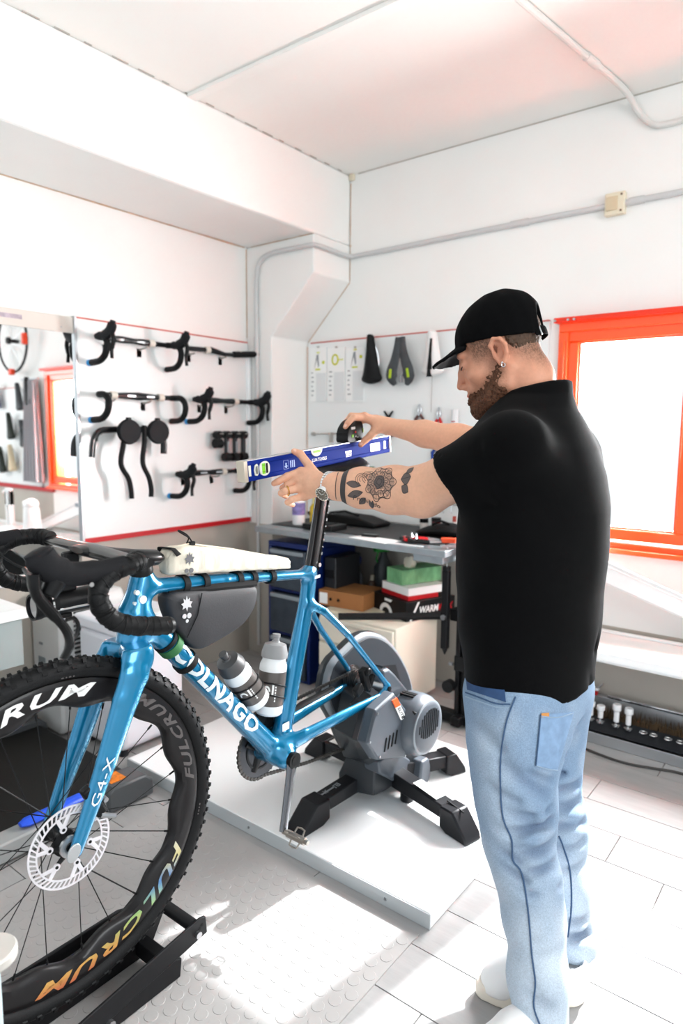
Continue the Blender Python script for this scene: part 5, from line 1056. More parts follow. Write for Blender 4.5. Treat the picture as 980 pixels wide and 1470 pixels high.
def band(mb, f, zc, a, b, wd, ax=(1, 0, 0)):
    ax = Vector(ax).normalized(); up = Vector((0, 1, 0)).cross(ax)
    if up.z < 0: up = -up
    R = lambda s, o: [Vector((f, 0, zc))+ax*s+Vector((0, b+o, 0))*math.cos(t)+up*(a+o)*math.sin(t) for t in np.linspace(0, 2*PI, 25)[:-1]]
    mb.loft([R(-wd/2, -.001), R(-wd/2, .0022), R(wd/2, .0022), R(wd/2, -.001)], caps=False)
for f, z in ((.560, .8635), (.446, .8500), (.512, .858)): m = MB(); band(m, f, z, .0165, .0205, .016, (1, 0, .11)); m.build('velcro_strap', M_strap, tbg)
fbg = thing('frame_bag', 'black frame bag with a pale leaf emblem hung under the top tube', 'bag', (-1.169, 1.65, 0), -PI/2, 'bags on the blue bicycle')
poly = [(.783, .868), (.76, .873), (.70, .866), (.60, .856), (.508, .845), (.503, .83), (.504, .803), (.52, .778), (.549, .752), (.60, .738), (.66, .726), (.69, .722), (.706, .730), (.728, .752), (.752, .784), (.771, .821)]
cxp, czp = np.mean([p[0] for p in poly]), np.mean([p[1] for p in poly])
rings = [[(cxp+(x-cxp)*s, y, czp+(z-czp)*s) for x, z in poly] for y, s in ((-.030, .55), (-.027, .9), (-.018, 1.0), (.018, 1.0), (.027, .92), (.031, .6), (.032, .3))]
MB().loft(rings).build('bag_body', M_bagb, fbg, smooth=50, sub=2)
m = MB(); m.tube([(.690, .0305, .858), (.705, .0325, .81), (.735, .0310, .765)], .0013, n=5); m.build('seam', M_strap, fbg)
m = MB(); m.add([(.735+x*.030, .0335, .842+y*.034) for x, y in LEAF], [tuple(range(len(LEAF)))])
for x, z, r in ((.742, .816, .0055), (.729, .815, .006), (.735, .804, .004)): m.cyl((x, .0318, z), (x, .0334, z), r, n=12)
m.build('leaf_emblem', mat('pale_emblem', 'B9B9BB', .6), fbg, smooth=0, kind='stuff')
MB().tube([(.765, .006, .8745), (.65, .02, .862), (.515, .02, .848)], [(.006, .010)]*3, n=8).build('zip_flap', M_strap, fbg)
for f, z in ((.722, .879), (.666, .8745)): m = MB(); band(m, f, z, .0185, .0225, .016, (1, 0, .11)); m.build('velcro_strap', M_strap, fbg)
m = MB(); band(m, .757, .7475, .0265, .028, .020, (.65, 0, .76)); m.build('green_strap', mat('olive_green_strap', '2F6B3C', .7), fbg, label='green strap round the down tube'); m = MB(); band(m, .716, .700, .0265, .0285, .015, (.65, 0, .76)); m.build('velcro_strap', M_strap, fbg)
m = MB(); band(m, .770, .762, .0262, .0275, .010, (.65, 0, .76)); m.build('velcro_strap', M_strap, fbg)

# ------------------------------------------------------------------ front wheel block, platform, trainer
wk = thing('wheel_block', 'black steel front wheel cradle with cross bars on the studded mat', 'wheel block', (-1.169, 1.65, .0056), -PI/2)
M_stl = mat('black_coated_steel', '19191B', .45)
MB().prism([(.795, .0), (.79, .042), (.84, .062), (1.0, .028), (1.25, .01), (1.25, 0)], .05, .060, axis='y').build('side_plate', M_stl, wk, bevel=.002)
MB().prism([(.722, .066), (.726, .108), (.742, .112), (1.03, .074), (1.30, .03), (1.30, .0), (1.0, .030)], .060, .067, axis='y').build('side_arm', M_stl, wk, bevel=.002)
MB().prism([(.795, .0), (.755, .07), (.765, .112), (.87, .150), (1.30, .150), (1.30, 0)], -.062, -.054, axis='y').build('far_plate', M_stl, wk, bevel=.002)
MB().cyl((.757, -.055, .10), (.757, .061, .10), .014, n=16).build('cross_bar', M_stl, wk); MB().cyl((1.26, -.055, .05), (1.26, .061, .05), .014, n=16).build('cross_bar', M_stl, wk)
MB().bb((.80, -.054, .012), (.83, .05, .05)).build('cross_plate', M_stl, wk, bevel=.003); MB().cyl((.752, .067, .080), (.752, .075, .080), .008, n=10).build('hex_bolt', M_steel, wk); MB().cyl((.978, .067, .028), (.978, .076, .028), .009, n=10).build('hex_bolt', M_steel, wk)
for f, z in ((.738, .094), (.745, .088)): MB().cyl((f, .0672, z), (f, .0676, z), .004, n=10).build('hole', M_blackmatte, wk)
pf = thing('trainer_platform', 'low white platform board under the indoor trainer', 'platform', (-2.0, 1.331, 0))
M_plt = mat('white_laminate', 'EDEEEE', .3, var=.01, vscale=3)
MB().bb((0, .0, 0), (1.252, .83, .043)).build('board', M_plt, pf, bevel=.003); MB().bb((0.0, -.0022, .001), (1.252, 0, .041)).build('edge_band', mat('grey_edge_band', 'B9BDBF', .45), pf, smooth=0)
for x in (.62, 1.12): MB().cyl((x, -.004, .022), (x, -.001, .022), .004, n=10).build('screw', M_steel, pf)
tr = thing('indoor_trainer', 'grey direct drive indoor trainer with black fold out legs holding the bicycle', 'trainer', (-1.169, 1.65, .043), -PI/2)
M_tg = mat('grey_trainer_shell', '4B5158', .4, var=.06, vscale=10); M_tgd = mat('dark_trainer_shell', '1F2327', .45); M_tgl = mat('light_trainer_edge', '80878C', .4); M_leg = mat('black_trainer_leg', '17171A', .4)
o = -.043
dpoly = [(.125, .40), (.10, .50), (.02, .535), (-.055, .558), (-.13, .553), (-.23, .505), (-.33, .41), (-.41, .28), (-.40, .17), (-.30, .11), (-.10, .10), (0, .18), (.06, .29)]
cxp, czp = -.14, .34
def dring(y, s): return [(cxp+(x-cxp)*s, y, czp+(z-czp)*s+o) for x, z in spline(dpoly, 3, closed=True)]
MB().loft([dring(-.122, .95), dring(-.118, .98), dring(-.10, 1.0), dring(-.092, .985)]).build('belt_cover', M_tgd, tr, smooth=40)
MB().loft([dring(-.092, .985), dring(-.085, .955), dring(-.082, .93), dring(-.082, .90)]).build('cover_rim', M_tgl, tr, smooth=40)
MB().loft([dring(-.083, .905), dring(-.078, .89), dring(-.078, .5)]).build('cover_face', mat('dark_cover_face', '363B41', .42, var=.06, vscale=10), tr, smooth=40)
MB().prism([(-.18, .42+o), (-.27, .40+o), (-.345, .25+o), (-.28, .22+o), (-.21, .30+o)], -.079, -.0765, axis='y').build('cover_window', M_dk, tr, smooth=0)
cs = MB(); 
for k in range(7): cs.cyl((0, -.068+.005*k, .433+o), (0, -.065+.005*k, .433+o), .044-.003*k, n=24)
cs.build('cassette', mat('cassette_steel', '6C6B6A', .3, metal=.9), tr, kind='stuff')
body = [(.173, .334), (.133, .420), (.09, .430), (.036, .442), (-.032, .369), (-.024, .313), (-.040, .207), (.115, .26)]
bo = lambda y, s: [(.05+(x-.05)*s, y, .32+(z-.32)*s+o) for x, z in body]
MB().loft([bo(.076, .92), bo(.085, 1.0), bo(.113, 1.0), bo(.120, .96)]).build('body_shell', M_tg, tr, smooth=30, bevel=.003)
MB().loft([[(x, y, z+o) for x, z in P_] for y, P_ in ((-.06, [(.10, .30), (.06, .42), (.0, .42), (.0, .18), (.05, .19)]), (.02, [(.112, .295), (.066, .392), (.01, .40), (.02, .175), (.062, .21)]), (.078, [(.150, .318), (.105, .392), (.02, .39), (-.03, .20), (.10, .245)]))]).build('front_flank', M_tgd, tr, smooth=20, bevel=.003)
MB().prism([(-.005, .44+o), (-.012, .480+o), (-.045, .478+o), (-.08, .450+o), (-.175, .357+o), (-.140, .322+o), (-.05, .392+o)], -.02, .047, axis='y').build('top_arm', M_tg, tr, bevel=.010, bseg=3)
for k in range(4): MB().box((-.03-.009*k, .018, .483-.005*k+o), (.004, .03, .006), (0, -.4, 0)).build('rib', M_tgd, tr)
s1, s2, s3 = Vector((.050, .1212, .423+o)), Vector((.024, .1212, .423+o)), Vector((-.002, .1212, .344+o))
e2 = (s2-s1).normalized(); e1 = (s3-s1).normalized(); wS, hS = (s2-s1).length, (s3-s1).length
q_ = lambda u, v, l=0: s1+e2*(wS*u)+e1*(hS*v)+Vector((0, l, 0))
def slab(mb, u0, u1, v0, v1, l0, l1):
    P_ = [(u0, v0), (u1, v0), (u1, v1), (u0, v1)]; mb.add([q_(u, v, l0) for u, v in P_]+[q_(u, v, l1) for u, v in P_], [(0, 1, 2, 3), (4, 5, 6, 7)]+[(k, (k+1) % 4, 4+(k+1) % 4, 4+k) for k in range(4)]); return mb
slab(MB(), 0, 1, 0, 1, -.002, .001).build('sticker', M_card, tr, smooth=0); slab(MB(), -.01, 1.01, -.01, .36, -.002, .0018).build('sticker_orange', mat('orange_label2', 'F0561E', .5), tr, smooth=0)
m = MB(); text(m, 'ELITE', lambda x, y: q_(.2+.6*(1-y)*-1+.6, .42+x*.085*2.0, .0022)); text(m, 'X', lambda x, y: q_(.2+.6*(1-y)*-1+.6, .86+x*.10, .0022)); m.build('sticker_lettering', M_black, tr, smooth=0, kind='stuff')
for k in range(4): MB().box((.080-.019*k, .1205, .296+.001*k+o), (.005, .004, .042), (0, -.25, 0)).build('vent_slot', M_blackmatte, tr, bevel=.001)
for x, z in ((.160, .334), (.110, .270), (.124, .408), (-.03, .218)): MB().cyl((x, .118, z+o), (x, .1222, z+o), .0035, n=8).build('screw', M_steel, tr)
Mm = Matrix.Translation((-.100, 0, .297+o)) @ Matrix.Rotation(-PI/2, 4, 'X')
MB().lathe([(0, .06), (.090, .06), (.097, .080), (.098, .118), (.095, .138), (.084, .158), (.070, .165), (0, .165)], 48, M=Mm).build('motor_housing', M_tg, tr, smooth=35)
MB().lathe([(.083, .1580), (.086, .1573), (.085, .1595), (.082, .1605)], 48, M=Mm).build('motor_ring', M_tgl, tr)
for k in range(10):
    x = -.150+.0122*k; hh = math.sqrt(max(0, .062**2-(x+.100)**2)); MB().box((x, .1655, .307+hh*.1+o), (.004, .003, hh*1.45), (0, -.1, 0)).build('vent_slot', M_blackmatte, tr)
for k in range(5): MB().box((-.075-.012*k, .095, .391+.002*k-.0012*k*k+o), (.006, .05, .010), (0, 0, 0)).build('rib_slot', M_blackmatte, tr)
MB().cyl((-.040, .138, .362+o), (-.040, .150, .357+o), .006, n=12).build('recess', M_blackmatte, tr)
# base and legs; leg vectors measured on the platform
MB().loft([[(x*s+cx_, y*s+cy_, z) for x, y in ((.085, -.09), (.09, -.02), (.07, .04), (.02, .05), (-.16, .07), (-.20, .03), (-.20, -.08), (-.05, -.12))] for s, z, cx_, cy_ in ((1, .035, -.05, .0), (1, .075, -.05, 0), (.82, .125, -.05, .0), (.62, .20, -.045, .0))]).build('base_shell', M_tgd, tr, smooth=25, bevel=.004)
MB().prism([(.03, .16), (.018, .115), (-.083, .04), (-.201, .0), (-.20, .06), (-.101, .135), (-.02, .16)], .0, .062, axis='y').build('side_cover', M_tg, tr, bevel=.006)
MB().prism([(-.16, .03), (-.17, .09), (-.215, .088), (-.24, .04), (-.22, .0), (-.18, .0)], .03, .10, axis='y').build('rear_foot', M_tg, tr, bevel=.008)
def leg(name, p0, p1, lb):
    p0, p1 = Vector((*p0, 0)), Vector((*p1, 0)); d = (p1-p0); L = d.length; M = Matrix.Translation(p0) @ Matrix.Rotation(math.atan2(d.y, d.x), 4, 'Z')
    lg = MB().prism([(0, .032), (0, .085), (L*.8, .072), (L*.8, .032)], -.026, .026, M=M, axis='y').build('leg', M_leg, tr, bevel=.004, label=lb)
    MB().loft([[M @ Vector((x, s*w, z)) for x, z in ((L*.68, .012), (L*.68, .076), (L*.83, .078), (L*.98, .022), (L, .0), (L*.76, .0))] for s, w in ((-1, .034), (1, .034))]).build('foot_cap', M_leg, lg, bevel=.005)
    return M, L
W2L = lambda x, y: (1.65-y, x+1.169)
M_, L_ = leg('leg', W2L(-1.12, 1.74), W2L(-.795, 1.655), 'right leg with sunlit top painted white'); MB().box((L_*.45, .0, .0815), (L_*.30, .036, .002), (0, .07, 0), M=M_).build('white_sticker_or_glare', M_card, tr, smooth=0); MB().box((L_*.78, .0, .0775), (L_*.2, .003, .004), (0, .1, 0), M=M_).build('slot', M_blackmatte, tr, smooth=0)  # white slab on this leg paints its sunlit top
M_, L_ = leg('leg', W2L(-1.20, 1.74), W2L(-1.225, 1.36), 'front leg with lettering')
m = MB(); text(m, 'ELITE', lambda x, y: M_ @ Vector((L_*.48+x*.014, -.010+y*.018, .0795-.002*x))); text(m, 'X', lambda x, y: M_ @ Vector((L_*.48+.052+x*.014, -.010+y*.018, .0775))); m.box((L_*.62, 0, .0772), (L_*.14, .006, .001), (0, .04, 0), M=M_); m.build('leg_lettering', M_pgrey, tr, smooth=0, kind='stuff')
M_, L_ = leg('leg', W2L(-1.22, 1.76), W2L(-1.53, 1.79), 'far leg with white sticker'); MB().box((L_*.5, .0, .081), (L_*.25, .034, .002), (0, .045, 0), M=M_).build('white_sticker_or_glare', M_card, tr, smooth=0)
M_, L_ = leg('leg', W2L(-1.14, 1.78), W2L(-1.03, 2.02), 'rear leg')
MB().cyl((-.08, .10, 0), (-.08, .10, .03), .022, n=14).build('rubber_foot', M_leg, tr); MB().cyl((-.13, -.02, 0), (-.13, -.02, .03), .022, n=14).build('rubber_foot', M_leg, tr)
MB().cyl((0, -.075, .433+o), (0, .066, .433+o), .012, n=14).build('axle_mount', M_steel, tr)
# round capped post in the left foreground
ps = thing('round_cap_post', 'pale metal post with round flat cap at the left edge by the wheel', 'post', (-.972, .402, 0))
MB().lathe([(0, .425), (.034, .425), (.037, .429), (.037, .440), (.034, .444), (0, .444)], 32).build('cap', mat('satin_pale_metal', 'D4CFC8', .4, metal=.3), ps); MB().cyl((0, 0, .02), (0, 0, .425), .0115, n=16).build('post', mat('pale_blue_post', 'C3D4D8', .4), ps); MB().lathe([(0, 0), (.12, 0), (.12, .008), (.03, .02), (0, .02)], 28).build('base', M_stl, ps)

# ------------------------------------------------------------------ level, measuring device
M_lv = mat('blue_level_paint', '0A267C', .7, var=.04, vscale=20, spec=.08); M_lvd = mat('blue_level_deep', '0D2C8C', .4)
LA, LB = Vector((-1.169, 1.112, 1.0945)), Vector((-1.169, 1.734, 1.1555)); ld_ = (LB-LA).normalized()
lv_ = thing('spirit_level', 'long blue spirit level with silver end plate held on top of the saddle', 'level', LA, (math.asin(ld_.z), 0, PI/2) if False else (0, 0, 0))
lv_.rotation_euler = Matrix((( 0, -1, 0), (math.cos(math.asin(ld_.z)), 0, -ld_.z), (ld_.z, 0, math.cos(math.asin(ld_.z))))).to_euler() if False else (math.asin(ld_.z), 0, 0)
LL = (LB-LA).length                                   # local: y along, z up, +x towards the man
m = MB(); m.prism([(-.011, 0), (.011, 0), (.0125, .004), (.0125, .010), (.010, .012), (.010, .038), (.0125, .040), (.0125, .047), (.011, .050), (-.011, .050), (-.0125, .046), (-.0125, .004)], .004, LL-.004, M=Matrix(((1, 0, 0, 0), (0, 0, 1, 0), (0, 1, 0, 0), (0, 0, 0, 1))))
m.build('profile', M_lv, lv_, smooth=0)
MB().bb((-.0135, 0, -.0005), (.0135, .012, .0505)).build('end_plate', mat('warm_silver', 'C9BFAF', .45, metal=.4), lv_, bevel=.0015); MB().bb((-.0135, LL-.006, -.0005), (.0135, LL, .0505)).build('end_plate', M_card, lv_, bevel=.0015)
MB().bb((-.0115, .01, .0495), (.0115, LL-.01, .0510)).build('top_edge', M_alu, lv_, smooth=0)
M_vial = mat('green_vial', '7FD42A', .1, coat=1); M_ring = mat('pale_vial_frame', 'DDDDD0', .4)
def rr_poly(cy, cz, w, h, n=5):
    r = min(w, h)*.42; P = []
    for sx, sz, a0 in ((1, 1, 0), (-1, 1, 90), (-1, -1, 180), (1, -1, 270)):
        for k in range(n): a = math.radians(a0+90*k/(n-1)); P.append((cy+sx*(w/2-r)+r*math.cos(a), cz+sz*(h/2-r)+r*math.sin(a)))
    return P
MB().prism([(.016, .012), (.024, .012), (.024, .038), (.016, .038)], .010, .0112, axis='x').build('print', M_ring, lv_, smooth=0)
hx = MB().prism([(.036, .012), (.044, .010), (.048, .014), (.048, .036), (.044, .040), (.037, .036), (.034, .025)], .009, .0128, axis='x').build('hang_hole', M_ring, lv_, bevel=.001); MB().prism([(.039, .015), (.045, .015), (.045, .035), (.039, .033), (.037, .025)], .0127, .0132, axis='x').build('hole_recess', mat('hole_grey', '6F716C', .6), hx, smooth=0)
vf = MB().prism(rr_poly(.070, .025, .036, .036), .009, .0130, axis='x').build('vial_frame', M_ring, lv_, bevel=.001); MB().bb((.0125, .060, .012), (.0138, .071, .038)).build('vial', M_vial, vf, bevel=.0006); MB().bb((.0125, .073, .013), (.0136, .080, .037)).build('vial_gap', M_black, vf, smooth=0)
for z in (.017, .033): MB().bb((.0137, .0605, z), (.0140, .0705, z+.001)).build('mark', M_black, vf, smooth=0)
vf = MB().prism([(.270+.024*math.cos(a), .050+.020*math.sin(a)) for a in np.linspace(PI, 2*PI, 14)], .009, .0133, axis='x').build('centre_vial_frame', M_ring, lv_, bevel=.001); MB().cyl((.0112, .256, .043), (.0112, .284, .043), .0042, n=10).build('vial', mat('pale_green_vial', 'A9D77A', .1, coat=1), vf)
m = MB(); text(m, 'LUX', lambda x, y: Vector((.0106, .252+x*.0082, .0165+y*.0085))); m.build('lettering', M_card, lv_, smooth=0, kind='stuff')
m = MB()
for j, (y0, w_) in enumerate(((.400, .012), (.414, .012))): m.bb((.010, y0, .016), (.0106, y0+w_, .0195)); m.bb((.010, y0-.002, .022), (.0106, y0+w_, .028))
m.bb((.010, .40, .011), (.0106, .425, .0135)); m.build('logo_print', M_card, lv_, smooth=0, kind='stuff')
m = MB()
for y0, y1, z0, z1 in ((.14, .158, .012, .0125), (.14, .158, .034, .0345), (.14, .1405, .012, .034), (.1575, .158, .012, .034), (.144, .154, .018, .0205), (.147, .151, .015, .028), (.165, .168, .014, .032), (.172, .175, .014, .032), (.179, .182, .014, .032)): m.bb((.010, y0, z0), (.0106, y1, z1))
m.build('mark_print', mat('pale_blue_print', '9DB4E6', .5), lv_, smooth=0, kind='stuff')
MB().bb((.010, .520, .012), (.0108, .568, .036)).build('barcode_label', M_card, lv_, smooth=0)
m = MB()
for k in range(9): m.bb((.0107, .526+.0042*k, .016), (.0110, .526+.0042*k+random.choice((.001, .002)), .032))
m.build('barcode_print', mat('grey_print', '8C8F92', .5), lv_, smooth=0, kind='stuff'); MB().bb((.010, .590, .013), (.0108, .600, .037)).build('label', M_card, lv_, smooth=0)
td = thing('tape_measure', 'black rounded measuring device with small coloured marks standing on the blue level', 'measuring device', LA+ld_*.432+Vector((0, 0, .0515)), (math.asin(ld_.z), 0, 0))
m = MB(); P2 = [(-.036, .001), (.030, .001), (.037, .010), (.040, .036), (.032, .058), (.014, .064), (-.010, .058), (-.030, .042), (-.037, .026)]
m.loft([[(x, .0+(y)*s, .031+(z-.031)*s) for y, z in spline(P2, 3, closed=True)] for x, s in ((-.022, .9), (-.019, 1), (.017, 1), (.021, .93))]).build('housing', M_black, td, smooth=40)
MB().bb((-.0215, -.0385, .003), (.0205, -.022, .030)).build('nose_block', M_blackmatte, td, bevel=.003)
for y, z, w_, h_, c in ((-.012, .040, .018, .007, 'E9E4E2'), (-.002, .028, .005, .005, 'D3202A'), (-.016, .018, .008, .008, '7CC21E'), (-.001, .016, .004, .004, 'E9E4E2'), (.008, .013, .003, .003, 'E9E4E2'), (.035, .030, .004, .012, '7C8F1E')): MB().bb((.0208, y-w_/2, z-h_/2), (.0222, y+w_/2, z+h_/2)).build('mark', mat('mark_'+c, c, .5), td, smooth=0)

# ------------------------------------------------------------------ the man
Hc = A3((-0.6435, 1.388, 1.383))
_fd = np.array([-.975, -.224, 0]); _fd /= np.linalg.norm(_fd); _pt = math.radians(22)
HX = np.array([_fd[0]*math.cos(_pt), _fd[1]*math.cos(_pt), -math.sin(_pt)]); HY = np.array([-_fd[1], _fd[0], 0]); HZ = np.cross(HX, HY); HR = np.array([HX, HY, HZ], np.float32)
HS = .91; Hc = Hc+A3((.004, .003, .0))
def H2W(x, y, z): return tuple(map(float, Hc+HS*(x*HX+y*HY+z*HZ)))
def toH(p): return (p-Hc)@HR.T/HS
def head_sdf(p):
    q = toH(p); s = q.copy(); s[:, 1] = np.abs(s[:, 1])
    d = s_ell(q, (-.006, 0, .045), (.097, .076, .088))
    d = smin(d, s_ell(q, (.030, 0, -.022), (.066, .060, .085)), .025)
    d = smin(d, s_ell(q, (.072, 0, -.022), (.030, .034, .052)), .012)
    d = smin(d, s_chain(s, [(-.012, .054, -.038), (.010, .052, -.068), (.050, .036, -.090), (.084, .010, -.100)], [.018, .019, .019, .018], .012), .022)
    d = smin(d, s_ell(q, (.086, 0, -.099), (.020, .022, .017)), .014)
    d = smin(d, s_ell(s, (.060, .046, -.020), (.024, .020, .020)), .02)
    d = smin(d, s_ell(s, (.083, .028, .036), (.014, .026, .010)), .014)
    d = smax(d, -s_ell(s, (.106, .031, .015), (.020, .019, .012)), .010)
    d = smin(d, s_ell(s, (.083, .031, .013), (.0135, .0165, .0135)), .004)
    d = smin(d, s_chain(q, [(.094, 0, .030), (.105, 0, .002), (.119, 0, -.026)], [.007, .0085, .0095], .008), .010)
    d = smin(d, s_ell(s, (.108, .012, -.033), (.011, .008, .008)), .005)
    d = smax(d, -s_ell(s, (.113, .0075, -.040), (.006, .0035, .005)), .003)
    d = smin(d, s_ell(q, (.093, 0, -.058), (.015, .028, .022)), .012)
    d = smin(d, s_ell(q, (.104, 0, -.057), (.008, .020, .0055)), .004); d = smin(d, s_ell(q, (.1035, 0, -.068), (.0075, .018, .006)), .004)
    d = smax(d, -s_flat(s, (.112, 0, -.0625), (.100, .024, -.063), (.0016, .004), (.0012, .003), (1, 0, 0)), .002)
    # ears
    er = s_ell(s, (-.012, .0765, .002), (.019, .0045, .031), axes((-.15, .10, 1), (1, .35, 0)))
    hel = s_chain(s, [(.004, .078, .004), (.006, .082, .020), (-.006, .086, .031), (-.021, .089, .025), (-.028, .089, .008), (-.024, .086, -.010), (-.012, .081, -.026), (-.003, .078, -.026), (.002, .076, -.014)], [.0035, .0042, .0042, .0045, .0045, .0045, .0058, .005, .004], .004)
    er = smin(er, hel, .004); er = smax(er, -s_ell(s, (-.006, .087, .003), (.011, .010, .017)), .003); er = smin(er, s_ell(s, (.005, .078, -.004), (.004, .004, .008)), .004)
    d = smin(d, er, .004)
    return d*HS
NK0 = H2W(-.030, 0, -.035); NK1 = (-0.5841, 1.4344, 1.26)
SL, SR = A3((-0.5406, 1.2341, 1.1904)), A3((-.575, 1.575, 1.175))
EL, WL_ = A3((-0.7618, 1.2694, 1.0871)), A3((-1.0317, 1.2699, 1.0855)); ER, WR_ = A3((-0.8079, 1.6503, 1.1823)), A3((-1.0968, 1.6313, 1.2331))
lerp = lambda a, b, t: A3(a)+(A3(b)-A3(a))*t
# near (left) hand: back of the hand to the camera, thumb over the level, fingers under it
KL = [(-1.118, 1.27, 1.116), (-1.12, 1.259, 1.097), (-1.11, 1.255, 1.075), (-1.098, 1.26, 1.056)]
FL = [[KL[0], (-1.142, 1.244, 1.104), (-1.158, 1.228, 1.091), (-1.166, 1.221, 1.086)],
      [KL[1], (-1.14, 1.244, 1.081), (-1.158, 1.246, 1.073), (-1.172, 1.274, 1.068)],
      [KL[2], (-1.128, 1.223, 1.069), (-1.143, 1.224, 1.063), (-1.158, 1.256, 1.052)],
      [KL[3], (-1.115, 1.232, 1.048), (-1.128, 1.231, 1.04), (-1.14, 1.263, 1.03)]]
TL_ = [(-1.07, 1.276, 1.102), (-1.115, 1.296, 1.131), (-1.142, 1.294, 1.159), (-1.152, 1.281, 1.166)]
KR = [(-1.14, 1.57, 1.256), (-1.155, 1.59, 1.261), (-1.17, 1.614, 1.259), (-1.18, 1.635, 1.254)]
FR = [[KR[0], (-1.15, 1.53, 1.257), (-1.153, 1.508, 1.241), (-1.156, 1.501, 1.23)],
      [KR[1], (-1.18, 1.559, 1.262), (-1.196, 1.557, 1.244), (-1.205, 1.563, 1.228)],
      [KR[2], (-1.2, 1.606, 1.257), (-1.212, 1.602, 1.237), (-1.212, 1.596, 1.216)],
      [KR[3], (-1.2, 1.631, 1.245), (-1.208, 1.625, 1.224), (-1.208, 1.622, 1.208)]]
TR_ = [(-1.118, 1.602, 1.227), (-1.127, 1.584, 1.207), (-1.138, 1.572, 1.193), (-1.144, 1.558, 1.179)]
def hand(p, W, K, F, T, back, sc=1.0):
    d = None; W = A3(W); back = A3(back); back /= np.linalg.norm(back)
    pw = [lerp(W, k, .32) for k in K]
    for k, w in zip(K, pw):
        e = s_cone(p, w, k, .0165*sc, .0115*sc); d = e if d is None else smin(d, e, .010)
    d = smin(d, s_cone(p, W, lerp(W, lerp(K[1], K[2], .5), .5), .024*sc, .017*sc), .014)
    d = smin(d, s_chain(p, [lerp(W, T[0], .35), T[0], T[1]], [.016*sc, .0150*sc, .0115*sc], .008), .012)
    d = smin(d, s_chain(p, T[1:], [.0112*sc, .0102*sc, .0078*sc], .003), .004)
    fd = None
    for f, r in zip(F, (.0096, .0100, .0094, .0084)):
        e = s_chain(p, f, [r*1.10*sc, r*sc, r*.92*sc, r*.76*sc], .0025); fd = e if fd is None else smin(fd, e, .0012)
        e = s_cone(p, A3(f[0])+back*.004, A3(f[0])+back*.004, .0085*sc, .0085*sc); fd = smin(fd, e, .004)
    return smin(d, fd, .006)
def near(p, c, r, fn, far=.03):               # evaluate fn only inside a ball, a lower bound outside
    dd = np.linalg.norm(p-A3(c), axis=1)-r; out = np.maximum(dd, 0)+far; m = dd < 0
    if m.any(): out[m] = np.minimum(fn(p[m]), far+.05)
    return out
def arm_l(p): return s_chain(p, [SL, lerp(SL, EL, .55), EL, lerp(EL, WL_, .28), lerp(EL, WL_, .62), lerp(EL, WL_, .9), WL_], [.055, .0535, .0545, .0525, .0455, .0305, .0285], .02)
def arm_r(p): return s_chain(p, [SR, lerp(SR, ER, .6), ER, lerp(ER, WR_, .25), lerp(ER, WR_, .6), WR_], [.058, .050, .046, .043, .035, .0235], .02)
def body_sdf(p):
    d = near(p, H2W(0, 0, 0), .20, head_sdf)
    d = smin(d, s_chain(p, [NK0, H2W(-.036, 0, -.075), NK1], [.054, .052, .058], .02), .018)
    d = smin(d, s_ell(p, (-.565, 1.395, 1.10), (.10, .16, .17)), .04); d = smin(d, s_ell(p, (-.56, 1.39, .85), (.10, .14, .20)), .05)
    d = smin(d, s_cone(p, SL, SR, .055, .055), .03)
    d = smin(d, arm_l(p), .02); d = smin(d, arm_r(p), .02)
    d = smin(d, near(p, lerp(WL_, KL[1], .7), .15, lambda q: hand(q, WL_, KL, FL, TL_, (.7, -.7, .1))), .010)
    d = smin(d, near(p, lerp(WR_, KR[1], .7), .14, lambda q: hand(q, WR_, KR, FR, TR_, (.3, 0, 1), .95)), .010)
    return d
SKIN, SKIN2, HAIRC, LIPC = (np.array(lin(c)) for c in ('E0AD90', 'BE7A60', '4A3526', 'B56A5C'))
def beard_mask(q):                               # 0..1 in head coordinates
    x, y, z = q[:, 0], np.abs(q[:, 1]), q[:, 2]
    line = np.interp(x, [-.02, .0, .03, .06, .085, .10, .13], [-.005, .005, -.020, -.045, -.047, -.043, -.042])
    m = sm(.077, .070, y)*sm(.014, -.026, z-line)*sm(-.018, .006, x+.25*np.minimum(0, z+.05))*sm(-.135, -.118, z)
    lips = np.exp(-((z+.0625)/.009)**2)*sm(.090, .100, x)*sm(.026, .018, y)
    return m*(1-lips), lips
def hair_mask(q):
    x, y, z = q[:, 0], np.abs(q[:, 1]), q[:, 2]
    lowb = np.interp(x, [-.12, -.09, -.05, -.03, -.022], [-.055, -.05, -.015, .012, .03])
    back = sm(-.05, .03, z-lowb)*sm(-.020, -.034, x)
    burn = sm(.066, .046, x)*sm(-.002, .006, x)*sm(-.03, .03, z)
    top = sm(.038, .055, z-.25*x)
    return np.clip(np.maximum(np.maximum(back, burn), top), 0, 1)*np.where(x > -.045, sm(.0775, .073, y), 1)
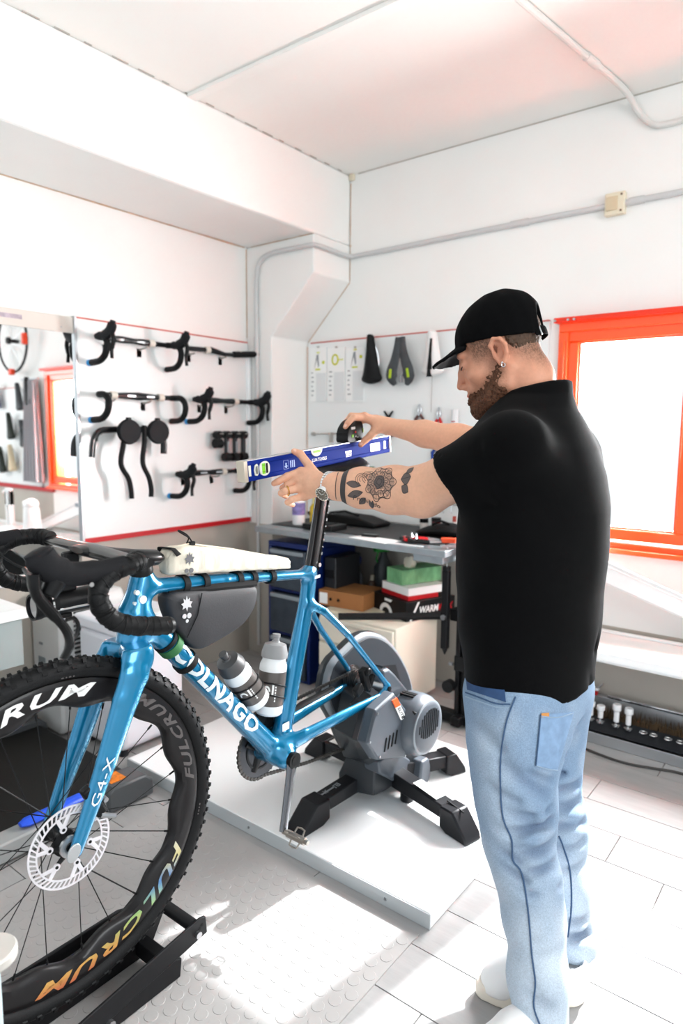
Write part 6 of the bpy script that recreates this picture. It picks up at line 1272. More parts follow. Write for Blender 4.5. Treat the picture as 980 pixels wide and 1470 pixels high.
def skin_cols(v):
    p = np.asarray(v, np.float32); q = toH(p); inh = np.linalg.norm(q, axis=1) < .19
    n = len(p); ns = RNG.random(n)
    c = np.tile(SKIN, (n, 1)); red = np.zeros(n)
    for tip, r in [(f[3], .018) for f in FL+FR]+[(TL_[3], .018), (TR_[3], .018)]+[(k, .014) for k in KL+KR]: red = np.maximum(red, .45*np.exp(-(np.linalg.norm(p-A3(tip), axis=1)/r)**2))
    red = np.maximum(red, .25*np.exp(-(np.linalg.norm(p-EL, axis=1)/.04)**2))
    red = np.where(inh, np.maximum(red, .55+.30*np.exp(-(np.linalg.norm(q-A3((.118, 0, -.028)), axis=1)/.02)**2)+.25*np.exp(-(np.linalg.norm((q-A3((-.012, .08, 0)))*[1, 1, 1], axis=1)/.03)**2)), red)  # head toned redder to paint its shade; nose and ear redder still
    c = c*(1-red[:, None])+SKIN2*red[:, None]
    bm, lp = beard_mask(q); hm = hair_mask(q)
    k = np.where(inh, np.clip(bm*(.45+.5*ns), 0, 1)*.9, 0)[:, None]; c = c*(1-k)+np.array(lin('6B4630'))*k
    k = np.where(inh, np.clip(hm*(.45+.55*ns), 0, .92), 0)[:, None]; c = c*(1-k)+HAIRC*k
    k = np.where(inh, lp*.7, 0)[:, None]; c = c*(1-k)+LIPC*k
    brow = np.where(inh, np.exp(-((q[:, 2]-.039+.1*np.abs(np.abs(q[:, 1])-.03))/.006)**2)*sm(.052, .044, np.abs(q[:, 1]))*sm(.008, .014, np.abs(q[:, 1]))*sm(.07, .08, q[:, 0]), 0)[:, None]*.8
    c = c*(1-brow)+HAIRC*brow
    return np.concatenate([c, np.ones((n, 1))], 1)
M_skin = mat('skin', 'D8A284', .48, attr='Col', sub=.10, var=.05, vscale=120, spec=.35)
man = sdf_obj('person', body_sdf, (-1.25, 1.10, .62), (-.42, 1.80, 1.56), .0022, M_skin, None, skin_cols)
tag(man, 'man in black polo shirt, pale jeans and black cap holding a blue level', 'person')
for s in (1, -1):
    MB().tube([H2W(x, s*y, z) for x, y, z in ((.0980, .026, .0055), (.0970, .034, .0050), (.0935, .0405, .0065), (.089, .045, .009))], [.0008, .0012, .0011, .0006], n=6).build('eyelash', mat('dark_lash', '2A1D16', .7), man)
    e = MB().ball(H2W(.0835, s*.031, .0135), .0105, 16, 10).build('eye', mat('eye_white', 'D9D2CC', .15, coat=1), man)
    MB().cyl(H2W(.0880, s*.0315, .011), H2W(.0925, s*.032, .0102), .0050, .003, n=14).build('iris', mat('eye_iris', '3B4A4E', .1, coat=1), e)
# hair and beard shells with a ragged surface
def nz(p, f, s=0): return np.sin(p[:, 0]*f+s)*np.sin(p[:, 1]*f*1.13+1.7*s)*np.sin(p[:, 2]*f*.91+.6*s)
def hair_sdf(p):
    q = toH(p); d = head_sdf(p)-.0030-.0016*nz(q, 520)-.001*nz(q, 900, 2); m = hair_mask(q)
    return np.maximum(d, (.72-np.where(q[:, 0] > 0, 0, m)+.35*nz(q, 330, 1)+.35*nz(q, 760))*.02)
lo_, hi_ = np.array(H2W(0, 0, 0))-.16, np.array(H2W(0, 0, 0))+.17
M_hair = mat('short_brown_hair', '4A3424', .7, var=.35, vscale=300, stretch=(1, 1, .3)); M_beard = mat('ginger_brown_beard', '57341F', .8, var=.6, vscale=350)
sdf_obj('hair', hair_sdf, lo_, hi_, .0026, M_hair, man)
def beard_sdf(p):
    q = toH(p); m, _ = beard_mask(q); thick = .0008+.0040*sm(.0, .085, q[:, 0])*sm(-.03, -.08, q[:, 2])+.0030*sm(-.05, -.09, q[:, 2])
    d = head_sdf(p)-thick*np.clip(m*1.4, 0, 1)-.0016*nz(q, 420)-.0010*nz(q, 800, 3)
    return np.maximum(d, (.80-m+.40*nz(q, 330, 1)+.35*nz(q, 760))*.02)
sdf_obj('beard', beard_sdf, lo_, hi_, .0026, M_beard, man)
# cap
M_cap = mat('black_cap_cotton', '030304', .9, spec=.12, var=.1, vscale=40, bump=.2, bscale=400)
def cap_sdf(p):
    q = toH(p); r = (.108, .0865, .104); c = (-.008, 0, .044)
    d = s_ell(q, c, r); d = smin(d, s_ell(q, (-.035, 0, .075), (.074, .068, .066)), .03)
    d = np.maximum(d, -s_ell(q, c, (.102, .0805, .098)))
    pl = q[:, 2]-(.036+.26*q[:, 0]); d = np.maximum(d, -pl)
    op = s_ell(q, (-.115, 0, .040), (.05, .034, .042)); d = smax(d, -op, .003)
    s = np.abs(q[:, 1]); zb = .060-.22*np.maximum(0, q[:, 0]-.09)-7.0*s*s*.55
    inside = np.sqrt(((q[:, 0]-.055)/.112)**2+(q[:, 1]/.076)**2)-1
    br = np.maximum(np.abs(q[:, 2]-zb)-.0034, inside*.076); br = np.maximum(br, .060-q[:, 0])
    d = smin(d, br, .006)
    return d+.0008*np.sin(q[:, 0]*140)*np.sin(q[:, 1]*120)
cap = sdf_obj('cap', cap_sdf, np.array(H2W(0, 0, 0))-.22, np.array(H2W(0, 0, 0))+.22, .0027, M_cap, man)
MB().tube([H2W(-.1130+.02*(y/.045)**2, y, .016) for y in np.linspace(-.045, .045, 9)], [(.010, .0018)]*9, n=8, up=tuple(HZ)).build('cap_strap', M_cap, cap)
MB().box((0, 0, 0), (.004, .010, .020), M=Matrix.Translation(H2W(-.1035, .030, .016)) @ Matrix(tuple(tuple(map(float, c)) for c in np.stack([HX, HY, HZ], 1))).to_4x4()).build('strap_buckle', M_steel, cap, bevel=.002)
MB().ball(H2W(-.03, 0, .146), (.008, .008, .004), 10, 6).build('cap_button', M_cap, cap)
er_ = MB(); er_.ball(H2W(-.008, .0845, -.027), .0028, 10, 6); er_.tube([H2W(-.008+.004*math.cos(a), .085, -.033+.005*math.sin(a)) for a in np.linspace(0, 2*PI, 13)[:-1]], .0009, n=6, closed=True)
er_.build('earring', M_chrome, man, kind='stuff')
# polo shirt
TZ = np.array([.60, .70, .80, .90, .98, 1.06, 1.13, 1.19, 1.235, 1.27, 1.30, 1.33])
TCX = np.array([-.540, -.545, -.552, -.557, -.557, -.560, -.566, -.572, -.575, -.574, -.572, -.570]); TCY = np.array([1.385, 1.388, 1.392, 1.398, 1.402, 1.406, 1.41, 1.412, 1.412, 1.415, 1.42, 1.425])
TAX = np.array([.125, .130, .140, .150, .152, .150, .144, .128, .108, .088, .076, .070]); TBY = np.array([.185, .19, .20, .205, .207, .208, .208, .200, .165, .118, .082, .072])
SEL, SER = lerp(SL, EL, .60), lerp(SR, ER, .52)
ADL = (EL-SL)/np.linalg.norm(EL-SL); ADR = (ER-SR)/np.linalg.norm(ER-SR)
def creases(p, L):
    o = np.zeros(len(p), np.float32)
    for a, b, amp, w in L:
        d = s_cone(p, a, b, 0, 0); o += amp*np.exp(-(d/w)**2)
    return o
SCR = [((-0.5784, 1.1852, 1.0648), (-0.4973, 1.2937, 1.1104), .006, .014), ((-0.5769, 1.2167, 1.0131), (-0.4649, 1.359, 1.1225), .005, .012), ((-0.5405, 1.2175, 0.8344), (-0.439, 1.3984, 0.917), .004, .02), ((-0.4514, 1.4296, 1.0156), (-0.4216, 1.4141, 0.7658), .006, .012), ((-0.568, 1.2067, 0.903), (-0.49, 1.244, 0.7523), .004, .02), ((-0.47, 1.334, 0.8209), (-0.4273, 1.3983, 0.6922), .005, .015), ((-0.5798, 1.1785, 1.193), (-0.5418, 1.1958, 1.1138), .005, .012), ((-0.5546, 1.3855, 1.2498), (-0.5148, 1.4075, 1.1914), .004, .012)]
def shirt_sdf(p):
    z = p[:, 2]; I = lambda t: np.interp(z, TZ, t).astype(np.float32)
    ax, by = I(TAX), I(TBY); x, y = (p[:, 0]-I(TCX)), (p[:, 1]-I(TCY)); k0 = np.sqrt((x/ax)**2+(y/by)**2)+1e-6; k1 = np.sqrt((x/ax**2)**2+(y/by**2)**2)+1e-6
    d = k0*(k0-1)/k1; d = np.where(k0 < .2, -.05, d)
    sl = smin(s_chain(p, [SL+A3((.005, .04, -.035)), SL, lerp(SL, EL, .85)], [.062, .065, .061], .03), s_cone(p, SL, lerp(SL, EL, .8)-A3((0, 0, .012)), .058, .058), .02)
    sr = s_chain(p, [SR+A3((.03, -.03, -.01)), SR, SER], [.074, .070, .062], .03)
    cl = (p-lerp(SL, EL, .63))@A3((-.80, -.08, -.595)); cr = (p-SER)@ADR
    sl = smax(sl, cl+.0012*np.sin(p[:, 2]*70), .002); sr = smax(sr, cr, .002)
    sl = smax(sl, -np.maximum(s_cone(p, SL, lerp(SL, EL, .9), .058, .056), -(cl+.022)), .002); sr = smax(sr, -np.maximum(s_cone(p, SR, SER+ADR*.02, .056, .054), -(cr+.02)), .002)
    d = smin(d, sl, .045); d = smin(d, sr, .035)
    hem = np.interp(p[:, 1]+.6*(p[:, 0]+.55), [1.15, 1.24, 1.27, 1.33, 1.6], [.695, .690, .655, .655, .66])
    hem = hem+.24*np.maximum(0, p[:, 0]+.52)
    d = smax(d, hem-z, .003)
    d = smax(d, z-1.315-.25*(p[:, 0]+.57), .004)
    d = smax(d, -np.maximum(s_cone(p, (-.59, 1.415, 1.27), (-.585, 1.42, 1.36), .055, .070), -(z-1.262)), .004)
    fold = .0025*np.sin(z*34+6*p[:, 1]+3*np.sin(p[:, 0]*15))*np.exp(-((z-.80)/.14)**2)+.002*np.sin(p[:, 0]*60+z*40)*np.exp(-((z-1.1)/.1)**2)
    return (d+creases(p, SCR)+fold)*.9
M_polo = mat('black_polo_pique', '020203', .9, spec=.12, var=.08, vscale=30, bump=.25, bscale=700); M_polo.node_tree.nodes['Principled BSDF'].inputs['Sheen Weight'].default_value = .03
polo = sdf_obj('polo_shirt', shirt_sdf, (-1.0, 1.08, .60), (-.36, 1.78, 1.36), .0062, M_polo, man)
nb = np.array(NK1, float)+np.array([0, 0, -.012]); cR = []
for t in np.linspace(-2.75, 2.75, 40):
    # collar strip round the back of the neck; t = 0 at the nape (towards +x)
    cR.append((math.cos(t), math.sin(t)))
col_ = MB(); rings = []
for (c, s) in cR:
    bx, by = nb[0]-.004, nb[1]+.003; drop = .020*(1-c)*.9
    P = [(bx+.066*c, by+.068*s, nb[2]+.018-drop), (bx+.064*c, by+.066*s, nb[2]+.040-drop*1.25), (bx+.070*c, by+.071*s, nb[2]+.043-drop*1.25), (bx+.083*c, by+.085*s, nb[2]+.006-drop*1.3), (bx+.080*c, by+.081*s, nb[2]+.002-drop*1.3), (bx+.070*c, by+.072*s, nb[2]+.020-drop)]
    rings.append(P)
col_.loft(rings).build('collar', M_polo, polo, smooth=60)
# jeans
JL = [(-0.5406, 1.2873, 0.6675), (-0.5316, 1.2748, 0.5825), (-0.5226, 1.2645, 0.5126), (-0.5085, 1.2525, 0.4461), (-0.4962, 1.2402, 0.3877), (-0.4717, 1.2355, 0.3162), (-0.4541, 1.2324, 0.2492), (-0.4323, 1.2126, 0.1347), (-0.4162, 1.1975, 0.0392)]; JLr = [.098, .090, .082, .076, .067, .061, .058, .0555, .054]
JR = [(-0.5428, 1.49, 0.6276), (-0.5402, 1.4671, 0.5079), (-0.5358, 1.4545, 0.4456), (-0.5037, 1.4442, 0.3413), (-0.4896, 1.4347, 0.2915), (-0.4665, 1.4192, 0.1984), (-0.4493, 1.4029, 0.1307), (-0.43, 1.3986, 0.0885), (-0.4211, 1.395, 0.0615)]; JRr = [.098, .090, .083, .074, .067, .060, .056, .050, .042]
def px_c(L, dep, amp, w): return [((L[i], L[i+1]), amp, w) for i in range(len(L)-1)]
JCR = [((-0.5342, 1.1441, 0.4108), (-0.468, 1.1784, 0.3823), .010, .012), ((-0.5204, 1.1493, 0.3754), (-0.4578, 1.1813, 0.3498), .009, .011), ((-0.4834, 1.1752, 0.4391), (-0.4325, 1.242, 0.4498), .010, .012), ((-0.4619, 1.1726, 0.3968), (-0.4201, 1.2448, 0.4059), .010, .013), ((-0.455, 1.173, 0.3645), (-0.4104, 1.2464, 0.3674), .007, .011), ((-0.5081, 1.1761, 0.5691), (-0.4391, 1.2334, 0.5102), .005, .016), ((-0.509, 1.1628, 0.4877), (-0.4585, 1.1984, 0.4638), .006, .014), ((-0.4673, 1.2394, 0.6079), (-0.4318, 1.3812, 0.6039), .005, .013), ((-0.4592, 1.2407, 0.5763), (-0.442, 1.3406, 0.5574), .005, .010), ((-0.5869, 1.1877, 0.6282), (-0.5444, 1.1803, 0.614), .005, .02), ((-0.4464, 1.1341, 0.152), (-0.387, 1.1627, 0.1211), .006, .014), ((-0.4432, 1.1407, 0.1788), (-0.4108, 1.1493, 0.154), .005, .012),
       ((-0.4768, 1.3897, 0.4723), (-0.4595, 1.466, 0.4661), .007, .010), ((-0.4739, 1.3739, 0.4381), (-0.4452, 1.4468, 0.4357), .008, .010), ((-0.4742, 1.3673, 0.3972), (-0.4395, 1.4451, 0.3954), .007, .012), ((-0.4711, 1.3639, 0.3595), (-0.431, 1.445, 0.352), .006, .012), ((-0.4213, 1.3416, 0.1301), (-0.3979, 1.3979, 0.129), .010, .013), ((-0.4287, 1.3409, 0.1628), (-0.4028, 1.3988, 0.1594), .006, .012), ((-0.4764, 1.3539, 0.3216), (-0.4428, 1.3778, 0.3068), .007, .012)]
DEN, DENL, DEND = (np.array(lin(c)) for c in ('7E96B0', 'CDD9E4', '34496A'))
JC2 = [((-0.5648, 1.1907, 0.6187), (-0.5169, 1.1865, 0.5983), .004, .012), ((-0.5365, 1.1715, 0.5176), (-0.4808, 1.1865, 0.4988), .005, .010), ((-0.4782, 1.1836, 0.4677), (-0.4325, 1.2462, 0.4774), .005, .009), ((-0.5217, 1.1589, 0.4437), (-0.4795, 1.1769, 0.431), .006, .009), ((-0.5047, 1.1565, 0.3427), (-0.4569, 1.167, 0.3349), .005, .009), ((-0.4433, 1.1761, 0.3256), (-0.4049, 1.2443, 0.3261), .004, .009), ((-0.4607, 1.151, 0.2514), (-0.4216, 1.1668, 0.2392), .003, .009), ((-0.4141, 1.1685, 0.2125), (-0.3835, 1.2067, 0.2226), .003, .009), ((-0.466, 1.2068, 0.556), (-0.4368, 1.251, 0.5297), .004, .009), ((-0.4932, 1.1636, 0.4132), (-0.4502, 1.1838, 0.4104), .007, .008), ((-0.4498, 1.2728, 0.571), (-0.4329, 1.3735, 0.5598), .004, .009), ((-0.4535, 1.3624, 0.2614), (-0.4153, 1.4192, 0.2717), .004, .010), ((-0.4548, 1.3684, 0.3067), (-0.4193, 1.4237, 0.3207), .005, .010)]; JCR = JCR+JC2
def jeans_base(p):
    d = s_chain(p, JL, JLr, .03); d = smin(d, s_chain(p, JR, JRr, .03), .02)
    d = smin(d, s_ell(p, (-.545, 1.388, .66), (.128, .182, .115)), .03); d = smin(d, s_ell(p, (-.515, 1.32, .60), (.082, .085, .09)), .04); d = smin(d, s_ell(p, (-.525, 1.45, .60), (.082, .085, .09)), .04)
    return d
def jeans_sdf(p):
    d = jeans_base(p)+creases(p, JCR)*1.9-.0015*np.sin(p[:, 2]*55+9*p[:, 0])*np.exp(-((p[:, 2]-.25)/.2)**2)
    d = smax(d, p[:, 2]-.74, .003)
    d = smax(d, -((p-A3(JL[8]))@A3((-.05, .02, 1))-.0), .003) if False else d
    zl = np.where(np.linalg.norm((p-A3(JL[8]))[:, :2], axis=1) < .085, .045, .075)
    return smax(d, zl-p[:, 2], .006)
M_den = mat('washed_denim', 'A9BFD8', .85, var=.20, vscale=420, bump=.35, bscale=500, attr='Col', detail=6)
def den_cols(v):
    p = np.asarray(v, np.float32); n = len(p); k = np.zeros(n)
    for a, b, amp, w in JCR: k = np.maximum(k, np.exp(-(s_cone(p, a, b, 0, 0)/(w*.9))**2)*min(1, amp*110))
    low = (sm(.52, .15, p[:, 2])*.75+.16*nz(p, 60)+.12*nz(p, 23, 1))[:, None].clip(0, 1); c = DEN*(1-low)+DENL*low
    c = c*(1-.75*k[:, None])+DEND*.75*k[:, None]  # creases darkened in the colour, painting the shade of the folds
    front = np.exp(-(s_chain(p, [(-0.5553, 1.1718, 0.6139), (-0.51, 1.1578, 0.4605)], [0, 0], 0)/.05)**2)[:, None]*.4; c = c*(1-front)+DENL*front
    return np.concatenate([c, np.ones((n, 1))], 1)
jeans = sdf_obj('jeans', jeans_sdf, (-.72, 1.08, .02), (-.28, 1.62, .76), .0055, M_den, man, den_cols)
M_seam = mat('dark_denim_seam', '3E5878', .85); M_stitch = mat('denim_stitch', '8FA3B8', .8); M_den2 = mat('mid_denim', '7F9BBB', .85, var=.15, vscale=60); M_dend = mat('dark_denim', '2E4A72', .85, var=.15, vscale=60)
def project(pts, fn, toward, lift=.001):        # slide points along a direction until they meet a surface
    P = np.array(pts, np.float32); t = np.array(toward, np.float32)
    D = (P-t) if t.ndim == 1 and np.linalg.norm(t) > 2 else None
    C0 = np.array((0, 0, CAM_H), np.float32); D = P-C0; D /= np.linalg.norm(D, axis=1)[:, None]; Q = P-D*.10
    for _ in range(90): Q = Q+D*(np.clip(fn(Q), -.02, .03)*.6)[:, None]
    return Q-D*lift
def seam(name, pts, fn, r, m, parent, lift=.0, n=5):
    Q = project([tuple(x) for x in spline(pts, n)], fn, (0, 0, 0), lift); return MB().tube([tuple(map(float, q)) for q in Q], r, n=6).build(name, m, parent)
sidep = [(-0.5074, 1.222, 0.697), (-0.5138, 1.1974, 0.653), (-0.5135, 1.1761, 0.5962), (-0.5091, 1.169, 0.5284), (-0.4998, 1.1668, 0.4674), (-0.4835, 1.1732, 0.4269), (-0.4744, 1.1622, 0.3926), (-0.4583, 1.1706, 0.3658), (-0.4427, 1.1714, 0.292), (-0.4274, 1.1592, 0.219), (-0.4145, 1.1495, 0.1739), (-0.4128, 1.1436, 0.1275), (-0.3991, 1.1482, 0.0879)]
seam('side_seam', sidep, jeans_sdf, .0017, M_seam, jeans, .0012); seam('side_seam', [(-0.461, 1.3813, 0.3385), (-0.4488, 1.3754, 0.3219), (-0.4325, 1.3799, 0.2691), (-0.421, 1.3655, 0.2007), (-0.4215, 1.3547, 0.1331)], jeans_sdf, .0017, M_seam, jeans, .0012)
seam('pocket_edge', [(-0.5993, 1.1868, 0.6844), (-0.5611, 1.1783, 0.6854), (-0.5323, 1.1872, 0.6801), (-0.5126, 1.2023, 0.679)], jeans_sdf, .0018, M_stitch, jeans); seam('pocket_edge', [(-0.6, 1.1875, 0.6928), (-0.5618, 1.1791, 0.6937), (-0.5328, 1.1878, 0.687), (-0.511, 1.2046, 0.6858)], jeans_sdf, .0017, M_seam, jeans, .0012)
def patch(name, poly, fn, m, lift, parent, n=12):
    # quad patch draped on the cloth: poly = 4 corners
    a, b, c, d = [np.array(q) for q in poly]; P = []
    for j in range(n+1):
        for i in range(n+1):
            u, v = i/n, j/n; P.append(tuple((a*(1-u)+b*u)*(1-v)+(d*(1-u)+c*u)*v))
    Q = project(P, fn, (0, 0, 0), lift); Q2 = project(P, fn, (0, 0, 0), -.004); N = (n+1)**2
    mb = MB(); vs = [tuple(map(float, q)) for q in Q]+[tuple(map(float, q)) for q in Q2]
    fs = [(j*(n+1)+i, j*(n+1)+i+1, (j+1)*(n+1)+i+1, (j+1)*(n+1)+i) for j in range(n) for i in range(n)]
    rim = [i for i in range(n+1)]+[j*(n+1)+n for j in range(1, n+1)]+[n*(n+1)+i for i in range(n-1, -1, -1)]+[j*(n+1) for j in range(n-1, 0, -1)]
    fs += [(rim[k], rim[(k+1) % len(rim)], N+rim[(k+1) % len(rim)], N+rim[k]) for k in range(len(rim))]
    return mb.add(vs, fs).build(name, m, parent, smooth=40, fix=True), Q
pk, _ = patch('back_pocket', [(-0.4686, 1.2588, 0.6574), (-0.441, 1.3781, 0.6303), (-0.4395, 1.2882, 0.5367), (-0.4645, 1.2343, 0.5611)], jeans_sdf, M_den2, .0022, jeans)
for L in ([(776, 1026), (769, 1099)], [(769, 1099), (800, 1106)], [(776, 1026), (824, 1022)]): pass
seam('pocket_stitch', [(-0.4651, 1.2494, 0.6616), (-0.461, 1.2332, 0.6194), (-0.461, 1.225, 0.566)], jeans_sdf, .0014, M_seam, pk, .003); seam('pocket_stitch', [(-0.461, 1.225, 0.566), (-0.4465, 1.2473, 0.5544), (-0.4331, 1.2693, 0.5468)], jeans_sdf, .0012, M_stitch, pk, .003); seam('pocket_stitch', [(-0.4648, 1.2491, 0.6589), (-0.4483, 1.298, 0.6437), (-0.4368, 1.3567, 0.6357)], jeans_sdf, .0013, M_stitch, pk, .003)
patch('pocket_tab', [(-0.4677, 1.2599, 0.6602), (-0.4557, 1.2695, 0.6617), (-0.455, 1.2687, 0.6534), (-0.467, 1.2591, 0.6519)], jeans_sdf, mat('orange_tab', 'C98A4A', .7), .0034, pk, 3)
patch('front_pocket_lining', [(-0.6025, 1.1904, 0.7238), (-0.5302, 1.2101, 0.7353), (-0.5218, 1.209, 0.6858), (-0.5982, 1.1898, 0.6985)], jeans_sdf, M_dend, .0022, jeans)
m = MB()
for (x, y) in ((713, 1052), (712, 1080), (711, 1092), (711, 1104), (713, 1116), (714, 1130), (715, 1145), (716, 1158), (717, 1170)): pass
# sneakers
def shoe(name, lb, heel, toe, m_up):
    heel, toe = A3(heel), A3(toe); d = toe-heel; L = float(np.linalg.norm(d)); d /= L; s_ = np.cross((0, 0, 1), d).astype(np.float32); R = np.array([d, s_, (0, 0, 1)], np.float32)
    T = lambda p: (p-heel)@R.T
    def sole(p):
        q = T(p); t = np.clip(q[:, 0]/L, -.3, 1.4); w = np.interp(t, [-.25, 0, .4, .9, 1.25], [.030, .036, .037, .046, .030])
        o = np.sqrt((np.maximum(0, -q[:, 0])/.040)**2*1+(np.maximum(0, q[:, 0]-L)/.055)**2+(q[:, 1]/w)**2)-1
        return smax(o*.036, np.abs(q[:, 2]-.018)-.018, .006)
    def upper(p):
        q = T(p); e = s_chain(q, [(-.005, 0, .075), (.0, 0, .045), (.06, 0, .055), (.12, 0, .045), (L+.005, 0, .030)], [.032, .036, .036, .038, .040], .03)
        e = smax(e, .020-q[:, 2], .004); return smax(e, -s_cone(q, (.0, 0, .085), (-.005, 0, .16), .027, .036), .004)
    lo = np.minimum(heel, toe)-.075; hi = np.maximum(heel, toe)+.075; lo[2] = -.004; hi[2] = .13
    up = sdf_obj(name, upper, lo, hi, .0035, m_up, man, label=lb); sdf_obj('sole', sole, lo, hi, .0035, mat('cream_sole', 'EFE6D8', .6), up)
    for k in range(4):
        x = .075+.02*k; MB().tube([tuple(map(float, heel+d*x+s_*y+A3((0, 0, z)))) for y, z in ((-.026, .072-.06*x), (0, .094-.13*x+.004), (.026, .072-.06*x))], .003, n=6).build('lace', M_card, up)
    for sd_ in (-1, 1): MB().tube([tuple(map(float, heel+d*x+s_*(sd_*w)+A3((0, 0, z)))) for x, w, z in ((-.034, .018, .058), (-.010, .0365, .050), (.03, .0375, .045), (.075, .0375, .047))], [(.0045, .0015)]*4, n=6, up=(0, 0, 1)).build('side_stripe', mat('grey_stripe', '8E8A98', .6), up)
shoe('shoe', 'right white sneaker with cream sole', (-.415, 1.352, 0), (-.53, 1.262, 0), mat('white_sneaker', 'F2F1F0', .5)); shoe('shoe', 'left white sneaker with cream sole', (-.428, 1.195, 0), (-.475, 1.035, 0), mat('white_sneaker', 'F2F1F0', .5))
# wrist watch, ring and tattoos
wa = (EL-WL_); wa /= np.linalg.norm(wa); Wc = WL_+wa*.012; tocam = A3((0, 0, CAM_H))-Wc; tocam -= wa*(tocam@wa); tocam /= np.linalg.norm(tocam); upw = np.cross(tocam, wa); upw = upw if upw[2] > 0 else -upw
bl = MB()
for k in range(30):
    a = 2*PI*k/30; r = .0325; c = Wc+tocam*(r*math.cos(a))*.95+upw*(r*math.sin(a))*1.05; nrm = tocam*math.cos(a)+upw*math.sin(a); tg = -tocam*math.sin(a)+upw*math.cos(a)
    M = Matrix(((*wa, 0), (*tg, 0), (*nrm, 0), (0, 0, 0, 1))).transposed(); M = Matrix(((wa[0], tg[0], nrm[0], c[0]), (wa[1], tg[1], nrm[1], c[1]), (wa[2], tg[2], nrm[2], c[2]), (0, 0, 0, 1)))
    for o_, w_ in ((-.0068, .0055), (0, .0065), (.0068, .0055)): bl.box((o_, 0, 0), (w_, .0060, .0032), M=M)
watch = bl.build('wrist_watch', M_chrome, man, smooth=0, bevel=.0006, kind='stuff', label='steel bracelet watch with black dial')
a = -.62; nrm = tocam*math.cos(a)+upw*math.sin(a); c0 = Wc+nrm*.0325-wa*.002
tv = lambda q: tuple(map(float, q))
MB().cyl(tv(c0-nrm*.002), tv(c0+nrm*.007), .0195, .0185, n=28).build('watch_case', M_chrome, watch); MB().cyl(tv(c0+nrm*.0068), tv(c0+nrm*.0078), .0165, n=28).build('dial', mat('black_dial', '0A0A0C', .1, coat=1), watch)
t1 = wa; t2 = np.cross(nrm, wa); mk = MB()
for k in range(12):
    an = 2*PI*k/12; q = c0+nrm*.0080+(t1*math.cos(an)+t2*math.sin(an))*.0135; mk.ball(tv(q), .0010, 6, 4)
for an, L in ((.4, .009), (2.2, .012)): q = c0+nrm*.0081; mk.tube([tv(q), tv(q+(t1*math.cos(an)+t2*math.sin(an))*L)], .0006, n=4)
mk.build('dial_marks', M_card, watch, kind='stuff')
rc = lerp(FL[2][0], FL[2][1], .86); rdv = A3(FL[2][1])-A3(FL[2][0]); rdv /= np.linalg.norm(rdv); ra = np.cross(rdv, (0, 0, 1)); ra /= np.linalg.norm(ra); rb2 = np.cross(rdv, ra)
MB().tube([tv(rc+(ra*math.cos(t)+rb2*math.sin(t))*.0112) for t in np.linspace(0, 2*PI, 25)[:-1]], [(.0016, .0024)]*24, n=8, closed=True, up=tv(rdv)).build('ring', mat('gold', 'E0B458', .15, metal=1), man, label='gold ring')
# finger nails on the visible tips
for tip, prv in ((TL_[3], TL_[2]), (TR_[3], TR_[2]), (FR[0][3], FR[0][2])):
    dv = A3(tip)-A3(prv); dv /= np.linalg.norm(dv); tc = A3((0, 0, CAM_H))-A3(tip); tc -= dv*(tc@dv); tc /= np.linalg.norm(tc); nn_ = tc*.8+A3((0, 0, .6)); nn_ -= dv*(nn_@dv); nn_ /= np.linalg.norm(nn_)
    Mx = np.cross(dv, nn_); cpt = A3(tip)+nn_*.0066-dv*.001
    M = Matrix(((dv[0], Mx[0], nn_[0], cpt[0]), (dv[1], Mx[1], nn_[1], cpt[1]), (dv[2], Mx[2], nn_[2], cpt[2]), (0, 0, 0, 1))); MB().ball((0, 0, 0), (.0062, .0050, .0016), 10, 6, M=M).build('finger_nail', mat('nail', 'E2B5A0', .25), man)
FA = WL_+wa*0; FLn = float(np.linalg.norm(EL-WL_)); tcF = A3((0, 0, CAM_H))-lerp(WL_, EL, .5); tcF -= wa*(tcF@wa); tcF /= np.linalg.norm(tcF); upF = np.cross(tcF, wa); upF = upF if upF[2] > 0 else -upF
def on_arm(uv, lift):
    uv = np.array(uv, float); th = uv[:, 1]/.047; A = WL_+wa*(uv[:, 0]+.62*(.029+.024*np.clip(uv[:, 0]/FLn, 0, 1))*np.cos(th))[:, None]; D = tcF*np.cos(th)[:, None]+upF*np.sin(th)[:, None]; Q = (A+D*.09).astype(np.float32)
    for _ in range(30): Q = Q-D*(np.clip(smin(arm_l(Q), near(Q, lerp(WL_, KL[1], .7), .15, lambda q: hand(q, WL_, KL, FL, TL_, (.7, -.7, .1))), .01), -.02, .03)*.8)[:, None].astype(np.float32)
    return Q+D*lift
UP = lambda px, py: ((px-470)/136*FLn, -(py-(697+7*(px-470)/136))/622)
ink = MB(); shade = MB()
def stroke(pts, w=.0011, mb=None, lift=.0007):
    mb = mb or ink; P = np.array(pts); T_ = np.gradient(P, axis=0); T_ /= np.linalg.norm(T_, axis=1)[:, None]+1e-9; Nn = np.stack([-T_[:, 1], T_[:, 0]], 1)*w/2
    Q = on_arm(np.concatenate([P+Nn, P-Nn]), lift); k = len(P); mb.add([tv(q) for q in Q], [(i, i+1, k+i+1, k+i) for i in range(k-1)])
def fillp(pts, mb=None, lift=.0005):
    P = np.array(pts); c = P.mean(0); R = [P, c+(P-c)*.66, c+(P-c)*.33, c[None]]; Q = on_arm(np.concatenate(R), lift); k = len(P); mb = mb or shade
    mb.add([tv(q) for q in Q], [(j*k+i, j*k+(i+1) % k, (j+1)*k+(i+1) % k, (j+1)*k+i) for j in range(2) for i in range(k)]+[(2*k+i, 2*k+(i+1) % k, 3*k) for i in range(k)])
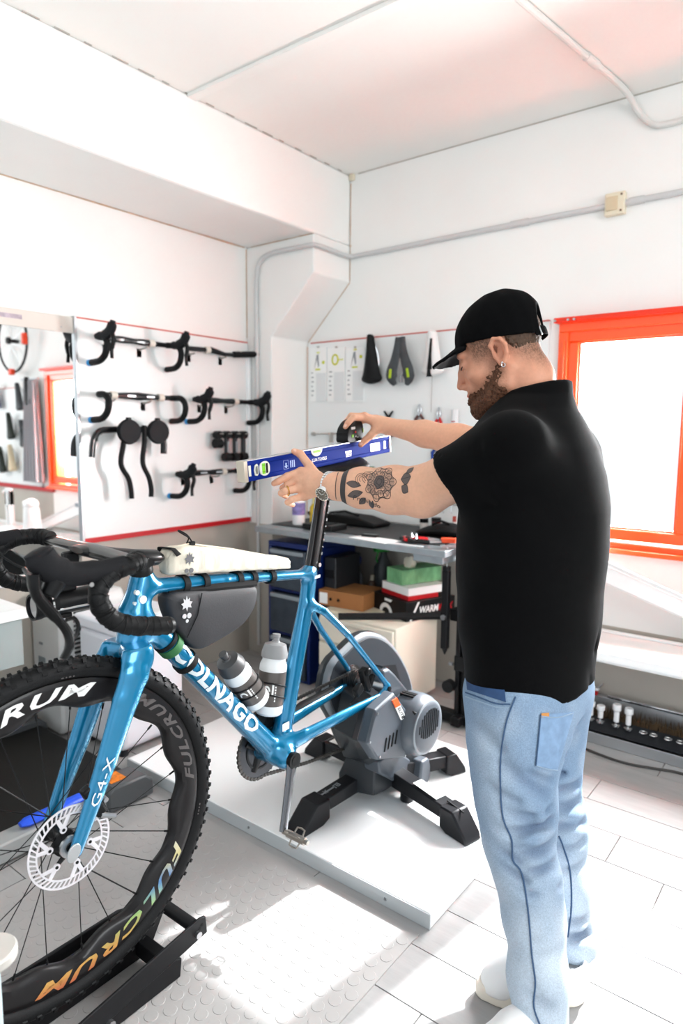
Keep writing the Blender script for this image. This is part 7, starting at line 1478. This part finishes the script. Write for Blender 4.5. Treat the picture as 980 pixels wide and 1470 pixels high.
for (u0, u1) in ((.194, .262),):
    band_ = [(u0*FLn+.001*math.sin(9*v), v) for v in np.linspace(-.062, .062, 26)]+[(u1*FLn, v) for v in np.linspace(.062, -.062, 26)]; Q = on_arm(np.array(band_), .0006); ink.add([tv(q) for q in Q], [(i, i+1, 50-i, 51-i) for i in range(25)])
stroke([(.128*FLn, v) for v in np.linspace(-.05, .055, 24)], .0022)
fc = np.array(UP(553, 693))
soft = MB()
def petal(c, r, a, w, n=9): return [(c[0]+r*math.cos(a+t)*(1+.14*math.cos(3.5*t/w)), c[1]+r*.92*math.sin(a+t)*(1+.14*math.cos(3.5*t/w))) for t in np.linspace(-w, w, n)]
for r, n_, off in ((.007, 4, .3), (.013, 5, .8), (.020, 6, .2), (.029, 7, .5), (.037, 7, .05)):
    for k in range(n_):
        a = off+2*PI*k/n_; P = petal(fc, r, a, PI/n_*1.08); stroke(P, .0014 if r > .02 else .0012)
        for t in (-.5, .0, .5): aa = a+t*PI/n_; stroke([(fc[0]+rr*math.cos(aa), fc[1]+.92*rr*math.sin(aa)) for rr in (r*.72, r*.86, r*.98)], .0009)
def leaf(c, L, W, a): return [(c[0]+math.cos(a)*x-math.sin(a)*y, c[1]+math.sin(a)*x+math.cos(a)*y) for x, y in [(L*t, W*math.sin(PI*t)) for t in np.linspace(0, 1, 9)]+[(L*t, -W*math.sin(PI*t)) for t in np.linspace(.9, .1, 7)]]
for px_, py_, L_, W_, a in ((527, 697, .040, .007, PI*.97), (530, 706, .042, .008, PI*1.08), (534, 714, .026, .008, PI*1.25), (545, 716, .024, .004, PI*1.45), (580, 690, .026, .012, .15), (582, 698, .020, .008, -.5), (586, 683, .022, .007, .7), (540, 716, .026, .005, PI*1.55)):
    c = UP(px_, py_); P = leaf(c, L_, W_, a); fillp(P); stroke(P+[P[0]], .0011); stroke([c, (c[0]+L_*math.cos(a), c[1]+L_*math.sin(a))], .0010)
fillp([(fc[0]+.036*math.cos(t)*(1+.05*math.cos(7*t)), fc[1]+.033*math.sin(t)*(1+.05*math.cos(7*t))) for t in np.linspace(0, 2*PI, 43)[:-1]], soft, .0003); fillp([(fc[0]+.014*math.cos(t), fc[1]+.013*math.sin(t)) for t in np.linspace(0, 2*PI, 25)[:-1]], shade, .0004)
for px_, py_ in ((527, 688), (535, 684)):
    c = np.array(UP(px_, py_)); 
    for r in (.006, .011, .016): stroke([(c[0]+r*math.cos(t), c[1]+r*math.sin(t)) for t in np.linspace(.4, 4.4, 12)], .0011)
wo = UP(517, 717)
vs, fs, wd_ = TXT['Familia']; Q = on_arm(np.array([(wo[0]+x*.0135, wo[1]-.0-.028*x/wd_*.45+y*.0115) for x, y in vs]), .0006); ink.add([tv(q) for q in Q], fs)
soft.build('tattoo_tint', mat('tattoo_tint', 'A88572', .5), man, smooth=0, fix=False, kind='stuff'); ink.build('tattoo_lines', mat('tattoo_ink', '2E2A2B', .5), man, smooth=0, fix=False, kind='stuff', label='rose tattoo, arm bands and a word'); shade.build('tattoo_shading', mat('tattoo_grey', '5A4E4B', .5), man, smooth=0, fix=False, kind='stuff')
